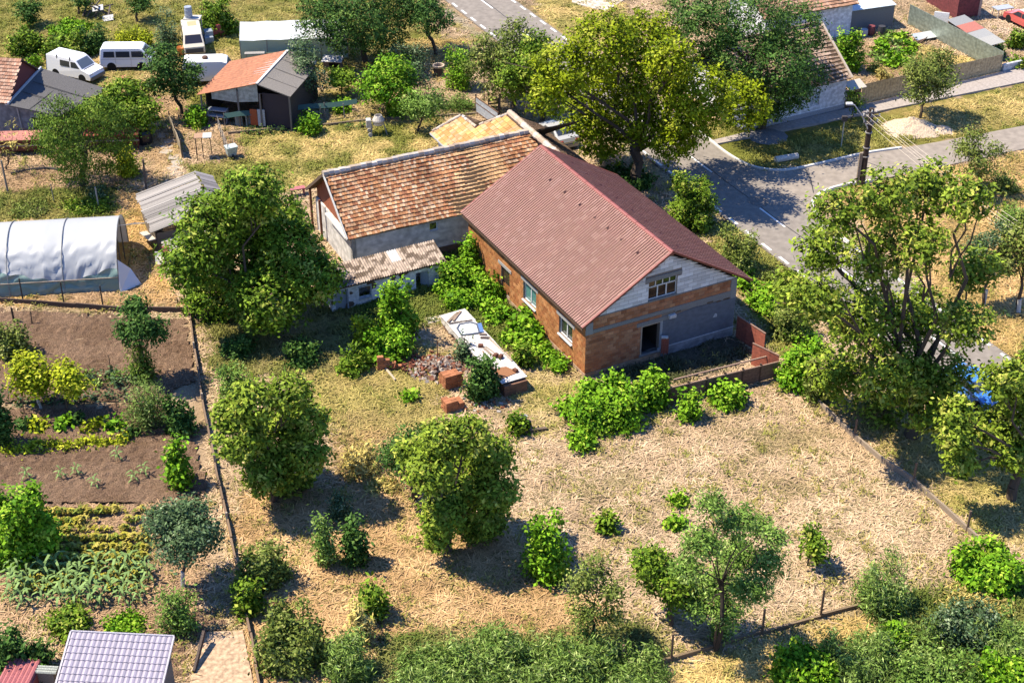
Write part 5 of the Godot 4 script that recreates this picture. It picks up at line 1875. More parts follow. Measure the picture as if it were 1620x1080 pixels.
func make_slab_stack() -> void:
	var o := Vector3(-4.44, 0, -1.53)
	var h := thing("covered_stack", "long low stack of building blocks covered with dirty white boards beside the brick house", "stack", o, 27.1)
	var L := 8.5
	var W := 1.6
	var blocks := MB.new()
	var bm := mat(Color.WHITE, 0.95, "grain", 0.8)
	for r in 3:
		for i in 17:
			var k := Color(0.34, 0.22, 0.16) * rng.randf_range(0.7, 1.2)
			k.a = 1.0
			blocks.abox(0.06 + rng.randf() * 0.03, W - 0.06, r * 0.27, r * 0.27 + 0.26, i * 0.5 + 0.01, i * 0.5 + 0.485, k)
	stuff(part(h, "block", blocks, bm))
	for i in 4:
		for r in 3:
			var eb := MB.new()
			eb.abox(0.05 + i * 0.38, 0.05 + i * 0.38 + 0.37, r * 0.27, r * 0.27 + 0.255, L, L + 0.2)
			part(h, "end_block", eb, mat(Color(0.27, 0.15, 0.10) * (0.8 + rng.randf() * 0.5), 0.95, "grain", 0.8))
	var z := -0.1
	var tilt := [0.02, -0.015, 0.02, -0.02, 0.015, 0.0]
	for i in 6:
		# the cover: overlapping boards that sag and tilt a little
		var l := 1.52
		var b := MB.new()
		b.box(Transform3D(Basis(Vector3.UP, tilt[i] * 1.3) * Basis(Vector3.RIGHT, tilt[i]), Vector3(W / 2 + tilt[i] * 2.0, 0.90 + (i % 2) * 0.035, z + l / 2)), Vector3(W + 0.16 - 0.04 * (i % 3), 0.035, l))
		part(h, "cover_board", b, mat(Color(0.66, 0.63, 0.585) * (0.92 + 0.12 * (i % 2)), 0.85, "blotch", 0.7))
		z += l - 0.1
	var sk := MB.new()
	for i in 9:
		var z0 := i * 0.62
		sk.slab([Vector3(0.0 - rng.randf() * 0.1, 0.35 + rng.randf() * 0.2, z0), Vector3(0.0 - rng.randf() * 0.1, 0.35 + rng.randf() * 0.2, z0 + 0.6), Vector3(0.0, 0.93, z0 + 0.61), Vector3(0.0, 0.93, z0)], 0.015)
	part(h, "hanging_film", sk, mat(Color(0.62, 0.58, 0.52), 0.8, "blotch", 0.8))
	# what lies on the cover
	var b1 := Basis(Vector3.UP, deg_to_rad(27.1))
	var wf := thing("window_frame", "blue-framed vehicle window lying on the white covered stack", "window frame", o + b1 * Vector3(0.85, 0.97, 2.2), 27.1 - 10.0)
	var ring := [Vector3(-0.62, 0, 0.62), Vector3(0.50, 0, 0.66), Vector3(0.62, 0, -0.35), Vector3(0.30, 0, -0.66), Vector3(-0.42, 0, -0.62), Vector3(-0.66, 0, -0.2)]
	var fb := MB.new()
	for i in 6:
		fb.beam(ring[i], ring[(i + 1) % 6] * 1.02, 0.10, 0.08)
	part(wf, "frame", fb, mat(Color(0.10, 0.12, 0.17), 0.5))
	var sd := MB.new()
	sd.slab([ring[1] + Vector3(0.05, 0.05, 0), ring[1] + Vector3(0.32, -0.01, -0.05), ring[2] + Vector3(0.32, -0.01, -0.1), ring[2] + Vector3(0.05, 0.05, 0)], 0.03)
	part(wf, "door_strip", sd, mat(Color(0.16, 0.30, 0.62), 0.4))
	var gl := MB.new()
	gl.slab([ring[0] * 0.9, ring[1] * 0.9, ring[2] * 0.9, ring[3] * 0.9, ring[4] * 0.9, ring[5] * 0.9], 0.02)
	part(wf, "pane", gl, mat(Color(0.66, 0.70, 0.74), 0.3, "", 1.0))
	var sticks := [
		["thin grey plank lying crosswise near the far end of the covered stack", 0.75, 1.25, 1.5, 78.0, Color(0.14, 0.11, 0.10)],
		["weathered plank lying aslant at the far end of the covered stack", 0.55, 0.55, 1.3, -55.0, Color(0.32, 0.24, 0.18)],
		["second weathered plank beside the aslant one on the covered stack", 0.85, 0.5, 1.2, -48.0, Color(0.38, 0.28, 0.21)],
		["short dark batten near the middle of the covered stack", 1.3, 3.6, 0.6, 60.0, Color(0.12, 0.09, 0.08)],
		["shortest batten just past the blue window frame on the stack", 1.35, 3.2, 0.45, 60.0, Color(0.22, 0.17, 0.14)],
		["long brown batten along the near half of the covered stack", 0.35, 5.9, 2.0, -8.0, Color(0.30, 0.20, 0.13)],
		["pale lath along the house-side edge of the covered stack", 1.55, 5.2, 2.9, 2.0, Color(0.52, 0.42, 0.32)],
		["grey board between the two loose bricks and pale lath on the stack", 1.0, 5.2, 1.4, 10.0, Color(0.42, 0.34, 0.27)],
		["grey-brown board next to the long batten on the covered stack", 0.75, 5.0, 1.3, 6.0, Color(0.36, 0.28, 0.22)],
	]
	for s in sticks:
		var t := put(self, "plank", plank_mesh(s[3], 0.09 if s[3] > 1.35 else 0.16), mat(s[5], 0.9, "grain", 1.0), o + b1 * Vector3(s[1], 0.965, s[2]), 27.1 + s[4])
		tag(t, s[0], "plank", "planks on the covered stack")
	var rs := thing("rust_sheet", "rusty brown sheet lying on the near end of the covered stack", "sheet", o + b1 * Vector3(0.62, 0.96, 7.5), 27.1)
	var rb := MB.new()
	rb.slab([Vector3(-0.55, 0.03, 0.62), Vector3(0.75, 0.03, 0.42), Vector3(0.35, 0.03, -0.45), Vector3(-0.5, 0.03, -0.55)], 0.025)
	part(rs, "plate", rb, mat(Color(0.36, 0.175, 0.09), 0.9, "grain", 0.7))
	var brs := [["dark brick chunk beside the long batten on the covered stack", 0.95, 5.75], ["dark brick chunk nearest the rusty sheet's far edge on the stack", 1.15, 6.0], ["reddish brick on the near corner of the covered stack", 1.25, 7.75], ["small dark chunk at the middle of the covered stack", 0.6, 4.4]]
	for s in brs:
		var bb := MB.new()
		bb.bev(-0.15, 0.15, 0, 0.2, -0.11, 0.11, 0.03)
		var t := put(self, "brick_chunk", bb.mesh(), mat(Color(0.20, 0.09, 0.06), 0.95), o + b1 * Vector3(s[1], 0.955, s[2]), 40.0 * s[2])
		tag(t, s[0], "brick", "bricks on the covered stack")
	# brick stacks: hollow blocks, each a part
	var piles := [
		["brick_stack", "orange hollow brick stack with stepped top nearest the covered stack, rear half", Vector3(-3.30, 0, 5.02), 27.0, 3, 4, 4, 0.0],
		["brick_stack", "lower orange brick stack with broken steps, in front of the taller one", Vector3(-3.16, 0, 7.37), 27.0, 3, 3, 3, 0.35],
		["brick_stack", "ruined brick corner with crumbling stepped edge beside the rubble", Vector3(-7.19, 0, 3.05), 8.0, 4, 1, 4, 0.6],
	]
	for q in piles:
		var s := thing(q[0], q[1], "brick stack", q[2], q[3])
		var bmesh := MB.new()
		bmesh.bev(-0.19, 0.19, 0.0, 0.235, -0.12, 0.12, 0.012)
		var m := bmesh.mesh()
		for y in q[6]:
			for x in q[4]:
				for zz in q[5]:
					if (q[7] > 0.5 and y > 3.6 - x * 0.9) or (q[7] < 0.5 and y >= q[6] - 1 and x + zz > 2 + q[7]) or (q[7] > 0.1 and q[7] < 0.5 and y == 2 and x > 1):
						continue
					var k := put(s, "brick", m, mat(Color(0.48, 0.20, 0.10) * [0.85, 1.0, 1.12][rng.randi() % 3], 0.95, "grain", 0.8))
					k.position = Vector3((x - q[4] / 2.0) * 0.385 + rng.randf_range(-0.02, 0.02), y * 0.24, -zz * 0.245 + rng.randf_range(-0.015, 0.015))
					k.rotation_degrees.y = rng.randf_range(-3, 3)
	# rubble
	var rub := MB.new()
	for i in 420:
		var a := rng.randf() * TAU
		var d := pow(rng.randf(), 0.6)
		var p: Vector3 = Vector3(-4.43, 0, 3.19) + Vector3(cos(a) * d * 2.0, 0, sin(a) * d * 1.5)
		var y := 0.5 * (1.0 - d) * rng.randf_range(0.6, 1.1)
		var sz := rng.randf_range(0.08, 0.3)
		var c: Color = [Color(0.36, 0.24, 0.18), Color(0.46, 0.36, 0.28), Color(0.30, 0.14, 0.09), Color(0.50, 0.44, 0.38)][rng.randi() % 4] * rng.randf_range(0.7, 1.2)
		c.a = 1.0
		rub.box(Transform3D(Basis(Vector3(rng.randfn(), rng.randfn(), rng.randfn()).normalized(), rng.randf() * TAU), p + Vector3.UP * y), Vector3(sz, sz * rng.randf_range(0.3, 0.8), sz * rng.randf_range(0.5, 1.0)), c)
	for i in 160:
		var p: Vector3 = Vector3(-5.44, 0, 2.71) + Vector3(rng.randfn() * 0.8, 0, rng.randfn() * 0.5)
		var sz := rng.randf_range(0.1, 0.26)
		var c := Color(0.34, 0.13, 0.08) * rng.randf_range(0.6, 1.2)
		c.a = 1.0
		rub.box(Transform3D(Basis(Vector3(rng.randfn(), rng.randfn(), rng.randfn()).normalized(), rng.randf() * TAU), p + Vector3.UP * rng.randf() * 0.3), Vector3(sz, sz * 0.5, sz * 0.6), c)
	for i in 60:
		var p: Vector3 = Vector3(-1.85, 0, 6.86) + Vector3(rng.randfn() * 1.0, 0, rng.randfn() * 0.35)
		var sz := rng.randf_range(0.08, 0.24)
		var c: Color = [Color(0.42, 0.17, 0.09), Color(0.55, 0.50, 0.46)][i % 2]
		rub.box(Transform3D(Basis(Vector3(rng.randfn(), rng.randfn(), rng.randfn()).normalized(), rng.randf() * TAU), p + Vector3.UP * 0.05), Vector3(sz, sz * 0.5, sz * 0.6), c)
	var ro := put(self, "rubble", rub.mesh(), mat(Color.WHITE, 0.95, "grain", 0.8))
	stuff(ro)
	tag(ro, "heap of broken brick and mortar between the brick stacks", "rubble")


func plank_mesh(l: float, w: float) -> ArrayMesh:
	var b := MB.new()
	b.bev(-w / 2, w / 2, 0.0, 0.035, -l / 2, l / 2, 0.006)
	return b.mesh()


# ---------- vehicles ----------

func vehicle(called: String, label: String, cat: String, at: Vector3, turn: float, prof: PackedVector2Array, width: float, belt: float, paint: Color, side_glass: Array, screens: Array, wheels: Array, wr: float, rough := 0.3) -> Node3D:
	# x forward; prof: side outline from the rear lower corner over the roof
	var t := thing(called, label, cat, at, turn)
	var top := 0.0
	var mid := Vector2.ZERO
	for p in prof:
		top = maxf(top, p.y)
		mid += p / prof.size()
	var hw := func(y: float) -> float: return width / 2.0 * (1.0 - 0.13 * clampf((y - belt) / (top - belt), 0.0, 1.0))
	var b := MB.new()
	var n := prof.size()
	var rings := []
	for e in [[1.0, 0.05], [0.93, 0.0], [-0.93, 0.0], [-1.0, 0.05]]:
		var r := []
		for p in prof:
			var q: Vector2 = p + (mid - p).normalized() * e[1]
			r.append(Vector3(q.x, q.y, e[0] * hw.call(p.y)))
		rings.append(r)
	for k in 3:
		for i in n:
			var j := (i + 1) % n
			b.quad(rings[k][i], rings[k][j], rings[k + 1][j], rings[k + 1][i])
	var flat := PackedVector2Array()
	for p in rings[0]:
		flat.append(Vector2(p.x, p.y))
	var id := Geometry2D.triangulate_polygon(flat)
	for i in range(0, id.size(), 3):
		var a := id[i]
		var c := id[i + 1]
		var d := id[i + 2]
		if (flat[c] - flat[a]).cross(flat[d] - flat[a]) < 0:
			var s := c
			c = d
			d = s
		b.tri(rings[0][a], rings[0][c], rings[0][d])
		b.tri(rings[3][a], rings[3][d], rings[3][c])
	part(t, "body", b, paint_mat(paint, rough))
	for s in side_glass:
		for side in [1.0, -1.0]:
			var g := MB.new()
			var ring := []
			for p in s:
				ring.append(Vector3(p.x, p.y, side * (hw.call(p.y) + 0.006)))
			if side < 0:
				ring.reverse()
			g.slab(ring, 0.02)
			part(t, "side_window", g, glass_mat(Color(0.030, 0.035, 0.045)))
	for s in screens:
		# [point a, point b, name, colour]: a pane across the body between two outline points
		var a: Vector2 = s[0]
		var c: Vector2 = s[1]
		var nn := Vector2(-(c - a).y, (c - a).x).normalized()
		if nn.dot((a + c) / 2.0 - mid) < 0:
			nn = -nn
		var q0 := a.lerp(c, 0.08) + nn * 0.008
		var q1 := a.lerp(c, 0.92) + nn * 0.008
		var w0: float = hw.call(q0.y) * 0.86
		var w1: float = hw.call(q1.y) * 0.82
		var g := MB.new()
		var ring := [Vector3(q0.x, q0.y, w0), Vector3(q0.x, q0.y, -w0), Vector3(q1.x, q1.y, -w1), Vector3(q1.x, q1.y, w1)]
		var fn: Vector3 = (ring[1] - ring[0]).cross(ring[2] - ring[0])
		if fn.dot(Vector3(nn.x, nn.y, 0)) < 0:
			ring.reverse()
		g.slab(ring, 0.02)
		part(t, s[2], g, glass_mat(s[3]))
	for x in wheels:
		for side in [1.0, -1.0]:
			var w := MB.new()
			var z: float = side * width * 0.47
			w.tube(Vector3(x, wr, z - side * 0.2), Vector3(x, wr, z + side * 0.02), wr, wr, 18)
			var wheel := part(t, "wheel", w, mat(Color(0.02, 0.02, 0.02), 0.9, ""))
			var r := MB.new()
			r.tube(Vector3(x, wr, z + side * 0.015), Vector3(x, wr, z + side * 0.03), wr * 0.6, wr * 0.5, 14)
			part(wheel, "rim", r, mat(Color(0.34, 0.34, 0.35), 0.5, ""))
			var arch := MB.new()
			arch.tube(Vector3(x, wr + 0.03, side * width * 0.47), Vector3(x, wr + 0.03, side * (width * 0.5 + 0.004)), wr * 1.18, wr * 1.18, 18)
			part(t, "wheel_arch", arch, mat(Color(0.015, 0.015, 0.015), 0.9, ""))
	return t


func strips(t: Node3D, called: String, list: Array, c: Color, rough := 0.5) -> void:
	for e in list:
		var b := MB.new()
		b.abox(e[0], e[1], e[2], e[3], e[4], e[5])
		part(t, called, b, mat(c, rough, ""))


func P2(a: float, b: float) -> Vector2:
	return Vector2(a, b)


func make_vehicles() -> void:
	var bus_p := PackedVector2Array([P2(2.15, 0.32), P2(2.24, 0.5), P2(2.22, 0.95), P2(2.02, 1.15), P2(1.42, 1.85), P2(1.2, 1.95), P2(-1.95, 1.97), P2(-2.1, 1.88), P2(-2.22, 1.15), P2(-2.26, 0.6), P2(-2.18, 0.32)])
	var bus := vehicle("white_minibus", "boxy white old minibus with three dark side windows, parked by the hedge", "van", Vector3(-32.96, 0, -43.95), 2.0, bus_p, 1.85, 1.1, Color(0.72, 0.74, 0.78), [
		PackedVector2Array([P2(-1.9, 1.2), P2(-0.95, 1.2), P2(-0.95, 1.70), P2(-1.83, 1.70)]), PackedVector2Array([P2(-0.82, 1.2), P2(0.35, 1.2), P2(0.35, 1.70), P2(-0.82, 1.70)]), PackedVector2Array([P2(0.5, 1.2), P2(1.75, 1.2), P2(1.38, 1.70), P2(0.5, 1.70)])],
		[[P2(2.02, 1.15), P2(1.42, 1.85), "windscreen", Color(0.05, 0.06, 0.07)], [P2(-2.1, 1.85), P2(-2.2, 1.2), "rear_window", Color(0.03, 0.03, 0.04)]], [-1.3, 1.25], 0.33)
	strips(bus, "bumper", [[2.2, 2.34, 0.38, 0.55, -0.85, 0.85], [-2.36, -2.22, 0.38, 0.55, -0.85, 0.85]], Color(0.30, 0.30, 0.31))
	strips(bus, "door_seam", [[-0.9, -0.885, 0.4, 1.75, 0.925, 0.932], [0.42, 0.435, 0.4, 1.75, 0.925, 0.932], [-2.1, 2.0, 1.02, 1.035, 0.925, 0.932]], Color(0.25, 0.2, 0.2))
	var van_p := PackedVector2Array([P2(2.3, 0.30), P2(2.40, 0.55), P2(2.30, 0.88), P2(1.52, 1.12), P2(0.85, 1.80), P2(0.6, 1.92), P2(-2.05, 1.95), P2(-2.25, 1.85), P2(-2.36, 0.7), P2(-2.32, 0.30)])
	var van := vehicle("white_panel_van", "white van with sloping bonnet and crew-cab side windows, left of the minibus", "van", Vector3(-37.04, 0, -41.88), -26.0, van_p, 1.85, 1.1, Color(0.76, 0.77, 0.80), [
		PackedVector2Array([P2(-0.75, 1.18), P2(0.25, 1.18), P2(0.25, 1.66), P2(-0.75, 1.66)]), PackedVector2Array([P2(0.38, 1.18), P2(1.32, 1.18), P2(0.88, 1.66), P2(0.38, 1.66)])],
		[[P2(1.52, 1.12), P2(0.85, 1.80), "windscreen", Color(0.10, 0.12, 0.14)]], [-1.35, 1.45], 0.33)
	strips(van, "bumper", [[2.3, 2.46, 0.32, 0.60, -0.88, 0.88]], Color(0.10, 0.10, 0.11))
	strips(van, "headlight", [[2.22, 2.34, 0.66, 0.82, 0.52, 0.85], [2.22, 2.34, 0.66, 0.82, -0.85, -0.52]], Color(0.45, 0.40, 0.36), 0.15)
	strips(van, "wiper_grille", [[1.52, 1.62, 1.09, 1.12, -0.7, 0.7]], Color(0.06, 0.06, 0.06))
	strips(van, "roof_bar", [[0.28, 0.34, 1.66, 2.02, 0.72, 0.84], [-1.1, -1.04, 1.66, 2.02, 0.72, 0.84]], Color(0.05, 0.05, 0.05))
	var wreck := vehicle("wrecked_van", "faded cream old van without glass, facing the viewer beneath the water tank", "van", Vector3(-28.14, 0, -48.12), -76.0, bus_p, 1.8, 1.1, Color(0.60, 0.54, 0.42), [
		PackedVector2Array([P2(-1.9, 1.2), P2(-0.95, 1.2), P2(-0.95, 1.70), P2(-1.83, 1.70)]), PackedVector2Array([P2(-0.82, 1.2), P2(0.35, 1.2), P2(0.35, 1.70), P2(-0.82, 1.70)]), PackedVector2Array([P2(0.5, 1.2), P2(1.75, 1.2), P2(1.38, 1.70), P2(0.5, 1.70)])],
		[[P2(2.02, 1.15), P2(1.42, 1.85), "windscreen", Color(0.025, 0.02, 0.02)]], [-1.3, 1.25], 0.33, 0.7)
	strips(wreck, "grille", [[2.18, 2.3, 0.45, 0.85, -0.75, 0.75]], Color(0.05, 0.05, 0.05), 0.8)
	strips(wreck, "rust_patch", [[-1.4, -0.3, 1.955, 1.972, -0.5, 0.3], [1.2, 1.9, 0.5, 0.9, 0.88, 0.91]], Color(0.42, 0.30, 0.18), 0.9)
	var camp_p := PackedVector2Array([P2(2.0, 0.4), P2(2.1, 1.2), P2(1.7, 1.9), P2(1.3, 2.05), P2(-1.7, 2.1), P2(-1.9, 2.0), P2(-2.0, 1.2), P2(-1.95, 0.4)])
	var camp := vehicle("white_camper", "white flat-topped camper with a round roof vent, half hidden by the rusty shed", "van", Vector3(-25.59, 0, -40.80), 6.0, camp_p, 2.0, 1.2, Color(0.76, 0.76, 0.74), [PackedVector2Array([P2(-1.6, 1.25), P2(-0.4, 1.25), P2(-0.4, 1.75), P2(-1.6, 1.75)])],
		[[P2(2.1, 1.2), P2(1.7, 1.9), "windscreen", Color(0.08, 0.1, 0.1)]], [-1.2, 1.2], 0.33)
	var vent := MB.new()
	vent.lathe(Vector3(-0.1, 2.08, 0.1), [[0.24, 0.0], [0.26, 0.12], [0.2, 0.2], [0.0, 0.2]], 12)
	part(camp, "roof_vent", vent, mat(Color(0.14, 0.07, 0.04), 0.8))
	var car_p := PackedVector2Array([P2(2.02, 0.28), P2(2.12, 0.5), P2(2.02, 0.76), P2(1.05, 0.95), P2(0.35, 1.42), P2(-0.9, 1.46), P2(-1.55, 1.10), P2(-1.95, 1.0), P2(-2.1, 0.75), P2(-2.06, 0.28)])
	var glassy := [PackedVector2Array([P2(-1.25, 1.0), P2(-0.3, 0.98), P2(-0.3, 1.33), P2(-0.85, 1.34)]), PackedVector2Array([P2(-0.2, 0.98), P2(0.85, 0.98), P2(0.32, 1.33), P2(-0.2, 1.33)])]
	var screens := [[P2(1.05, 0.95), P2(0.35, 1.42), "windscreen", Color(0.05, 0.06, 0.07)], [P2(-0.9, 1.46), P2(-1.55, 1.10), "rear_window", Color(0.03, 0.035, 0.04)]]
	var c1 := vehicle("silver_car", "silver car seen from behind under the yellow-green tree beside the old house", "car", Vector3(3.45, 0, -29.12), 118.0, car_p, 1.75, 0.95, Color(0.36, 0.36, 0.35), glassy, screens, [-1.25, 1.3], 0.31)
	strips(c1, "bumper", [[-2.16, -2.02, 0.3, 0.55, -0.8, 0.8]], Color(0.30, 0.29, 0.27))
	strips(c1, "tail_light", [[-2.1, -2.0, 0.72, 0.9, 0.55, 0.82], [-2.1, -2.0, 0.72, 0.9, -0.82, -0.55]], Color(0.30, 0.03, 0.02), 0.2)
	var c2 := vehicle("blue_car", "blue car on the road, mostly hidden behind the walnut tree's lower branches", "car", Vector3(27.07, 0, 6.08) + Vector3(0, 0.09, 0), -62.0, car_p, 1.75, 0.95, Color(0.05, 0.18, 0.48), glassy, screens, [-1.25, 1.3], 0.31)
	strips(c2, "bumper", [[2.02, 2.16, 0.3, 0.5, -0.8, 0.8]], Color(0.05, 0.14, 0.36))
	var c3 := vehicle("red_car", "red vehicle with pale cargo rack at the far top right yard edge", "car", Vector3(46.86, 0, -53.61), 115.0, car_p, 1.75, 0.95, Color(0.46, 0.09, 0.08), glassy, screens, [-1.25, 1.3], 0.31)
	strips(c3, "roof_rack", [[-0.7, 0.2, 1.5, 1.56, -0.7, 0.7]], Color(0.7, 0.68, 0.64))


# ---------- the pole and the street ----------

func make_pole() -> void:
	var at := Vector3(25.72, 0, -21.50)
	var t := thing("utility_pole", "dark weathered utility pole with street lamp arm at the road junction", "pole", at)
	var b := MB.new()
	b.tube(Vector3(0.12, 0, 0), Vector3(0.12, 6.1, 0), 0.23, 0.19, 8)
	part(t, "post", b, mat(Color(0.075, 0.055, 0.045), 0.95, "grain", 1.5))
	var s := MB.new()
	s.abox(-0.32, -0.10, 0, 2.6, -0.12, 0.12)
	part(t, "concrete_stub", s, mat(Color(0.34, 0.28, 0.22), 0.95, "grain", 0.8))
	for y in [2.3, 3.0, 4.2, 4.9, 5.5]:
		var band := MB.new()
		band.tube(Vector3(0.12, y, 0), Vector3(0.12, y + 0.07, 0), 0.27, 0.27, 8)
		part(t, "band", band, mat(Color(0.40, 0.38, 0.36), 0.6))
	for e in [[5.55, 0.9], [5.1, 0.75], [5.85, 0.55]]:
		var c := MB.new()
		c.beam(Vector3(0.12 - e[1] * 0.7, e[0], 0.22), Vector3(0.12 + e[1] * 0.7, e[0], 0.12), 0.09, 0.09)
		part(t, "cross_arm", c, mat(Color(0.22, 0.19, 0.17), 0.8))
		for k in 3:
			var i := MB.new()
			var x: float = 0.12 + (k - 1) * e[1] * 0.62
			i.lathe(Vector3(x, e[0] + 0.04, 0.17), [[0.03, 0.0], [0.07, 0.04], [0.05, 0.1], [0.07, 0.14], [0.0, 0.2]], 8)
			part(t, "insulator", i, mat(Color(0.66, 0.64, 0.60), 0.3))
	var arm := MB.new()
	arm.tube(Vector3(0.05, 4.45, 0.1), Vector3(-0.55, 5.6, 0.2), 0.05, 0.05, 6)
	arm.tube(Vector3(-0.55, 5.6, 0.2), Vector3(-1.2, 6.45, 0.25), 0.05, 0.045, 6)
	arm.tube(Vector3(-1.2, 6.45, 0.25), Vector3(-1.5, 6.6, 0.28), 0.045, 0.045, 6)
	var a := part(t, "lamp_arm", arm, mat(Color(0.66, 0.67, 0.68), 0.5))
	var head := MB.new()
	head.bev(-1.85, -1.35, 6.52, 6.68, 0.13, 0.42, 0.06)
	part(a, "lamp_head", head, mat(Color(0.74, 0.74, 0.73), 0.4))
	# wires sag away towards the lower right
	var ends := [[Vector3(-0.3, 5.7, 0.17), 0.0], [Vector3(0.12, 5.75, 0.17), 0.5], [Vector3(0.6, 5.7, 0.17), 1.0], [Vector3(-0.25, 5.25, 0.17), 0.1], [Vector3(0.5, 5.25, 0.17), 0.85]]
	for k in ends.size():
		var w := MB.new()
		var p: Vector3 = at + ends[k][0]
		var q: Vector3 = Vector3(34.44, 5.20, 0.83) + Vector3(ends[k][1] - 0.4, ends[k][0].y - 5.6, ends[k][1] * -0.4)
		var last := p
		for i in range(1, 15):
			var f := i / 14.0
			var nx := p.lerp(q, f) - Vector3.UP * 4.0 * f * (1.0 - f) * 0.45
			w.tube(last, nx, 0.013, 0.013, 4, Color.WHITE, false)
			last = nx
		var o := put(self, "power_line", w.mesh(), mat(Color(0.46, 0.40, 0.33), 0.5, ""))
		tag(o, ["first power line on the side nearest the white house", "middle upper power line from the pole top", "outer upper power line on the side away from the house", "lower power line below the first one", "lowest power line below the outer one"][k], "power line", "power lines from the pole")


func make_street_things() -> void:
	# sheet-metal fence on the corner plot
	var f := thing("sheet_fence", "tall fence of galvanised yellowish metal sheets along the pavement", "fence", hv(39.7, 24.2), TURN)
	for i in 7:
		if i == 99:
			continue
		var b := MB.new()
		var x0 := i * 2.14
		for k in 8:
			var xa := x0 + k * 0.264
			b.slab([Vector3(xa, 0.08, 0.0), Vector3(xa + 0.2, 0.08, 0.0), Vector3(xa + 0.2, 1.85 - i * 0.03, 0.0), Vector3(xa, 1.85 - i * 0.03, 0.0)], 0.01)
			b.slab([Vector3(xa + 0.2, 0.08, 0.0), Vector3(xa + 0.264, 0.08, 0.03), Vector3(xa + 0.264, 1.85 - i * 0.03, 0.03), Vector3(xa + 0.2, 1.85 - i * 0.03, 0.0)], 0.01)
		part(f, "sheet", b, mat(Color(0.46, 0.38, 0.24), 0.5, "blotch", 0.5, 0.3))
	var side0 := Vector3(41.68, 0, -42.57)
	var side1 := Vector3(36.20, 0, -53.92)
	var t := thing("sheet_fence", "long grey-green metal sheet side fence between the vegetable plot and far yard", "fence", side0, rad_to_deg(atan2(-(side1 - side0).z, (side1 - side0).x)))
	var n := 11
	var ln := side0.distance_to(side1) / n
	for i in n:
		var b := MB.new()
		for sd in [0.0]:
			b.abox(i * ln, (i + 1) * ln - 0.01, 0.05, 1.9, -0.015 - 0.006 * (i % 2), 0.015 - 0.006 * (i % 2))
		part(t, "sheet", b, mat(Color(0.30, 0.35, 0.30), 0.45, "blotch", 0.4, 0.35))
	var top := MB.new()
	top.abox(0, n * ln, 0.0, 0.06, 0.02, 0.14)
	part(t, "bottom_rail", top, mat(Color(0.62, 0.52, 0.36), 0.9))
	# dark gate between house and fence
	var g := thing("yard_gate", "dark maroon yard gate with a small white tiled cap beside the white corner house", "gate", hv(38.25, 24.2), TURN)
	var gb := MB.new()
	gb.abox(0, 1.35, 0.1, 1.6, -0.03, 0.03)
	part(g, "leaf", gb, mat(Color(0.09, 0.03, 0.035), 0.7))
	var cp := MB.new()
	cp.slab([Vector3(-0.15, 1.85, 0.5), Vector3(1.5, 1.85, 0.5), Vector3(1.5, 2.2, -0.5), Vector3(-0.15, 2.2, -0.5)], 0.08)
	part(g, "cap", cp, mat(Color(0.66, 0.60, 0.52), 0.9, "grain", 0.8))
	# low white wall after the fence
	var lw := thing("low_wall", "low whitewashed wall continuing from the sheet fence to the photo's edge", "wall", hv(54.9, 24.1), TURN)
	var lb := MB.new()
	lb.bev(0, 8.0, 0, 0.7, -0.25, 0.0, 0.03)
	part(lw, "panel", lb, mat(Color(0.56, 0.56, 0.57), 0.9, "blotch", 0.5))
	# sand heap
	var sb := MB.new()
	var rings := 9
	var segs := 26
	var pts := []
	for j in rings + 1:
		var row := []
		for i in segs:
			var a := TAU * i / segs
			var rr := j / float(rings)
			var r := (1.0 + 0.22 * n_fine.get_noise_2d(cos(a) * 2.0, sin(a) * 2.0 + 7.0)) * rr
			var y := 1.0 * pow(1.0 - rr, 1.1) + n_fine.get_noise_2d(cos(a) * r * 5.0, sin(a) * r * 5.0) * 0.16 * (1.0 - rr)
			row.append(Vector3(cos(a) * r * 2.5, maxf(y, -0.05), -sin(a) * r * 1.9))
		pts.append(row)
	for j in rings:
		for i in segs:
			var k := (i + 1) % segs
			sb.quad(pts[j + 1][i], pts[j + 1][k], pts[j][k], pts[j][i])
	var so := put(self, "sand_heap", sb.mesh(), mat(Color(0.74, 0.58, 0.42), 0.95, "blotch", 0.9, 0.0, 3.0), Vector3(31.63, 0, -31.33))
	tag(so, "pale sand heap on the verge beneath the roadside tree", "sand heap")
	var sm := put(self, "sand_heap", sb.mesh(), mat(Color(0.74, 0.58, 0.42), 0.95, "blotch", 0.9, 0.0, 3.0), Vector3(33.95, 0, -30.98))
	sm.scale = Vector3(0.42, 0.45, 0.5)
	tag(sm, "small sand heap at the foot of the larger one", "sand heap")
	var lg := MB.new()
	lg.tube(Vector3(-0.95, 0.24, 0), Vector3(0.95, 0.24, 0), 0.25, 0.25, 12)
	var lo := put(self, "concrete_log", lg.mesh(), mat(Color(0.62, 0.58, 0.52), 0.9, "blotch", 0.9), Vector3(20.86, 0, -25.53), 20.0)
	tag(lo, "pale concrete pipe section lying on the verge by the kerb", "concrete pipe")
	var sp := thing("marker_post", "thin pale post with a small dark head on the verge by the pole", "post", Vector3(25.48, 0, -27.98))
	var pb := MB.new()
	pb.tube(Vector3.ZERO, Vector3(0, 2.2, 0), 0.045, 0.045, 6)
	part(sp, "post", pb, mat(Color(0.55, 0.55, 0.50), 0.7))
	var ph := MB.new()
	ph.bev(-0.2, 0.2, 2.15, 2.6, -0.12, 0.12, 0.04)
	part(sp, "head", ph, mat(Color(0.06, 0.05, 0.05), 0.7))
	var dp := thing("dirt_pile", "grey gravel patch in the tree's shade on the corner verge", "gravel", Vector3(20.08, 0, -29.93))
	var db := MB.new()
	db.lathe(Vector3.ZERO, [[1.6, -0.02], [1.2, 0.12], [0.5, 0.22], [0.0, 0.25]], 12)
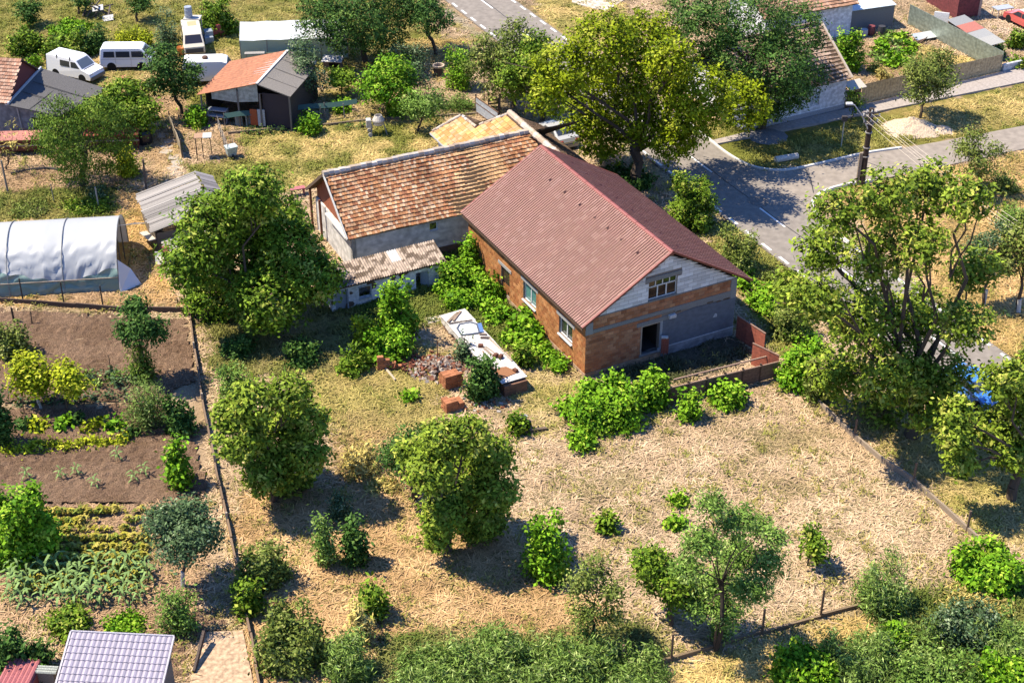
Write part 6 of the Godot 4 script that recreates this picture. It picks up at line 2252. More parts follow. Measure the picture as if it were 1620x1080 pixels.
	part(dp, "mound", db, mat(Color(0.34, 0.34, 0.34), 0.95, "soil", 0.6))
	# wood store and odds and ends in the far yard
	var ws := thing("firewood_store", "firewood stack under grey and red roofing sheets along the side fence", "firewood", Vector3(39.56, 0, -50.82), -62.0 + 27.0)
	var axis := (Vector3(41.16, 0, -45.37) - Vector3(39.27, 0, -51.74))
	ws.rotation_degrees.y = rad_to_deg(atan2(-axis.z, axis.x))
	ws.position = Vector3(39.31, 0, -51.43)
	var wl := axis.length()
	var lgs := MB.new()
	for i in 260:
		var x := rng.randf() * wl * 0.62
		var y := 0.08 + rng.randf() * 1.2
		var r := rng.randf_range(0.05, 0.09)
		var c := Color(0.62, 0.42, 0.20) * rng.randf_range(0.6, 1.15)
		c.a = 1.0
		lgs.tube(Vector3(x, y, 0.1 + rng.randf() * 0.1), Vector3(x, y, -0.8), r, r, 6, c)
	stuff(part(ws, "firewood", lgs, mat(Color.WHITE, 0.9, "fine", 1.0)))
	var cols := [Color(0.28, 0.29, 0.30), Color(0.46, 0.16, 0.12), Color(0.34, 0.35, 0.35), Color(0.40, 0.40, 0.38)]
	for i in 4:
		var b := MB.new()
		var x0 := i * wl / 4.0
		b.slab([Vector3(x0, 1.42 + (i % 2) * 0.03, 0.35), Vector3(x0 + wl / 4.0 + 0.1, 1.42 + (i % 2) * 0.03, 0.35), Vector3(x0 + wl / 4.0 + 0.1, 1.7, -1.4), Vector3(x0, 1.7, -1.4)], 0.03)
		part(ws, "roof_sheet", b, mat(cols[i], 0.8, "grain", 0.7))
	for x in [0.0, wl]:
		var b := MB.new()
		b.abox(x - 0.06, x + 0.06, 0, 1.4, -0.06, 0.06)
		part(ws, "post", b, mat(Color(0.2, 0.15, 0.1), 0.9))
	var cb := thing("white_cabinet", "tilted white cabinet with two dark openings at the firewood store's end", "cabinet", Vector3(38.89, 0, -52.82), -20.0)
	var c0 := MB.new()
	c0.box(Transform3D(Basis(Vector3.RIGHT, -0.25), Vector3(0, 0.75, 0)), Vector3(1.3, 1.5, 0.7))
	part(cb, "body", c0, mat(Color(0.78, 0.78, 0.76), 0.6))
	for k in 2:
		var c1 := MB.new()
		c1.box(Transform3D(Basis(Vector3.RIGHT, -0.25), Vector3(-0.25 + k * 0.45, 0.7, 0.44)), Vector3(0.26, 0.34, 0.05))
		part(cb, "opening", c1, mat(Color(0.06, 0.05, 0.05), 0.8))
	var tb := thing("trestle_table", "pale grey trestle table under the shelter in the far yard", "table", Vector3(45.32, 0, -55.84), 20.0)
	var t0 := MB.new()
	t0.abox(-0.9, 0.9, 0.85, 0.92, -0.5, 0.5)
	part(tb, "tabletop", t0, mat(Color(0.46, 0.50, 0.56), 0.6))
	for x in [-0.75, 0.75]:
		for z in [-0.4, 0.4]:
			var l := MB.new()
			l.tube(Vector3(x, 0, z), Vector3(x * 0.9, 0.85, z), 0.035, 0.035, 5)
			part(tb, "leg", l, mat(Color(0.60, 0.60, 0.58), 0.6))
	# junk by the rear lean-to
	var items := [["dark_drum", "dark drum standing in the junk corner of the vegetable plot", Color(0.05, 0.05, 0.06), Vector3(33.21, 0, -51.12), 0.9], ["maroon_bin", "maroon bin beside the dark drum in the junk corner", Color(0.24, 0.06, 0.07), Vector3(32.36, 0, -51.43), 0.8], ["white_bin", "small white bin at the edge of the junk corner", Color(0.6, 0.6, 0.6), Vector3(31.67, 0, -51.12), 0.6]]
	for e in items:
		var b := MB.new()
		b.lathe(Vector3.ZERO, [[0.32, 0.0], [0.36, e[4] * 0.5], [0.32, e[4]], [0.0, e[4]]], 12)
		var o := put(self, e[0], b.mesh(), mat(e[2], 0.6), e[3])
		tag(o, e[1], "bin")
	var sh := MB.new()
	sh.box(Transform3D(Basis(Vector3.UP, 0.4) * Basis(Vector3.RIGHT, 0.25), Vector3(0, 0.35, 0)), Vector3(2.2, 0.04, 1.0))
	tag(put(self, "metal_sheet", sh.mesh(), mat(Color(0.66, 0.70, 0.72), 0.35, "fine", 1.0, 0.3), Vector3(36.87, 0, -50.21)), "shiny loose metal sheet leaning near the side fence in the plot", "sheet")
	for k in 5:
		var o := put(self, "branch", branch_mesh(1.6 + k * 0.2), mat(Color(0.24, 0.15, 0.10), 0.95), Vector3(36.06, 0, -49.61) + Vector3(k * 0.12, 0.1 + k * 0.05, k * 0.1), 20.0 + k * 9.0)
		tag(o, "bare cut branch lying in the branch pile beside the pumpkin patch", "branch", "cut branches beside the pumpkin patch")


func branch_mesh(l: float) -> ArrayMesh:
	var b := MB.new()
	b.tube(Vector3(-l / 2, 0, 0), Vector3(0, 0.05, 0.06), 0.06, 0.05, 6)
	b.tube(Vector3(0, 0.05, 0.06), Vector3(l / 2, 0, 0), 0.05, 0.02, 6)
	return b.mesh()


# ---------- fences ----------

func board_fence(called: String, label: String, pts: Array, bl: float, h: float, th: float, c: Color, posts: float, post_h: float, pc: Color) -> void:
	var t := thing(called, label, "fence", pts[0])
	var k := 0
	for i in pts.size() - 1:
		var p: Vector3 = pts[i] - pts[0]
		var q: Vector3 = pts[i + 1] - pts[0]
		var n := maxi(1, int(round(p.distance_to(q) / bl)))
		for j in n:
			var b := MB.new()
			var a := p.lerp(q, j / float(n))
			var d := p.lerp(q, (j + 1) / float(n) - 0.006)
			var hh := h * rng.randf_range(0.88, 1.08)
			var off := Vector3(rng.randf_range(-0.03, 0.03), 0, rng.randf_range(-0.03, 0.03))
			b.beam(a + off + Vector3.UP * (hh / 2 - 0.04), d + off + Vector3.UP * (hh / 2 - 0.04), th, hh)
			part(t, "board", b, mat(c * [0.9, 1.0, 1.1][rng.randi() % 3], 0.95, "grain", 0.8))
			if posts > 0.0 and k % int(posts) == 0:
				var e := MB.new()
				e.abox(a.x - 0.05, a.x + 0.05, 0, post_h * rng.randf_range(0.9, 1.05), a.z - 0.05, a.z + 0.05)
				part(t, "post", e, mat(pc, 0.9))
			k += 1


func make_fences() -> void:
	board_fence("garden_border", "low brown board edging with small posts along the garden's right side", [Vector3(-20.68, 0, -3.46), Vector3(-19.47, 0, 1.44), Vector3(-18.05, 0, 6.86), Vector3(-16.83, 0, 11.19), Vector3(-15.85, 0, 14.63), Vector3(-14.91, 0, 17.85), Vector3(-14.03, 0, 20.87), Vector3(-13.23, 0, 23.70), Vector3(-12.47, 0, 26.37), Vector3(-11.56, 0, 29.77)], 2.0, 0.5, 0.10, Color(0.27, 0.19, 0.13), 3, 0.85, Color(0.50, 0.45, 0.38))
	board_fence("garden_border", "low dark board edging between the plastic tunnel and the dug garden bed", [Vector3(-35.67, 0, -5.03), Vector3(-33.13, 0, -4.71), Vector3(-30.59, 0, -4.39), Vector3(-28.05, 0, -4.00), Vector3(-25.31, 0, -3.54), Vector3(-22.68, 0, -3.54), Vector3(-20.68, 0, -3.46)], 2.2, 0.42, 0.10, Color(0.14, 0.10, 0.08), 0, 0.0, Color.WHITE)
	board_fence("plot_border", "low pale concrete edging between the straw lot and the roadside trees", [Vector3(17.55, 0, 6.08), Vector3(18.51, 0, 8.26), Vector3(19.38, 0, 10.23), Vector3(20.61, 0, 12.65), Vector3(21.81, 0, 14.35), Vector3(22.84, 0, 16.53), Vector3(23.70, 0, 18.47), Vector3(24.33, 0, 19.88)], 1.9, 0.42, 0.12, Color(0.40, 0.32, 0.24), 2, 1.5, Color(0.22, 0.16, 0.12))
	board_fence("plot_border", "low earth-brown edging along the straw lot's front beneath the locust tree", [Vector3(2.64, 0, 28.97), Vector3(5.15, 0, 28.56), Vector3(7.48, 0, 27.90), Vector3(9.59, 0, 27.06), Vector3(12.00, 0, 26.07), Vector3(14.98, 0, 24.97), Vector3(17.28, 0, 24.16)], 2.4, 0.30, 0.12, Color(0.26, 0.19, 0.12), 1, 1.75, Color(0.24, 0.16, 0.10))
	board_fence("lawn_border", "low timber edging along the back of the mown lawn behind the mixer", [Vector3(-22.36, 0, -30.28), Vector3(-18.99, 0, -31.10), Vector3(-15.30, 0, -31.69), Vector3(-11.13, 0, -32.89), Vector3(-6.60, 0, -33.38), Vector3(-2.81, 0, -34.11)], 1.8, 0.22, 0.12, Color(0.28, 0.22, 0.16), 0, 0.0, Color.WHITE)
	# rusty yard fence in front of the gable
	var f := thing("rusty_sheet_fence", "old brown metal sheet fence enclosing the shaded yard before the gable", "fence", Vector3(9.16, 0, 6.86))
	var p := Vector3.ZERO
	var q := Vector3(15.87, 0, 4.08) - Vector3(9.16, 0, 6.86)
	for i in 6:
		var a := p.lerp(q, i / 6.0)
		var b := p.lerp(q, (i + 1) / 6.0 - 0.004)
		var m := MB.new()
		m.beam(a + Vector3(0, 0.62, 0), b + Vector3(0, 0.62 + rng.randf_range(-0.05, 0.05), 0), 0.03, 1.1)
		part(f, "sheet", m, mat(Color(0.20, 0.135, 0.105) * (0.8 + rng.randf() * 0.4), 0.85, "blotch", 0.7))
		var m2 := MB.new()
		m2.abox(a.x - 0.05, a.x + 0.05, 0, 1.35, a.z - 0.05, a.z + 0.05)
		part(f, "post", m2, mat(Color(0.12, 0.08, 0.06), 0.9))
	var rl := MB.new()
	rl.beam(p + Vector3(0, 1.2, 0.04), q + Vector3(0, 1.2, 0.04), 0.07, 0.07)
	part(f, "rail", rl, mat(Color(0.40, 0.26, 0.19), 0.8))
	var rl2 := MB.new()
	rl2.beam(p + Vector3(0.3, 1.15, -0.9), q + Vector3(-0.3, 1.15, -0.75), 0.08, 0.08)
	part(f, "inner_rail", rl2, mat(Color(0.40, 0.27, 0.20), 0.8))
	for e in [["red-brown sheet fence returning from the brown fence's right end towards the road", Vector3(15.87, 0, 4.08), Vector3(14.49, 0, 2.71), 3], ["red-brown sheet fence starting at the brick house's far right corner", Vector3(13.96, 0, -0.44), Vector3(15.41, 0, 1.65), 3]]:
		var t := thing("red_sheet_fence", e[0], "fence", e[1])
		var d: Vector3 = e[2] - e[1]
		for i in e[3]:
			var a: Vector3 = d * (i / float(e[3]))
			var b: Vector3 = d * ((i + 1) / float(e[3]) - 0.006)
			var m := MB.new()
			m.beam(a + Vector3(0, 0.82, 0), b + Vector3(0, 0.82, 0), 0.03, 1.55)
			part(t, "sheet", m, mat(Color(0.30, 0.085, 0.05) * (0.85 + 0.2 * i), 0.8, "blotch", 0.7))
		var r2 := MB.new()
		r2.beam(Vector3(0, 1.62, 0.0), d + Vector3(0, 1.62, 0.0), 0.07, 0.06)
		part(t, "rail", r2, mat(Color(0.36, 0.22, 0.16), 0.8))
	var rg := thing("hanging_rag", "reddish rag hanging by the dark doorway in the gable", "rag", hv(5.35, -0.35))
	var rb := MB.new()
	for i in 5:
		var x := i * 0.09 - 0.2
		rb.slab([Vector3(x, 0.3 + 0.15 * (i % 2), 0.05 * (i % 2)), Vector3(x + 0.09, 0.3 + 0.15 * ((i + 1) % 2), 0.05 * ((i + 1) % 2)), Vector3(x + 0.09, 1.5, 0.05 * ((i + 1) % 2)), Vector3(x, 1.5, 0.05 * (i % 2))], 0.02)
	part(rg, "cloth", rb, mat(Color(0.36, 0.12, 0.085), 0.9))
	var rp := MB.new()
	rp.tube(Vector3(0, 0, -0.05), Vector3(0, 1.6, -0.05), 0.04, 0.04, 6)
	part(rg, "stake", rp, mat(Color(0.3, 0.2, 0.14), 0.9))
	var rw := MB.new()
	rw.bev(-0.22, 0.2, 1.5, 1.62, -0.1, 0.12, 0.03)
	part(rg, "white_cap", rw, mat(Color(0.6, 0.6, 0.6), 0.8))
	# single posts that stand free
	var posts := [
		[Vector3(-31.65, 0, -4.71), 1.75, 0.05, "dark post in front of the tunnel's torn left end", Color(0.07, 0.06, 0.055)], [Vector3(-28.90, 0, -4.32), 1.75, 0.05, "dark post in front of the tunnel's middle", Color(0.07, 0.06, 0.055)], [Vector3(-26.28, 0, -3.92), 1.7, 0.05, "dark post in front of the tunnel's open end", Color(0.07, 0.06, 0.055)],
		[Vector3(-31.55, 0, -2.23), 1.1, 0.07, "short dark stake at the dug bed's left corner", Color(0.06, 0.05, 0.045)], [Vector3(-30.39, 0, -2.08), 0.9, 0.04, "thin leaning stake beside the dark one at the bed", Color(0.12, 0.09, 0.07)],
		[Vector3(-29.69, 0, -17.79), 1.7, 0.06, "pale concrete post under the dark fir tree", Color(0.50, 0.50, 0.46)], [Vector3(-33.13, 0, -18.68), 1.5, 0.04, "thin grey stake left of the concrete post", Color(0.30, 0.28, 0.25)], [Vector3(-36.88, 0, -20.17), 2.6, 0.08, "leaning grey post under the bare shrub at the left edge", Color(0.26, 0.24, 0.22)],
		[Vector3(-26.86, 0, -20.68), 2.4, 0.09, "weathered wooden post at the grey shed's far corner", Color(0.18, 0.15, 0.12)], [Vector3(-28.11, 0, -29.93), 1.7, 0.05, "pale thin post by the garden path's head", Color(0.42, 0.44, 0.42)],
		[Vector3(-4.54, 0, 2.29), 1.5, 0.035, "rusty iron rod in the weeds behind the rubble", Color(0.16, 0.08, 0.05)], [Vector3(-6.04, 0, 1.58), 1.4, 0.03, "second rusty rod among the weeds left of the first", Color(0.14, 0.08, 0.05)],
		[Vector3(-26.67, 0, 4.22), 1.2, 0.03, "bean stake beside the yellow-leaved tree", Color(0.18, 0.13, 0.09)], [Vector3(-24.17, 0, 3.54), 1.3, 0.03, "bean stake in the middle of the garden row", Color(0.18, 0.13, 0.09)], [Vector3(-22.83, 0, 7.82), 1.5, 0.03, "tall bean stake before the feathery bush", Color(0.2, 0.14, 0.1)], [Vector3(-25.68, 0, 7.82), 1.3, 0.03, "bean stake in the shade right of the white trunk", Color(0.18, 0.13, 0.09)], [Vector3(-28.25, 0, 7.82), 1.1, 0.03, "bean stake left of the white trunk", Color(0.18, 0.13, 0.09)],
		[Vector3(-12.98, 0, -46.37), 2.0, 0.06, "dark post between the far trees left of the road", Color(0.12, 0.1, 0.08)], [Vector3(-1.02, 0, -33.74), 1.9, 0.10, "thick weathered gatepost by the grey metal gate", Color(0.20, 0.16, 0.13)], [Vector3(-2.29, 0, -36.87), 2.4, 0.06, "pale pole standing behind the grey metal gate", Color(0.42, 0.32, 0.22)],
		[Vector3(-13.44, 0, -33.26), 1.3, 0.05, "post at the green netting's right end", Color(0.34, 0.32, 0.30)], [Vector3(-15.28, 0, -32.89), 1.3, 0.04, "post under the green netting, left of the end post", Color(0.30, 0.28, 0.26)],
		[Vector3(32.01, 0, -20.68), 1.2, 0.05, "short post on the dirt beyond the sparse walnut", Color(0.22, 0.16, 0.12)], [Vector3(34.07, 0, -15.31), 1.5, 0.05, "brown post beside the far right bushes", Color(0.25, 0.18, 0.13)],
	]
	for e in posts:
		var b := MB.new()
		b.tube(Vector3.ZERO, Vector3(rng.randf_range(-0.06, 0.06), e[1], rng.randf_range(-0.05, 0.05)), e[2], e[2] * 0.85, 6)
		var o := put(self, "wooden_post" if e[2] > 0.045 else "stake", b.mesh(), mat(e[4], 0.9), e[0])
		tag(o, e[3], "post")


# ---------- things in the yards ----------

func make_yard_things() -> void:
	# cement mixer
	var m := thing("cement_mixer", "pale grey cement mixer on its stand at the edge of the mown lawn", "cement mixer", Vector3(-10.58, 0, -30.28), 10.0)
	var drum := MB.new()
	drum.lathe(Vector3(0.12, 0.75, 0), [[0.18, 0.0], [0.44, 0.12], [0.46, 0.5], [0.28, 0.85], [0.25, 0.85], [0.30, 0.7], [0.0, 0.5]], 16)
	part(m, "drum", drum, mat(Color(0.60, 0.55, 0.48), 0.7, "blotch", 0.9))
	var ring := MB.new()
	ring.lathe(Vector3(0.12, 1.1, 0), [[0.47, 0.0], [0.50, 0.03], [0.50, 0.09], [0.47, 0.12]], 16)
	part(m, "gear_ring", ring, mat(Color(0.34, 0.32, 0.29), 0.7))
	for l in [[-0.55, 0.4], [-0.55, -0.4], [0.75, 0.4], [0.75, -0.4]]:
		var b := MB.new()
		b.tube(Vector3(l[0], 0, l[1]), Vector3(l[0] * 0.7, 0.8, l[1] * 0.3), 0.045, 0.045, 6)
		part(m, "leg", b, mat(Color(0.34, 0.33, 0.31), 0.7))
	var mo := MB.new()
	mo.bev(-0.85, -0.45, 0.7, 1.35, -0.28, 0.28, 0.05)
	part(m, "motor_box", mo, mat(Color(0.62, 0.60, 0.56), 0.6))
	for z in [-0.42, 0.42]:
		var w := MB.new()
		w.tube(Vector3(-0.6, 0.17, z - 0.04), Vector3(-0.6, 0.17, z + 0.04), 0.17, 0.17, 12)
		part(m, "wheel", w, mat(Color(0.55, 0.55, 0.53), 0.6))
	# wheelbarrow on its nose
	var wb := thing("wheelbarrow", "upended pale blue-grey wheelbarrow beside the fence in the bare bed", "wheelbarrow", Vector3(-21.44, 0, -26.19), 30.0)
	var tray := MB.new()
	tray.hexa([Vector3(-0.3, 0.15, 0.25), Vector3(0.3, 0.15, 0.25), Vector3(0.3, 0.15, -0.2), Vector3(-0.3, 0.15, -0.2), Vector3(-0.45, 0.95, 0.45), Vector3(0.45, 0.95, 0.45), Vector3(0.45, 0.95, -0.3), Vector3(-0.45, 0.95, -0.3)])
	part(wb, "tray", tray, mat(Color(0.50, 0.58, 0.58), 0.6, "blotch", 0.9))
	var wl := MB.new()
	wl.tube(Vector3(-0.05, 0.18, 0.42), Vector3(0.05, 0.18, 0.42), 0.18, 0.18, 12)
	part(wb, "wheel", wl, mat(Color(0.03, 0.03, 0.03), 0.9, ""))
	for x in [-0.3, 0.3]:
		var b := MB.new()
		b.tube(Vector3(x, 0.2, -0.25), Vector3(x * 1.2, 1.25, -0.45), 0.03, 0.03, 5)
		part(wb, "handle", b, mat(Color(0.36, 0.30, 0.24), 0.8))
	# small roof on posts and its box
	var st := thing("bird_table", "small board table on two thin legs with white and rusty sheets", "table", Vector3(-23.66, 0, -26.19), 8.0)
	var tp := MB.new()
	tp.abox(-0.45, 0.2, 1.75, 1.8, -0.45, 0.45)
	part(st, "rusty_sheet", tp, mat(Color(0.46, 0.28, 0.17), 0.8))
	var tw := MB.new()
	tw.abox(0.2, 0.85, 1.76, 1.81, -0.4, 0.5)
	part(st, "white_sheet", tw, mat(Color(0.66, 0.67, 0.64), 0.7))
	for e in [[0.1, 0.4], [-0.4, -0.3], [0.7, -0.3], [-0.35, 0.8]]:
		var b := MB.new()
		b.tube(Vector3(e[0], 0, e[1]), Vector3(e[0], 1.74, e[1] * 0.6), 0.035, 0.035, 5)
		part(st, "leg", b, mat(Color(0.16, 0.12, 0.09), 0.9))
	# pale tarpaulin fence
	var tf := thing("tarpaulin_fence", "ragged beige cloth fence hanging on posts beside the garden path", "fence", Vector3(-26.99, 0, -31.10))
	var d: Vector3 = Vector3(-25.16, 0, -25.97) - Vector3(-26.99, 0, -31.10)
	for i in 7:
		var a := d * (i / 7.0)
		var b := d * ((i + 1) / 7.0)
		var c := MB.new()
		c.slab([a + Vector3(0.08 * (i % 2), 0.05, 0), b + Vector3(0.08 * ((i + 1) % 2), 0.05, 0), b + Vector3(-0.05, 1.35 + 0.1 * sin(i * 2.0), 0), a + Vector3(-0.05, 1.35 + 0.1 * sin(i * 2.0 - 2.0), 0)], 0.03)
		part(tf, "cloth_strip", c, mat(Color(0.50, 0.42, 0.30) * (0.85 + 0.25 * (i % 2)), 0.95, "grain", 0.8))
	for f in [0.0, 0.5, 1.0]:
		var c := MB.new()
		c.tube(d * f, d * f + Vector3(0, 1.6, 0), 0.05, 0.05, 6)
		part(tf, "post", c, mat(Color(0.14, 0.11, 0.09), 0.9))
	var wf := thing("wire_fence", "short leaning wire fence with dark posts in the bare bed", "fence", Vector3(-23.24, 0, -31.10))
	var wd: Vector3 = Vector3(-21.56, 0, -25.75) - Vector3(-23.24, 0, -31.10)
	for i in 5:
		var c := MB.new()
		c.tube(wd * (i / 4.0), wd * (i / 4.0) + Vector3(0, 1.25, 0), 0.035, 0.03, 5)
		part(wf, "post", c, mat(Color(0.16, 0.12, 0.10), 0.9))
	for y in [0.3, 0.6, 0.9, 1.2]:
		var c := MB.new()
		c.tube(Vector3(0, y, 0), wd + Vector3(0, y, 0), 0.012, 0.012, 4)
		part(wf, "wire", c, mat(Color(0.3, 0.28, 0.26), 0.6, ""))
	# green netting along the lean-to
	var nt := thing("green_netting", "dark green shade netting strung on posts before the rusty shed", "netting", Vector3(-22.69, 0, -31.10))
	var nd: Vector3 = Vector3(-12.43, 0, -33.87) - Vector3(-22.69, 0, -31.10)
	for i in 8:
		var a := nd * (i / 8.0)
		var b := nd * ((i + 1) / 8.0)
		var c := MB.new()
		var y0 := 1.35 + 0.06 * sin(i * 1.7)
		var y1 := 1.35 + 0.06 * sin((i + 1) * 1.7)
		c.slab([a + Vector3(0, y0 - 0.34, 0.12), b + Vector3(0, y1 - 0.34, 0.12), b + Vector3(0, y1, -0.1), a + Vector3(0, y0, -0.1)], 0.02)
		part(nt, "net_strip", c, mat(Color(0.045, 0.12, 0.105), 0.8, "fine", 1.2))
		if i % 2 == 0:
			var e := MB.new()
			e.tube(a, a + Vector3(0, 1.4, 0), 0.04, 0.04, 5)
			part(nt, "post", e, mat(Color(0.30, 0.28, 0.26), 0.9))
	for i in 5:
		var c := MB.new()
		var a := nd * (0.10 + i * 0.09)
		c.box(Transform3D(Basis(Vector3.UP, 0.1) * Basis(Vector3.RIGHT, -0.15), a + Vector3(0, 0.5, -0.5)), Vector3(0.5, 1.0, 0.05))
		tag(put(self, "leaning_panel", c.mesh(), mat([Color(0.26, 0.30, 0.28), Color(0.36, 0.38, 0.38), Color(0.20, 0.22, 0.22), Color(0.42, 0.44, 0.45), Color(0.25, 0.27, 0.28)][i], 0.8, "blotch", 0.8), Vector3(-22.69, 0, -31.10)), ["greenish grey panel leaning leftmost under the netting", "grey panel second from the left under the netting", "dark panel in the middle of those under the netting", "palest panel under the netting, right of the dark one", "rightmost grey panel leaning under the netting"][i], "panel", "panels leaning under the netting")
	# concrete ring planter
	var cr := thing("concrete_ring", "round concrete well ring standing on a dark base behind the lawn", "well ring", Vector3(-6.24, 0, -42.16))
	var c0 := MB.new()
	c0.lathe(Vector3.ZERO, [[0.42, 0.0], [0.42, 0.75]], 16)
	part(cr, "base", c0, mat(Color(0.12, 0.09, 0.075), 0.9))
	var c1 := MB.new()
	c1.lathe(Vector3(0, 0.75, 0), [[0.42, 0.0], [0.52, 0.0], [0.52, 0.14], [0.38, 0.14], [0.38, -0.2], [0.0, -0.2]], 18)
	part(cr, "rim", c1, mat(Color(0.62, 0.50, 0.38), 0.9, "grain", 1.0))
	# metal gate
	var g := thing("metal_gate", "grey sheet-metal gate in a brown frame standing open behind the old house", "gate", Vector3(-2.91, 0, -34.36))
	var gd := Vector3(-1.10, 0, -31.33) - Vector3(-2.91, 0, -34.36)
	var gp := MB.new()
	gp.beam(Vector3(0, 0.5, 0), gd + Vector3(0, 0.5, 0), 0.03, 0.72)
	part(g, "lower_panel", gp, mat(Color(0.42, 0.46, 0.52), 0.5, "blotch", 0.8))
	var gp2 := MB.new()
	gp2.beam(Vector3(0, 1.12, 0), gd + Vector3(0, 1.12, 0), 0.03, 0.42)
	part(g, "upper_panel", gp2, mat(Color(0.44, 0.48, 0.54), 0.5, "blotch", 0.8))
	var gf := MB.new()
	for y in [0.1, 0.88, 1.38]:
		gf.beam(Vector3(0, y, 0), gd + Vector3(0, y, 0), 0.06, 0.07)
	gf.abox(-0.04, 0.04, 0.0, 1.6, -0.04, 0.04)
	gf.abox(gd.x - 0.04, gd.x + 0.04, 0.0, 1.45, gd.z - 0.04, gd.z + 0.04)
	part(g, "frame", gf, mat(Color(0.20, 0.11, 0.07), 0.8))
	var pal := thing("wooden_rack", "small dark slatted wooden rack beside the gatepost", "rack", Vector3(-1.48, 0, -34.36), 10.0)
	for y in [0.15, 0.45, 0.75, 1.05]:
		var b := MB.new()
		b.abox(-0.4, 0.4, y, y + 0.09, -0.05, 0.05)
		part(pal, "slat", b, mat(Color(0.16, 0.11, 0.08), 0.9))
	for x in [-0.4, 0.4]:
		var b := MB.new()
		b.abox(x - 0.04, x + 0.04, 0, 1.2, -0.11, -0.05)
		part(pal, "upright", b, mat(Color(0.13, 0.09, 0.07), 0.9))
	# dog house
	var dh := thing("dog_house", "low kennel with a flat pale roof in the shade of the dark trees", "kennel", Vector3(-15.35, 0, -43.54), -6.0)
	var k0 := MB.new()
	k0.abox(-0.75, -0.7, 0, 0.8, -0.5, 0.5)
	k0.abox(0.7, 0.75, 0, 0.8, -0.5, 0.5)
	k0.abox(-0.7, 0.7, 0, 0.8, -0.5, -0.45)
	k0.abox(-0.7, -0.25, 0, 0.8, 0.45, 0.5)
	part(dh, "wall", k0, mat(Color(0.22, 0.17, 0.13), 0.9))
	var k1 := MB.new()
	k1.box(Transform3D(Basis(Vector3.RIGHT, 0.06), Vector3(0, 0.88, 0.02)), Vector3(1.75, 0.06, 1.3))
	part(dh, "roof", k1, mat(Color(0.56, 0.56, 0.57), 0.7, "blotch", 0.9))
	# bucket, timbers
	var bk := thing("bucket", "white paint bucket standing in the dry grass near the covered stack", "bucket", Vector3(0.69, 0, 8.63))
	var b0 := MB.new()
	b0.lathe(Vector3.ZERO, [[0.15, 0.0], [0.19, 0.42], [0.16, 0.42], [0.15, 0.1], [0.0, 0.1]], 14)
	part(bk, "pail", b0, mat(Color(0.70, 0.71, 0.72), 0.5))
	var b1 := MB.new()
	b1.lathe(Vector3.ZERO, [[0.195, 0.40], [0.21, 0.43], [0.17, 0.44]], 14)
	part(bk, "rim", b1, mat(Color(0.78, 0.79, 0.80), 0.5))
	var tim := MB.new()
	tim.box(Transform3D(Basis(Vector3.FORWARD, 0.03), Vector3(0, 0.12, 0)), Vector3(2.0, 0.2, 0.2))
	tag(put(self, "timber", tim.mesh(), mat(Color(0.20, 0.15, 0.11), 0.95, "grain", 0.9), Vector3(1.01, 0, 9.62), 14.0), "dark old timber beam lying in the dry grass below the bucket", "timber")
	var tim2 := MB.new()
	tim2.tube(Vector3(-0.85, 0.1, 0), Vector3(0.85, 0.1, 0), 0.09, 0.07, 7)
	tag(put(self, "timber", tim2.mesh(), mat(Color(0.58, 0.48, 0.35), 0.9, "grain", 0.9), Vector3(-7.37, 0, 3.67), -62.0), "pale round pole lying beside the ruined brick corner", "timber")
	var tim3 := MB.new()
	tim3.tube(Vector3(-0.9, 0.1, 0), Vector3(0.9, 0.16, 0), 0.06, 0.05, 7)
	tag(put(self, "timber", tim3.mesh(), mat(Color(0.42, 0.34, 0.25), 0.9, "grain", 0.9), Vector3(-9.52, 0, 1.23), -18.0), "thin stick lying at the weeds' edge left of the brick ruin", "timber")
	var sst := MB.new()
	sst.bev(-0.5, 0.5, 0.0, 0.06, -0.35, 0.35, 0.02)
	tag(put(self, "white_sheet", sst.mesh(), mat(Color(0.66, 0.60, 0.52), 0.9, "blotch", 0.9), Vector3(-4.94, 0, -2.54), 20.0), "scrap of whitish sheet on the ground by the covered stack's far end", "sheet")
	# red-roofed hutches by the fir
	for e in [["rabbit_hutch", "long low hutch with a faded red roof before the grey house", Vector3(-37.80, 0, -27.08), 4.0, 3.6], ["rabbit_hutch", "red-roofed hutch half hidden behind the fir tree", Vector3(-30.81, 0, -27.98), 3.0, 4.2]]:
		var t := thing(e[0], e[1], "hutch", e[2], e[3])
		var w: float = e[4]
		for i in 5:
			var r := MB.new()
			var x0 := -w / 2 + i * w / 5.0
			r.slab([Vector3(x0, 1.25, 0.6), Vector3(x0 + w / 5.0 - 0.01, 1.25, 0.6), Vector3(x0 + w / 5.0 - 0.01, 1.5, -0.6), Vector3(x0, 1.5, -0.6)], 0.03)
			part(t, "roof_sheet", r, mat(Color(0.46, 0.17, 0.13) * (0.85 + 0.08 * i) if e[2].x < -33 else Color(0.42, 0.07, 0.05) * (0.9 + 0.06 * i), 0.7, "blotch", 0.6))
		var bx := MB.new()
		bx.abox(-w / 2 + 0.1, w / 2 - 0.1, 0.3, 1.2, -0.45, 0.45)
		part(t, "body", bx, mat(Color(0.20, 0.07, 0.05), 0.9, "grain", 0.7))
		for x in [-w / 2 + 0.15, w / 2 - 0.15]:
			var l := MB.new()
			l.abox(x - 0.06, x + 0.06, 0, 1.2, 0.46, 0.56)
			part(t, "post", l, mat(Color(0.17, 0.06, 0.045), 0.9))
		var rl := MB.new()
		rl.abox(-w / 2, w / 2, 0.75, 0.83, 0.57, 0.65)
		part(t, "front_rail", rl, mat(Color(0.46, 0.38, 0.30), 0.9))
	var wt := thing("water_barrel", "big black water barrel right of the red-roofed hutch", "barrel", Vector3(-28.55, 0, -28.66))
	var wb2 := MB.new()
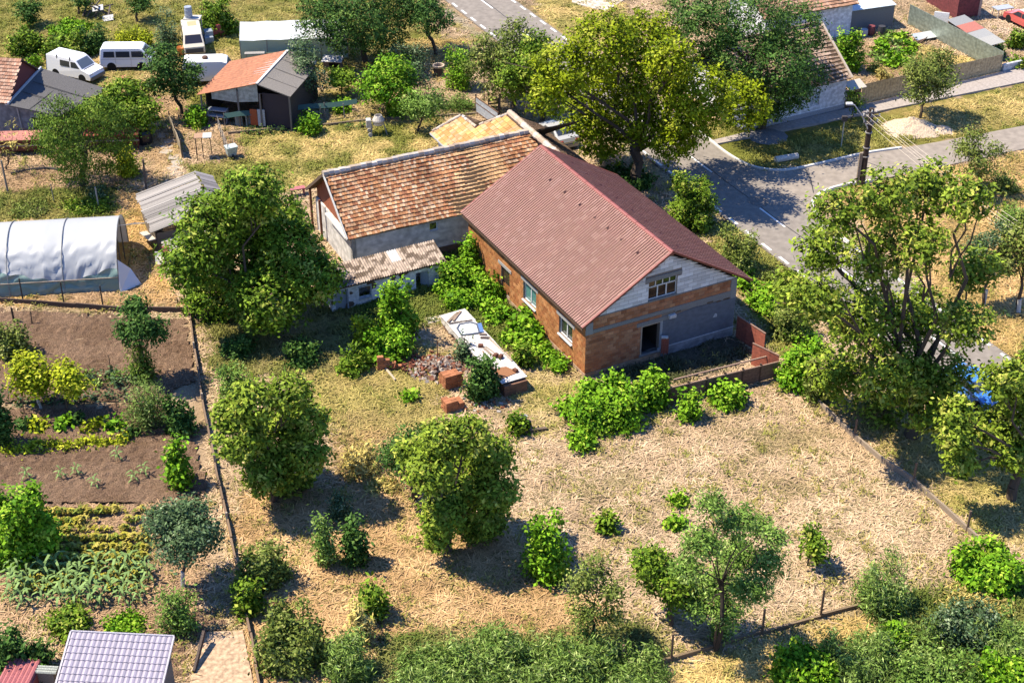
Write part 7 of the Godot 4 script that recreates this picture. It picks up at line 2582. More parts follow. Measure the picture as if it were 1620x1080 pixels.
	wb2.lathe(Vector3.ZERO, [[0.55, 0.0], [0.62, 0.3], [0.62, 0.9], [0.5, 1.1], [0.3, 1.15], [0.0, 1.15]], 16)
	part(wt, "tank", wb2, mat(Color(0.015, 0.016, 0.02), 0.35, ""))
	var lid := MB.new()
	lid.lathe(Vector3(0, 1.15, 0), [[0.22, 0.0], [0.2, 0.06], [0.0, 0.07]], 12)
	part(wt, "lid", lid, mat(Color(0.10, 0.11, 0.13), 0.4, ""))
	# water tank on its frame
	var tk := thing("water_tank", "blue-grey water tank on a tall pale metal stand above the wrecked van", "water tank", Vector3(-28.50, 0, -50.21))
	for x in [-0.55, 0.75]:
		for z in [-0.5, 0.4]:
			var l := MB.new()
			l.tube(Vector3(x, 0, z), Vector3(x, 2.0, z), 0.06, 0.06, 6)
			part(tk, "leg", l, mat(Color(0.62, 0.60, 0.56), 0.6))
	var fr := MB.new()
	fr.abox(-0.65, 0.85, 1.95, 2.05, -0.6, 0.5)
	part(tk, "platform", fr, mat(Color(0.58, 0.56, 0.52), 0.7))
	var dr := MB.new()
	dr.lathe(Vector3(-0.2, 2.05, 0), [[0.33, 0.0], [0.34, 0.3], [0.36, 0.32], [0.34, 0.36], [0.34, 0.7], [0.36, 0.72], [0.34, 0.76], [0.33, 1.0], [0.28, 1.02], [0.0, 0.98]], 16)
	part(tk, "drum", dr, mat(Color(0.40, 0.46, 0.56), 0.5))
	var rc := MB.new()
	rc.bev(-0.9, -0.35, 1.1, 1.4, 0.4, 0.8, 0.06)
	part(tk, "red_canister", rc, mat(Color(0.45, 0.04, 0.03), 0.5))
	# odds and ends round the wreck
	var bits := [["red_moped", "small red and white machine standing right of the wrecked van", Vector3(-26.45, 0, -50.82), Color(0.48, 0.10, 0.08)], ["orange_tub", "orange tub by the wrecked van's front wheel", Vector3(-28.88, 0, -46.37), Color(0.62, 0.18, 0.02)], ["blue_crate", "blue-grey crate pile against the wrecked van's side", Vector3(-27.04, 0, -49.61), Color(0.34, 0.40, 0.46)], ["orange_rag", "orange rag lying on the grass before the minibus", Vector3(-32.98, 0, -41.20), Color(0.62, 0.20, 0.10)]]
	for e in bits:
		var b := MB.new()
		if e[0] == "orange_rag":
			b.slab([Vector3(-0.3, 0.04, 0.2), Vector3(0.3, 0.05, 0.25), Vector3(0.4, 0.25, -0.2), Vector3(-0.1, 0.2, -0.3)], 0.03)
		elif e[0] == "red_moped":
			b.bev(-0.5, 0.3, 0.3, 0.8, -0.15, 0.15, 0.1)
			b.tube(Vector3(0.45, 0.25, -0.06), Vector3(0.45, 0.25, 0.06), 0.25, 0.25, 12)
			b.tube(Vector3(-0.45, 0.25, -0.06), Vector3(-0.45, 0.25, 0.06), 0.25, 0.25, 12)
			b.bev(-0.1, 0.35, 0.8, 1.15, -0.2, 0.2, 0.1)
		elif e[0] == "blue_crate":
			b.bev(-0.4, 0.4, 0.0, 0.6, -0.5, 0.5, 0.04)
			b.bev(-0.3, 0.45, 0.6, 1.0, -0.7, 0.1, 0.04)
		else:
			b.lathe(Vector3.ZERO, [[0.3, 0.0], [0.38, 0.8], [0.34, 0.8], [0.0, 0.5]], 12)
		tag(put(self, e[0], b.mesh(), mat(e[3], 0.6), e[2], 20.0), e[1], e[0].replace("_", " "))
	# scrap timber at the very top left
	var sc := thing("scrap_heap", "heap of dark scrap timber and a white sheet beyond the hedge", "scrap heap", Vector3(-38.19, 0, -55.84))
	for i in 12:
		var b := MB.new()
		b.beam(Vector3(rng.randf_range(-1.6, 1.6), 0.1, rng.randf_range(-1, 1)), Vector3(rng.randf_range(-1.6, 1.6), rng.randf_range(0.6, 1.9), rng.randf_range(-1, 1)), 0.14, 0.10)
		part(sc, "timber", b, mat(Color(0.12, 0.10, 0.085) * (0.7 + rng.randf()), 0.9))
	for e in [[0.0, 0.9, 0.2], [1.0, 0.2, 0.9]]:
		var b := MB.new()
		b.box(Transform3D(Basis(Vector3(1, 0.4, 0.2).normalized(), 0.5), Vector3(e[0], e[1], e[2])), Vector3(1.0, 0.04, 0.7))
		part(sc, "white_sheet", b, mat(Color(0.60, 0.60, 0.60), 0.8))
	# red garden stool behind the old house
	var rs := thing("garden_bench", "small faded red bench in the grass left of the old house's gable", "bench", Vector3(-15.63, 0, -19.87), 20.0)
	var r0 := MB.new()
	r0.abox(-0.55, 0.55, 0.52, 0.58, -0.25, 0.25)
	part(rs, "seat", r0, mat(Color(0.50, 0.16, 0.17), 0.7))
	for x in [-0.45, 0.45]:
		for z in [-0.18, 0.18]:
			var l := MB.new()
			l.abox(x - 0.04, x + 0.04, 0, 0.52, z - 0.04, z + 0.04)
			part(rs, "leg", l, mat(Color(0.40, 0.12, 0.12), 0.8))
	# leaning plank door at the lower left and a bent hose
	var pd := MB.new()
	pd.beam(Vector3(0, 0.1, 0.9), Vector3(0.2, 0.75, -1.1), 0.12, 0.3)
	tag(put(self, "dark_board", pd.mesh(), mat(Color(0.13, 0.10, 0.085), 0.9), Vector3(-14.79, 0, 27.81)), "dark upright board at the dirt path's left edge", "board")
	var hs := MB.new()
	var last := Vector3(-2.0, 0.12, 0.5)
	for i in range(1, 13):
		var f := i / 12.0
		var nx := Vector3(-2.0 + 3.6 * f, 0.12, 0.5 - sin(f * 2.4) * 0.9)
		hs.tube(last, nx, 0.10, 0.10, 6)
		last = nx
	tag(put(self, "black_pipe", hs.mesh(), mat(Color(0.045, 0.035, 0.03), 0.7), Vector3(-35.45, 0, -23.59)), "curved black pipe lying on the dirt before the hutch", "pipe")


# ---------- trees ----------

func make_trees() -> void:
	var road := "walnut trees along the road"
	tree("big dense walnut tree left of the clay-tiled house, shading the white shed", "walnut", Vector3(-16.15, 0, -1.78), 5.46, 6.02, 4.81, Vector3.ZERO, 46000, {"lobes": [[0.85, 9.97, 1.09, 1.72, 1.58], [-1.96, 7.56, 0.29, 1.98, 1.82], [1.41, 6.76, -1.78, 1.95, 1.79], [-3.24, 5.65, 1.79, 1.75, 1.61], [-1.21, 4.03, -1.86, 2.62, 2.41], [2.65, 4.81, 0.07, 2.17, 2.00], [1.22, 2.94, 1.33, 2.33, 2.14], [-2.80, 0.83, -1.80, 1.94, 1.78], [4.15, 4.31, 1.39, 1.62, 1.49], [2.40, 5.91, -0.48, 1.71, 1.57], [-0.79, 7.30, -1.16, 1.70, 1.57]], "spray": 0.40, "per": 12, "fork": 0.4, "low": 0.8, "shell": 0.5})
	tree("round green tree in the lower left beside the garden's board edging", "sunny", Vector3(-12.79, 0, 15.84), 4.41, 3.54, 2.84, Vector3.ZERO, 21000, {"lobes": [[-0.29, 7.03, 0.65, 1.15, 1.06], [1.38, 7.08, 0.15, 1.10, 1.01], [1.77, 4.45, -0.97, 1.26, 1.16], [-1.15, 5.16, 1.23, 1.29, 1.19], [0.25, 3.20, -1.17, 1.74, 1.60], [2.05, 3.14, 0.04, 1.06, 0.98], [-0.16, 2.43, 0.74, 1.19, 1.09], [0.82, 0.90, -1.05, 1.16, 1.06], [-1.53, 6.26, 0.84, 0.84, 0.77]], "spray": 0.36, "per": 11, "low": 0.8, "leaf": 0.95, "fork": 0.4})
	tree("bushy round tree standing alone in the front lot below the brick stacks", "sunny", Vector3(-3.30, 0, 19.98), 4.66, 3.88, 3.10, Vector3.ZERO, 22000, {"lobes": [[-0.05, 7.73, 0.71, 0.97, 0.90], [1.22, 7.49, 0.17, 0.98, 0.90], [2.29, 5.31, -1.00, 1.07, 0.99], [-0.66, 6.20, 1.52, 1.04, 0.95], [0.75, 3.89, -1.29, 1.66, 1.53], [2.55, 3.89, 0.04, 1.01, 0.93], [-0.09, 3.21, 0.90, 1.13, 1.04], [1.61, 1.16, -1.23, 1.30, 1.20], [-0.51, 1.59, 0.81, 0.70, 0.64], [-1.52, 6.14, -0.24, 0.75, 0.69]], "spray": 0.36, "per": 11, "low": 0.8, "leaf": 0.9, "fork": 0.4})
	tree("darker small pear-like tree touching the bushy front tree's left side", "dark", Vector3(-5.25, 0, 15.73), 2.87, 1.76, 1.26, Vector3(0.10, 0, 0), 4200, {"nl": 5, "leaf": 0.8})
	tree("tall sparse walnut tree with gaps through its crown, right of the brick house", "sunny", Vector3(22.65, 0, 9.99), 9.22, 8.63, 6.90, Vector3.ZERO, 36000, {"lobes": [[-6.16, 15.11, 1.48, 1.38, 1.27], [-3.64, 15.37, 0.37, 1.68, 1.55], [-0.70, 14.66, -1.87, 1.73, 1.59], [0.31, 16.11, 2.23, 1.20, 1.10], [-5.93, 10.97, -2.01, 1.40, 1.29], [-3.55, 11.78, 0.12, 1.56, 1.44], [-1.72, 13.65, 2.14, 1.44, 1.33], [2.90, 9.33, -2.81, 1.32, 1.22], [-6.91, 10.65, 2.45, 1.47, 1.35], [-3.43, 7.52, -0.77, 2.17, 2.00], [-0.21, 7.02, -1.93, 1.96, 1.80], [0.97, 9.36, 2.84, 1.41, 1.30], [-3.70, 2.66, -2.47, 1.88, 1.73], [-1.70, 5.05, 1.12, 2.03, 1.86], [0.90, 4.51, 0.92, 1.80, 1.65], [-1.20, 0.29, -2.07, 1.72, 1.58], [0.37, 3.01, 2.09, 1.41, 1.30], [-7.47, 8.97, -1.37, 1.06, 0.98]], "fork": 0.42, "shell": 0.75, "spray": 0.40, "low": 0.9, "per": 12})
	tree("sparse walnut tree at the right edge below the blue car", "sunny", Vector3(26.75, 0, 15.73), 5.27, 4.57, 3.66, Vector3.ZERO, 14000, {"lobes": [[-4.17, 6.26, 0.94, 0.90, 0.83], [-1.76, 7.91, 0.23, 1.09, 1.00], [0.18, 5.26, -1.34, 1.53, 1.40], [-4.19, 5.35, 1.61, 0.90, 0.83], [-1.31, 3.67, -1.50, 1.28, 1.17], [-0.16, 3.16, 0.05, 1.13, 1.04], [-3.38, 3.24, 0.93, 0.79, 0.73], [0.39, 7.29, -1.27, 1.18, 1.08]], "shell": 0.65, "spray": 0.42, "low": 0.8})
	tree("huge yellow-green tree behind the red metal roof", "yellow", Vector3(9.24, 0, -21.50), 7.11, 9.89, 7.91, Vector3.ZERO, 48000, {"lobes": [[-5.82, 9.72, 1.80, 2.20, 2.02], [-2.85, 11.06, 0.51, 2.56, 2.35], [0.39, 10.20, -2.85, 2.36, 2.17], [-6.70, 8.35, 2.99, 1.49, 1.37], [-2.85, 6.13, -2.88, 2.50, 2.30], [0.98, 8.07, 0.15, 2.33, 2.15], [3.91, 7.90, 2.29, 2.56, 2.36], [7.57, 5.11, -2.60, 2.14, 1.97], [2.93, 6.25, 3.00, 1.77, 1.63], [-0.14, 4.67, -0.91, 2.02, 1.86], [-3.68, 4.51, -1.91, 1.85, 1.71], [1.49, 11.29, 3.70, 1.72, 1.58], [-2.37, 2.01, -3.35, 1.90, 1.74], [2.17, 4.23, 1.38, 1.72, 1.58]], "trunk": 0.45, "fork": 0.5, "shell": 0.55, "low": 0.6})
	tree("dark green feathery tree rising behind the yellow-green one over the corner house", "dark", Vector3(19.74, 0, -31.10), 6.58, 8.78, 7.02, Vector3.ZERO, 30000, {"lobes": [[-4.96, 9.21, 1.69, 2.46, 2.27], [-1.09, 8.96, 0.52, 2.87, 2.64], [2.54, 7.24, -2.61, 2.37, 2.18], [0.37, 6.64, 3.78, 2.46, 2.26], [3.72, 3.72, -2.21, 1.60, 1.47], [0.39, 2.74, 0.11, 1.97, 1.82], [-2.54, 7.23, 2.53, 2.47, 2.27], [-5.60, 9.36, -2.43, 2.24, 2.06], [1.71, 4.08, 2.56, 1.35, 1.24]], "leaf": 0.95, "low": 0.8, "trunk": 0.35})
	tree("very dark tree at the top edge left of the road", "dark", Vector3(-12.70, 0, -44.94), 4.18, 4.82, 3.52, Vector3(-0.66, 0, 0), 16000, {"nl": 9, "lobe": 0.5, "low": 0.8, "trunk": 0.3})
	tree("dark slender-trunked tree next to the road's upper left edge", "dark", Vector3(-6.64, 0, -46.66), 3.93, 2.88, 2.05, Vector3(-1.11, 0, 0), 6500, {"nl": 6, "trunk": 0.18, "fork": 0.6})
	tree("light sparse tree between the road and the yellow-green tree", "olive", Vector3(0.10, 0, -35.60), 3.73, 3.40, 3.40, Vector3(-0.62, 0, 0), 9500, {"nl": 9, "lobe": 0.42, "shell": 0.6, "leaf": 1.15})
	tree("second light tree directly left of the yellow-green tree's crown", "walnut", Vector3(2.43, 0, -32.89), 3.79, 2.63, 3.32, Vector3(-0.85, 0, 0), 7500, {"nl": 7, "lobe": 0.45, "shell": 0.6})
	tree("dark drooping fir tree before the red-roofed hutch", "fir", Vector3(-31.64, 0, -21.09), 3.77, 3.63, 3.23, Vector3(0.48, 0, 0), 15000, {"nl": 10, "lobe": 0.42, "droop": 0.9, "flat": 0.35, "low": 0.9, "fork": 0.9, "spray": 0.6})
	tree("leafy green tree just behind the dark fir", "walnut", Vector3(-31.30, 0, -30.28), 2.52, 3.28, 1.48, Vector3(0.35, 0, 0), 9000, {"nl": 7, "lobe": 0.5})
	tree("mid-green bush-like tree over the red hutch's right end", "walnut", Vector3(-29.82, 0, -29.12), 1.82, 1.87, 1.44, Vector3(0.39, 0, 0), 3600, {"nl": 5, "leaf": 0.9})
	tree("leaning dark pear tree between minibus and rusty shed", "dark", Vector3(-26.68, 0, -34.11), 3.49, 2.40, 2.18, Vector3(-0.56, 0, 0), 6500, {"nl": 7, "lobe": 0.45, "shell": 0.6, "fork": 0.7, "trunk": 0.16, "bark": Color(0.10, 0.08, 0.065)})
	tree("grey-green tree at the felt roof's right end", "blue", Vector3(-17.19, 0, -36.36), 2.76, 1.86, 2.43, Vector3(0.31, 0, 0), 5200, {"nl": 6, "leaf": 1.1})
	tree("bright round tree in the middle of the back garden", "bright", Vector3(-10.03, 0, -34.61), 2.42, 2.56, 1.96, Vector3(0.00, 0, 0), 6500, {"nl": 7, "leaf": 0.95})
	tree("small pale fruit tree at the lawn's upper right end", "pale", Vector3(-7.38, 0, -30.74), 2.16, 1.79, 1.19, Vector3(0.57, 0, 0), 3200, {"nl": 6, "trunk": 0.1, "leaf": 1.1})
	tree("dull olive round tree on the verge behind the sand heap", "olive", Vector3(32.79, 0, -33.38), 3.48, 2.44, 2.29, Vector3(0.01, 0, 0), 7500, {"nl": 8, "lobe": 0.45, "shell": 0.6, "trunk": 0.13})
	tree("thin sparse tree with whitewashed trunk on the dirt right of the pole", "olive", Vector3(34.18, 0, -20.28), 2.86, 1.94, 2.07, Vector3(-0.52, 0, 0), 3400, {"nl": 8, "lobe": 0.38, "shell": 0.8, "white": 0.8, "trunk": 0.10})
	tree("young tree with whitewashed trunk right of the sparse walnut", "blue", Vector3(30.47, 0, -4.39), 3.74, 1.71, 2.16, Vector3(-0.01, 0, 0), 5000, {"nl": 7, "lobe": 0.42, "white": 1.1, "trunk": 0.11})
	tree("whitewashed tree cut by the right edge beside the young one", "olive", Vector3(32.45, 0, -3.46), 4.58, 1.46, 2.47, Vector3(-0.42, 0, 0), 3600, {"nl": 6, "white": 1.0, "trunk": 0.13})
	tree("feathery locust tree at the lot's front edging with a straight dark trunk", "pale", Vector3(9.62, 0, 27.31), 5.30, 3.70, 2.96, Vector3.ZERO, 21000, {"lobes": [[-0.94, 9.32, 0.53, 0.61, 0.56], [0.37, 8.03, 0.17, 0.84, 0.77], [1.68, 6.80, -0.89, 0.52, 0.48], [-1.36, 7.77, 1.33, 0.83, 0.77], [0.72, 4.91, -1.18, 0.99, 0.91], [2.01, 5.58, 0.04, 0.72, 0.66], [-1.80, 5.79, 0.80, 0.62, 0.57], [-0.16, 2.81, -1.46, 0.98, 0.90], [1.11, 4.96, 1.14, 0.82, 0.76], [0.40, 2.18, -0.24, 0.83, 0.76], [-0.87, 2.28, -0.56, 0.65, 0.60], [1.94, 7.89, 1.04, 0.44, 0.41], [0.29, 0.53, -0.81, 0.48, 0.44]], "shell": 0.75, "leaf": 0.9, "fork": 0.85, "trunk": 0.13, "bark": Color(0.06, 0.05, 0.04), "spray": 0.36})
	tree("small apple tree half behind the feathery locust tree", "walnut", Vector3(7.69, 0, 25.50), 2.81, 1.59, 1.71, Vector3(-0.46, 0, 0), 5200, {"nl": 6, "lobe": 0.42, "shell": 0.6, "leaf": 0.8, "trunk": 0.12})
	tree("thin spindly plum tree left of the small apple tree", "olive", Vector3(3.84, 0, 26.89), 3.07, 1.38, 1.87, Vector3(0.03, 0, 0), 3600, {"nl": 8, "lobe": 0.36, "shell": 0.8, "leaf": 0.8, "fork": 0.8, "trunk": 0.10, "bark": Color(0.05, 0.04, 0.035)})
	tree("round dark blue-green tree with pale trunk by the garden edging", "blue", Vector3(-16.40, 0, 22.68), 3.72, 1.83, 1.36, Vector3(0.37, 0, 0), 9000, {"nl": 8, "lobe": 0.5, "leaf": 1.05, "white": 1.0, "trunk": 0.10, "fork": 0.8})
	tree("yellow-leaved small tree with whitewashed trunk in the left garden", "lime", Vector3(-27.44, 0, 7.24), 2.13, 1.18, 1.28, Vector3(-0.35, 0, 0), 2800, {"nl": 6, "white": 0.7, "trunk": 0.09})
	tree("second yellow-leaved small tree right of the whitewashed one", "lime", Vector3(-25.87, 0, 7.50), 2.12, 1.03, 1.13, Vector3(0.37, 0, 0), 2300, {"nl": 6, "trunk": 0.09})
	tree("small plum tree with two-part crown above the garden edging", "dark", Vector3(-22.24, 0, 4.22), 4.10, 1.44, 1.33, Vector3(0.54, 0, 0), 3400, {"nl": 6, "lobe": 0.42, "trunk": 0.1})
	tree("young peach tree on the straw lot's right side", "walnut", Vector3(14.97, 0, 21.16), 1.41, 0.70, 1.05, Vector3(0.05, 0, 0), 900, {"nl": 5, "lobe": 0.42, "leaf": 0.9, "trunk": 0.05})
	tree("small dark round tree at the top left beyond the hedge", "dark", Vector3(-44.09, 0, -53.61), 1.33, 1.39, 1.04, Vector3(0.17, 0, 0), 1800, {"nl": 5})
	tree("small round tree behind the olive hedge", "dark", Vector3(-34.48, 0, -54.56), 1.57, 1.28, 0.93, Vector3(0.09, 0, 0), 1500, {"nl": 5})
	tree("dark tree cut by the top edge near the scrap heap", "dark", Vector3(-40.27, 0, -56.49), 1.46, 1.17, 1.17, Vector3(0.22, 0, 0), 1300, {"nl": 5})
	tree("small tree by the yard gate at the corner house", "walnut", Vector3(27.12, 0, -32.65), 1.74, 0.66, 0.99, Vector3(0.05, 0, 0), 500, {"nl": 4, "lobe": 0.5, "trunk": 0.05, "leaf": 0.8})
	tree("bare twiggy shrub at the left edge before the grey house", "straw", Vector3(-37.97, 0, -23.81), 1.98, 1.42, 1.94, Vector3(0.54, 0, 0), 260, {"nl": 8, "lobe": 0.4, "trunk": 0.07, "fork": 0.5})
	tree("dark fruit tree behind the row of small garden trees", "blue", Vector3(-8.71, 0, -42.16), 1.71, 1.61, 1.30, Vector3(-0.10, 0, 0), 2600, {"nl": 5})
	tree("little dark tree beside the concrete ring", "blue", Vector3(-9.46, 0, -36.87), 2.22, 1.77, 0.96, Vector3(1.34, 0, 0), 2400, {"nl": 5})
	tree("vine-hung small tree left of the bright round tree", "walnut", Vector3(-14.12, 0, -37.90), 1.57, 1.46, 0.66, Vector3(0.09, 0, 0), 1700, {"nl": 5, "trunk": 0.06})


# ---------- shrubs ----------

func make_bushes() -> void:
	bush("bright round bush at the rusty fence's right end", "bright", Vector3(16.78, 0, 4.78), 1.22, 2.00, 3800)
	bush("largest bright vine-covered bush at the brick house's near corner", "bright", Vector3(5.40, 0, 8.03), 2.97, 1.76, 11000, {"nl": 9})
	bush("yellow-green vine hanging over the rusty fence's left end", "bright", Vector3(8.13, 0, 6.78), 1.28, 2.07, 3200)
	bush("small bright weed bush under the largest vine bush", "bright", Vector3(3.91, 0, 10.86), 0.86, 0.76, 1300)
	bush("bright bush before the rusty fence's middle", "bright", Vector3(12.57, 0, 6.69), 1.19, 1.06, 2200)
	bush("loose bright weed left of the bush at the fence's middle", "bright", Vector3(10.14, 0, 8.17), 0.74, 1.62, 1100)
	bush("leafy dark green shrub against the covered stack's near half", "dark", Vector3(-1.86, 0, 6.11), 1.06, 2.47, 3200, {"leaf": 1.1})
	bush("greyish climbing weed at the covered stack's middle", "blue", Vector3(-3.01, 0, 2.14), 0.59, 1.89, 900)
	bush("tall bright elder bush before the white shed's middle", "bright", Vector3(-7.03, 0, -0.57), 1.46, 3.71, 4600, {"nl": 6})
	bush("spreading bright weeds between the elder and the covered stack", "bright", Vector3(-7.36, 0, 1.55), 1.81, 1.56, 4200, {"nl": 6})
	bush("yellowish weed clump left of the elder bush", "lime", Vector3(-9.00, 0, 0.43), 1.03, 1.72, 1500)
	bush("bright weeds beside the white shed's right end", "bright", Vector3(-3.92, 0, -5.91), 1.09, 2.02, 2600)
	bush("tallest bright weeds against the brick wall's far end", "bright", Vector3(-2.87, 0, -8.57), 0.69, 2.45, 1600)
	bush("bright weed bank along the brick wall before the door", "bright", Vector3(-2.08, 0, -6.56), 1.0, 1.3, 4200, {"nl": 6, "axis": V * -1.6})
	bush("bright weeds filling the ground behind the covered stack", "bright", Vector3(-3.89, 0, -4.95), 1.1, 0.9, 3200, {"nl": 6, "axis": V * 1.2})
	bush("yellowish-green weeds between covered stack and the brick house door", "bright", Vector3(-1.42, 0, -3.77), 0.9, 0.8, 3000, {"nl": 6, "axis": V * -1.5})
	bush("bright long-leaved weeds below the brick house's first window", "bright", Vector3(0.99, 0, -0.88), 0.9, 0.9, 2600, {"leaf": 1.3, "axis": V * 1.2})
	bush("small green bush beside the covered stack's right edge", "walnut", Vector3(0.69, 0, 2.70), 0.58, 1.32, 800)
	bush("low weeds by the brick house's near window", "bright", Vector3(2.39, 0, 2.29), 0.7, 0.6, 1500, {"axis": V * 1.4})
	bush("low weeds between the stack and the near window", "bright", Vector3(0.20, 0, 0.36), 0.6, 0.45, 1000, {"axis": V * 1.4})
	bush("tangle of tall dry straw left of the dark pear-like tree", "straw", Vector3(-8.17, 0, 13.12), 1.41, 1.42, 1500, {"nl": 7})
	bush("low dry brushwood below the straw tangle", "straw", Vector3(-6.91, 0, 14.79), 1.03, 0.39, 500, {"nl": 6})
	bush("green verge weeds by the road along the red roof's lower edge", "bright", hv(14.6, 3.0), 1.4, 0.8, 4200, {"nl": 7, "axis": V * 4.0})
	bush("taller verge weeds nearer the road below the olive shrub", "olive", hv(17.0, 1.5), 1.1, 0.8, 3000, {"nl": 7, "axis": V * 4.0})
	bush("bright verge weeds outside the red sheet fence", "bright", hv(13.8, -2.5), 1.2, 0.6, 1900, {"nl": 6, "axis": V * 1.8})
	bush("dark weeds at the walnut tree's foot", "dark", Vector3(-12.71, 0, 2.24), 1.40, 1.15, 2600)
	bush("darkest weed clump left of the walnut's foot", "dark", Vector3(-16.90, 0, 1.26), 1.10, 0.88, 1700)
	bush("leafy weed clump behind the brick ruin", "walnut", Vector3(-9.55, 0, 3.15), 1.08, 1.05, 1800)
	bush("small green clump on the mown grass before the rubble", "bright", Vector3(-5.94, 0, 6.23), 0.37, 0.46, 260)
	bush("light green shrub at the round green tree's upper left", "pale", Vector3(-16.33, 0, 5.77), 1.21, 1.61, 3000)
	bush("bright yellow-green bush right of the bushy front tree", "bright", Vector3(1.78, 0, 21.94), 1.17, 3.59, 4200, {"nl": 7, "leaf": 0.9})
	bush("narrow grey-green bush left of the two columnar ones", "pale", Vector3(-9.45, 0, 21.08), 0.56, 2.92, 1700)
	bush("narrow dark bush right of the two columnar ones", "dark", Vector3(-7.89, 0, 20.94), 0.56, 2.61, 2000)
	bush("pale grey-green columnar bush behind the narrow pair", "blue", Vector3(-9.00, 0, 17.30), 0.57, 1.57, 1300)
	bush("small lone bush in the bare front ground", "walnut", Vector3(-6.76, 0, 24.86), 0.75, 1.70, 1700)
	bush("yellowish shrub against the garden edging lower left", "olive", Vector3(-12.29, 0, 22.57), 1.47, 2.19, 5200, {"nl": 6})
	bush("wide olive thicket in the lower left corner of the lot", "olive", Vector3(-10.16, 0, 27.82), 2.00, 2.39, 9500, {"nl": 9, "up": 0.25, "flat": 1.1, "droop": 0.0, "shell": 0.9})
	bush("grey-green thicket at the bottom right of the olive one", "feather", Vector3(-7.64, 0, 28.81), 1.31, 1.80, 6000, {"nl": 7, "up": 0.2, "flat": 1.1, "droop": 0.0, "shell": 0.9})
	bush("yellow dry shrub at the olive thicket's right edge", "straw", Vector3(-7.17, 0, 26.57), 0.49, 2.03, 900)
	bush("small dark bush on the straw near the blue scrap", "walnut", Vector3(4.95, 0, 18.23), 0.57, 1.08, 700)
	bush("low bright tuft on the straw, upper of two", "bright", Vector3(8.91, 0, 16.06), 0.47, 0.38, 420)
	bush("low bright tuft on the straw, lower of two", "bright", Vector3(8.54, 0, 18.00), 0.50, 0.42, 420)
	bush("low weed by the bucket", "walnut", Vector3(0.36, 0, 9.66), 0.73, 1.08, 700)
	bush("bright dense bush at the lower right corner of the straw lot", "bright", Vector3(23.74, 0, 22.17), 2.25, 1.50, 8500, {"nl": 7})
	bush("pale locust saplings at the lot's lower right edging", "feather", Vector3(18.10, 0, 24.25), 1.51, 2.39, 5200, {"nl": 9, "up": 0.2, "flat": 1.2, "droop": 0.0, "shell": 1.0})
	bush("yellow flowering weeds behind the lower right thicket", "straw", Vector3(22.93, 0, 24.10), 2.18, 0.39, 2600, {"nl": 8, "leaf": 0.8})
	bush("bright feathery weed at the yellow straw patch's right end", "bright", Vector3(18.13, 0, 27.08), 0.73, 1.36, 1300)
	for k in 7:
		# locust thicket along the bottom edge
		var at: Vector3 = [Vector3(-4.03, 0, 29.37), Vector3(-1.18, 0, 28.56), Vector3(1.17, 0, 28.97), Vector3(3.38, 0, 28.64), Vector3(5.68, 0, 29.45), Vector3(-2.60, 0, 30.29), Vector3(2.30, 0, 30.48)][k]
		bush(["pale locust thicket at the bottom edge, nearest the bare ground", "pale locust thicket in the middle of the bottom edge", "dense locust saplings below the spindly plum tree", "locust saplings right before the spindly plum tree", "locust saplings left of the front edging's corner post", "lowest locust saplings at the bottom edge's left", "lowest locust saplings at the bottom edge's middle"][k], "feather", at, 2.1 + 0.3 * (k % 3), 1.2 + 0.5 * (k % 2), 7800, {"nl": 9, "shell": 0.95, "up": 0.2, "flat": 1.1, "droop": 0.0, "group": "locust thicket along the bottom edge"})
	for k in 7:
		var at: Vector3 = [Vector3(13.46, 0, 29.09), Vector3(15.92, 0, 28.48), Vector3(18.66, 0, 28.06), Vector3(21.45, 0, 26.37), Vector3(23.33, 0, 27.23), Vector3(19.47, 0, 29.69), Vector3(22.96, 0, 29.69)][k]
		bush(["dark green thicket at the foot of the yellow straw patch", "green thicket right of the one below the straw patch", "dense green thicket in the lower right field", "blue-green thicket below the yellow flowering weeds", "green thicket at the lower right edge", "lowest green thicket of the lower right field", "thicket in the very corner at the lower right"][k], ["bright", "feather", "feather", "blue", "feather", "pale", "bright"][k], at, 2.0 + 0.35 * (k % 3), 1.3 + 0.3 * (k % 2), 6600, {"nl": 8, "up": 0.25, "flat": 1.0, "droop": 0.0, "shell": 0.9, "group": "thicket in the lower right field"})
	# left garden
	bush("large bright bush at the left edge over the yellowing bean rows", "bright", Vector3(-24.79, 0, 20.35), 1.93, 3.80, 11000, {"nl": 8})
	bush("dark bush cut by the left edge above the bright one", "dark", Vector3(-28.72, 0, 10.83), 0.81, 4.51, 2800)
	bush("green bush at the left edge beside the dug bed", "olive", Vector3(-30.64, 0, 1.43), 1.34, 1.99, 3400)
	bush("dark cypress-like bush in the upper garden", "fir", Vector3(-22.09, 0, 4.22), 0.85, 2.54, 2400, {"leaf": 0.9})
	bush("feathery olive asparagus bush in the garden's middle", "feather", Vector3(-20.59, 0, 9.15), 1.33, 2.85, 4200, {"leaf": 0.8, "nl": 7, "up": 0.2, "flat": 1.2, "droop": 0.0, "shell": 1.0})
	bush("dark bush at the asparagus bush's right", "dark", Vector3(-18.91, 0, 9.65), 0.88, 2.34, 2200)
	bush("bright ragged bush by the garden edging", "bright", Vector3(-18.02, 0, 14.58), 0.77, 2.63, 1800, {"nl": 7})
	bush("grey-green willow-like bush before the dark round tree", "pale", Vector3(-15.85, 0, 25.93), 1.18, 2.48, 3000, {"nl": 7, "leaf": 0.9, "shell": 0.9})
	bush("olive weeds in front of the lilac roof's left side", "dark", Vector3(-23.29, 0, 28.47), 0.90, 1.90, 2400)
	bush("pepper-like plant left of the lilac roof", "dark", Vector3(-21.89, 0, 28.40), 0.54, 1.50, 1000)
	bush("weed clump along the edging below the round green tree", "walnut", Vector3(-12.80, 0, 24.52), 0.69, 1.91, 1700)
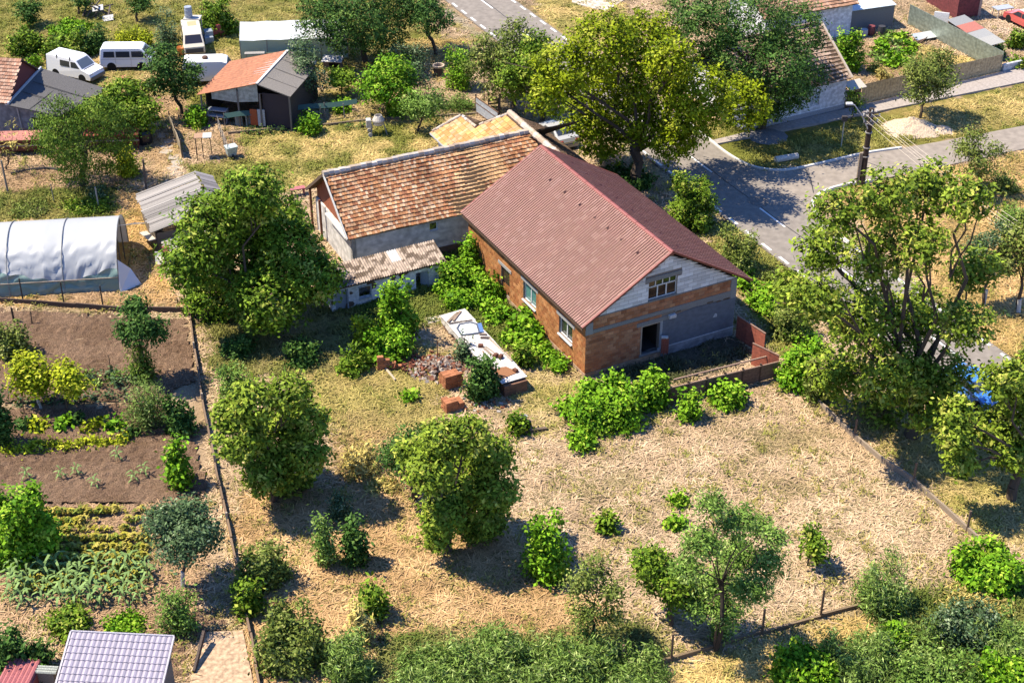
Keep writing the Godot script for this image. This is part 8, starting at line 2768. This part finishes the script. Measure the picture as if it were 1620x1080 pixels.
	bush("light weeds rising before the lilac roof's right half", "pale", Vector3(-16.99, 0, 29.77), 1.5, 1.9, 1700, {"leaf": 0.8, "nl": 6})
	bush("bushy green row at the lilac roof's upper left", "walnut", Vector3(-21.32, 0, 25.64), 1.23, 0.80, 2600, {"nl": 7, "leaf": 0.8})
	bush("bright parsley-like clump above the lilac roof", "bright", Vector3(-18.73, 0, 25.64), 1.16, 0.30, 2200, {"nl": 6, "leaf": 0.7})
	# upper left
	bush("vine leaves on the posts left of the rusty shed", "bright", Vector3(-25.04, 0, -31.99), 1.22, 1.33, 1500)
	bush("vine bush before the netting's middle", "bright", Vector3(-15.93, 0, -30.50), 1.11, 1.40, 1400)
	bush("bright leafy bush right of the bright round tree", "bright", Vector3(-8.69, 0, -34.50), 1.75, 0.64, 2300)
	bush("vine hanging on the netting's right end", "bright", Vector3(-13.78, 0, -34.71), 0.93, 0.89, 800)
	bush("fuzzy bright cypress-like bush below the light sparse trees", "bright", Vector3(-4.34, 0, -39.75), 1.63, 3.19, 4200, {"leaf": 0.7})
	bush("dark bush right of the concrete ring", "blue", Vector3(-8.73, 0, -42.57), 1.42, 1.59, 1700)
	bush("grey-green weeds on the lawn before the metal gate", "pale", Vector3(-4.37, 0, -35.25), 1.76, 0.89, 2400, {"leaf": 0.8})
	bush("dark green hedge left of the minibus", "walnut", Vector3(-39.15, 0, -46.14), 2.58, 1.69, 5600, {"nl": 8})
	bush("hedge part behind the grey house's roof", "walnut", Vector3(-42.84, 0, -47.57), 2.14, 1.57, 4000, {"nl": 7})
	bush("dark leafy hedge end beside the dry gap", "dark", Vector3(-36.68, 0, -47.39), 1.47, 2.18, 2800)
	bush("pale green creeper mat over the hedge's top", "bright", Vector3(-40.40, 0, -52.43), 3.00, 0.30, 2600, {"nl": 7})
	bush("olive clipped hedge behind the minibus", "lime", Vector3(-34.18, 0, -49.24), 1.59, 1.28, 2800, {"nl": 6, "leaf": 0.7})
	bush("bright yellow small bush in the olive hedge", "lime", Vector3(-32.32, 0, -48.38), 0.79, 1.44, 900)
	bush("whitish grey-green round shrub left of the wrecked van", "blue", Vector3(-30.42, 0, -48.11), 1.26, 2.94, 2800)
	bush("large dark green shrub mass beneath the top edge right of the tank", "walnut", Vector3(-26.58, 0, -52.00), 2.10, 2.56, 5200, {"nl": 7})
	bush("small yellow-flowered shrub left of the grey house's annex", "bright", Vector3(-41.27, 0, -44.09), 0.60, 0.89, 500)
	bush("tall teal onion-like clump before the hutch", "blue", Vector3(-30.19, 0, -19.20), 0.74, 0.88, 700)
	bush("green weeds behind the plastic tunnel", "walnut", Vector3(-30.43, 0, -17.85), 2.01, 0.30, 2600, {"nl": 7, "leaf": 0.8})
	bush("yellow-green weeds left behind the plastic tunnel", "olive", Vector3(-34.44, 0, -17.56), 2.00, 0.30, 2200, {"nl": 7, "leaf": 0.8})
	bush("yellowish bush under the fir's right branches", "lime", Vector3(-28.80, 0, -23.06), 1.06, 2.25, 1900)
	# right side
	bush("dark undergrowth at the foot of the huge yellow-green tree", "dark", Vector3(8.43, 0, -22.02), 3.12, 0.51, 5200, {"nl": 7})
	bush("shrub tree between the red roof and the road, upper", "walnut", Vector3(12.69, 0, -15.25), 2.11, 3.56, 6500, {"nl": 7, "leaf": 0.9})
	bush("lower shrub between the red roof and the road", "olive", Vector3(15.05, 0, -9.05), 1.90, 2.62, 5200, {"nl": 7, "leaf": 0.9})
	bush("olive weeds on the verge under the sparse walnut's left side", "olive", Vector3(17.40, 0, -0.79), 1.45, 1.95, 3200, {"nl": 6})
	bush("pale weeds beyond the bright round bush", "olive", Vector3(17.99, 0, 6.37), 1.06, 2.65, 2200)
	bush("small shrub on the dirt at the far right", "olive", Vector3(36.19, 0, -20.69), 1.40, 0.97, 1600)
	bush("bushes beyond the fence posts at the right edge", "pale", Vector3(34.96, 0, -14.48), 1.53, 1.62, 3200)
	bush("leafy bush beside the corner house's roof", "bright", Vector3(28.65, 0, -43.55), 1.67, 3.00, 3800)
	bush("rust-red small bush in the vegetable plot", "straw", Vector3(31.34, 0, -41.30), 0.54, 0.93, 400)
	bush("green weeds left of the rust-red bush", "olive", Vector3(30.93, 0, -43.03), 0.87, 0.52, 600)
	bush("dark bush beyond the side fence", "dark", Vector3(42.03, 0, -46.60), 1.56, 0.73, 2200)
	bush("green bush at the far right above the low wall", "walnut", Vector3(44.61, 0, -48.33), 1.13, 1.41, 1400)
	bush("weeds at the low wall's end", "walnut", Vector3(43.49, 0, -43.86), 0.88, 0.78, 700)
	for k in 16:
		# pumpkin patch: plants of large pale leaves
		var x := [1385, 1398, 1410, 1422, 1434, 1446, 1392, 1404, 1416, 1428, 1440, 1400, 1412, 1424, 1436, 1420][k] as float
		var p: Vector3 = Vector3(31.70, 0, -46.08).lerp(Vector3(35.54, 0, -47.24), (x - 1385.0) / 65.0) + Vector3(0, 0, [0.0, -1.2, 0.6, -0.4, 0.3, -0.9, 1.3, -2.4, 1.6, -2.0, -2.6, 2.3, -3.4, 2.6, -3.6, -4.4][k])
		bush("pumpkin plant with large pale green leaves in the corner plot's patch", "pale" if k % 3 == 0 else "bright", p, 0.75, 0.5, 120, {"name": "pumpkin_plant", "cat": "pumpkin plant", "leaf": 1.7, "nl": 4, "group": "pumpkin plants in the corner plot"})
	for k in 7:
		bush("tiny dark box seedling in the row along the lawn's back edge", "dark", [Vector3(-20.77, 0, -30.28), Vector3(-19.86, 0, -30.16), Vector3(-19.00, 0, -30.39), Vector3(-18.07, 0, -30.51), Vector3(-16.98, 0, -30.98), Vector3(-12.91, 0, -31.33), Vector3(-11.92, 0, -31.45)][k], 0.3, 0.45, 110, {"name": "box_seedling", "cat": "seedling", "nl": 3, "leaf": 0.6, "group": "box seedlings along the lawn"})


# ---------- the vegetable garden ----------

func make_garden() -> void:
	# one maize plant with stem and leaves, then copies
	var proto := maize(1)
	for k in 36:
		var row := k / 9
		var p: Vector3 = Vector3(-24.71, 0, 21.59).lerp(Vector3(-18.31, 0, 21.59), (k % 9 + rng.randf_range(-0.3, 0.3)) / 8.0) + Vector3(0, 0, row * 0.8 + rng.randf_range(-0.2, 0.2))
		var m: Node3D = proto
		if k > 0:
			m = proto.duplicate()
			m.name = numbered("maize_plant")
			add_child(m)
		m.position = p
		m.rotation_degrees.y = rng.randf() * 360.0
		m.scale = Vector3.ONE * rng.randf_range(0.65, 1.0)
		m.set_meta("label", "grey-green maize plant in the maize rows of the lower left garden")
	var few := [Vector3(-23.83, 0, 13.62), Vector3(-20.10, 0, 13.62), Vector3(-24.58, 0, 13.96), Vector3(-20.57, 0, 14.18), Vector3(-22.60, 0, 14.63), Vector3(-26.48, 0, 13.96), Vector3(-21.88, 0, 12.25)]
	for k in few.size():
		var m := proto.duplicate()
		m.name = numbered("maize_plant")
		add_child(m)
		m.position = few[k]
		m.scale = Vector3.ONE * 0.55
		m.rotation_degrees.y = k * 77.0
		m.set_meta("label", "lone young maize shoot on the raked brown bed")
		m.set_meta("group", "young maize shoots on the raked bed")
	var squash := [[40, 676, "dark squash plant at the row's left end"], [62, 678, "yellowing squash plant second in the row"], [102, 674, "green squash plant in the row's middle"], [118, 668, "green squash plant behind the middle one"], [144, 677, "round green squash plant fourth in the row"], [182, 678, "withered yellow squash plant near the row's end"], [205, 690, "squash plant beside the asparagus bush"]]
	for s in squash:
		bush(s[2], ["dark", "lime", "bright"][squash.find(s) % 3], squash_at[squash.find(s)], 0.6, 0.5, 170, {"name": "squash_plant", "cat": "squash plant", "leaf": 1.3, "nl": 4, "group": "squash plants in one row"})
	for k in 9:
		bush("yellowing low bean plant in the row below the squash plants", "lime", Vector3(-27.88, 0, 11.31).lerp(Vector3(-22.09, 0, 10.59), k / 8.0) + Vector3(0, 0, 0.15 * sin(k * 2.0)), 0.55, 0.35, 190, {"name": "bean_plant", "cat": "bean plant", "leaf": 0.8, "nl": 4, "group": "yellowing bean plants in the upper row"})
	for k in 8:
		bush("cabbage-like plant in the shaded row before the stakes", "blue" if k % 2 else "pale", Vector3(-25.37, 0, 4.08).lerp(Vector3(-22.56, 0, 3.94), k / 7.0) + Vector3(0, 0, 0.5 * (k % 3)), 0.42, 0.55, 120, {"name": "cabbage", "cat": "cabbage", "leaf": 1.2, "nl": 4, "group": "cabbages in the shaded row"})
	for k in 8:
		bush("small cabbage in the pale row above the squash plants", "blue", Vector3(-28.79, 0, 6.86).lerp(Vector3(-22.87, 0, 6.08), k / 7.0), 0.28, 0.3, 70, {"name": "cabbage", "cat": "cabbage", "leaf": 1.1, "nl": 3, "group": "cabbages in the pale row"})
	# bean rows: hundreds of small yellow plants that no one would count
	var mm := MultiMesh.new()
	mm.transform_format = MultiMesh.TRANSFORM_3D
	mm.use_colors = true
	mm.mesh = leaves(77, [[Vector3(0, 0.12, 0), Vector3(0.18, 0.14, 0.18)]], 22, 0.16, 0.10, Color(0.9, 0.9, 0.9), Color(1.1, 1.1, 1.1), {"spray": 0.12, "per": 6, "ymin": 0.0})
	var ts := []
	for row in 9:
		for i in 62:
			var f := i / 61.0
			var p: Vector3 = Vector3(-24.72, 0, 17.07).lerp(Vector3(-18.74, 0, 16.91), f) + Vector3(rng.randf_range(-0.06, 0.06), 0.05, row * 0.75 + rng.randf_range(-0.08, 0.08))
			if n_soft.get_noise_2d(p.x * 2.0, p.z * 2.0) + rng.randf() * 0.5 < 0.02:
				continue
			ts.append(p)
	mm.instance_count = ts.size()
	for i in ts.size():
		mm.set_instance_transform(i, Transform3D(Basis(Vector3.UP, rng.randf() * TAU).scaled(Vector3.ONE * rng.randf_range(0.8, 1.6)), ts[i]))
		mm.set_instance_color(i, [Color(0.34, 0.31, 0.04), Color(0.40, 0.34, 0.07), Color(0.20, 0.25, 0.04)][rng.randi() % 3] * rng.randf_range(0.7, 1.1))
	var o := MultiMeshInstance3D.new()
	o.name = "bean_foliage"
	o.multimesh = mm
	o.material_override = leaf_mat("leaf_beans", Color(0.3, 0.3, 0.06))
	add_child(o)
	stuff(o)
	tag(o, "rows of low yellowing bean plants in the lower left garden", "bean rows")


var squash_at := [Vector3(-27.82, 0, 9.13), Vector3(-27.00, 0, 9.25), Vector3(-25.61, 0, 9.01), Vector3(-25.12, 0, 8.63), Vector3(-24.05, 0, 9.19), Vector3(-22.67, 0, 9.25), Vector3(-21.68, 0, 9.99)]


func maize(s: int) -> Node3D:
	var t := thing("maize_plant", "grey-green maize plant in the maize rows of the lower left garden", "maize plant", Vector3.ZERO, 0.0, "maize plants in the lower left garden")
	var r := RandomNumberGenerator.new()
	r.seed = s * 91
	var st := MB.new()
	st.tube(Vector3.ZERO, Vector3(0.02, 1.35, 0), 0.03, 0.015, 5)
	part(t, "stem", st, mat(Color(0.20, 0.24, 0.08), 0.8))
	for i in 9:
		var b := MB.new()
		var a := i * 2.4
		var d := Vector3(cos(a), 0, sin(a))
		var n := Vector3(-d.z, 0, d.x)
		var y := 0.25 + i * 0.125
		var p0 := Vector3(0, y, 0)
		var p1 := p0 + d * 0.28 + Vector3.UP * 0.24
		var p2 := p0 + d * 0.62 + Vector3.UP * 0.12
		var p3 := p0 + d * 0.80 - Vector3.UP * 0.18
		var c := Color(0.17, 0.26, 0.085) * r.randf_range(0.8, 1.25)
		b.quad(p0 - n * 0.03, p0 + n * 0.03, p1 + n * 0.075, p1 - n * 0.075, c)
		b.quad(p1 - n * 0.075, p1 + n * 0.075, p2 + n * 0.06, p2 - n * 0.06, c)
		b.tri(p2 - n * 0.06, p2 + n * 0.06, p3, c)
		part(t, "leaf", b, leaf_mat("leaf_maize", Color(0.22, 0.26, 0.1)))
	return t


# ---------- grass and straw ----------

func tuft(s: int, n: int, ln: float, wd: float, rise: float) -> ArrayMesh:
	var r := RandomNumberGenerator.new()
	r.seed = s
	var b := MB.new()
	for i in n:
		var a := r.randf() * TAU
		var d := Vector3(cos(a), 0, sin(a))
		var side := Vector3(-d.z, 0, d.x) * wd * r.randf_range(0.6, 1.2)
		var p := Vector3(r.randfn(), 0, r.randfn()) * 0.12
		var l := ln * r.randf_range(0.6, 1.3)
		var h := rise * r.randf_range(0.4, 1.3)
		var k := r.randf_range(0.65, 1.3)
		var c := Color(k, k, k)
		var m := p + d * l * 0.5 + Vector3.UP * h * l
		var e := p + d * l + Vector3.UP * h * l * 0.9
		b.quad(p - side, p + side, m + side * 0.8, m - side * 0.8, c)
		b.tri(m - side * 0.8, m + side * 0.8, e, c)
	return b.mesh()


func make_grass() -> void:
	var blocked := [PackedVector2Array([Vector2(-35.23, -3.54), Vector2(-31.24, -3.77), Vector2(-26.23, -3.15), Vector2(-20.57, -2.61), Vector2(-17.72, 6.86), Vector2(-16.26, 15.73), Vector2(-20.54, 16.27), Vector2(-29.30, 16.27)]), PackedVector2Array([Vector2(-14.92, 26.02), Vector2(-12.94, 25.89), Vector2(-11.74, 30.09), Vector2(-14.87, 30.09)])]
	var straw := []
	var green := []
	var sc := []
	var gc := []
	var tries := 0
	while tries < 150000:
		tries += 1
		var z := rng.randf_range(-64.0, 30.0)
		var half := 26.0 + (30.0 - z) * 0.29
		var x := rng.randf_range(-half, half)
		if rng.randf() > 0.35 + 0.65 * (z + 64.0) / 94.0:
			continue
		var q := Vector3(x - 4.36, 0, z - 4.08)
		var u := q.dot(U)
		var v := q.dot(V)
		if u > 18.3 + 0.0248 * v and u < 24.7 + 0.0258 * v:
			continue
		if u > -0.1 and u < 10.8 and v > -0.1 and v < 16.0:
			continue
		if u > 23.0 and v > 12.4 - maxf(0.0, u - 40.0) * 0.11 and v < 17.2 - maxf(0.0, u - 36.0) * 0.15:
			continue
		if u > 24.0 and u < 70.0 and v > 21.3 and v < 24.2:
			continue
		var p2 := Vector2(x, z)
		var stop := false
		for b in blocked:
			if Geometry2D.is_point_in_polygon(p2, b):
				stop = true
		if stop:
			continue
		var c := ground_color(x, z)
		var is_green := c.g > c.r * 0.92
		var patch := n_fine.get_noise_2d(x * 0.35, z * 0.35)
		if not is_green and patch > 0.05 and rng.randf() < 0.15:
			is_green = true
			c = GREEN_A.lerp(LAWN_A, rng.randf())
		c = c * rng.randf_range(0.75, 1.35)
		c.a = 1.0
		var t := Transform3D(Basis(Vector3.UP, rng.randf() * TAU).scaled(Vector3(1, 1, 1) * rng.randf_range(0.7, 1.4)), Vector3(x, ground_height(x, z) - 0.01, z))
		if is_green:
			green.append(t)
			gc.append(c)
		else:
			if rng.randf() < 0.17:
				c = Color(c.r * 0.50, c.g * 0.56, c.b * 0.45)
			straw.append(t)
			sc.append(c)
	var lists := [[straw, sc, "dry_grass", "dry straw-coloured grass lying over the lots and verges", "dry grass", tuft(3, 9, 0.52, 0.024, 0.2)], [green, gc, "green_grass", "green grass and low weeds in tufts over lawns and verges", "grass", tuft(8, 10, 0.26, 0.024, 0.75)]]
	for e in lists:
		var mm := MultiMesh.new()
		mm.transform_format = MultiMesh.TRANSFORM_3D
		mm.use_colors = true
		mm.mesh = e[5]
		var where: Array = e[0]
		mm.instance_count = where.size()
		for i in where.size():
			mm.set_instance_transform(i, where[i])
			mm.set_instance_color(i, e[1][i])
		var o := MultiMeshInstance3D.new()
		o.name = e[2]
		o.multimesh = mm
		o.material_override = leaf_mat("blades", Color(0.2, 0.2, 0.08))
		add_child(o)
		stuff(o)
		tag(o, e[3], e[4])
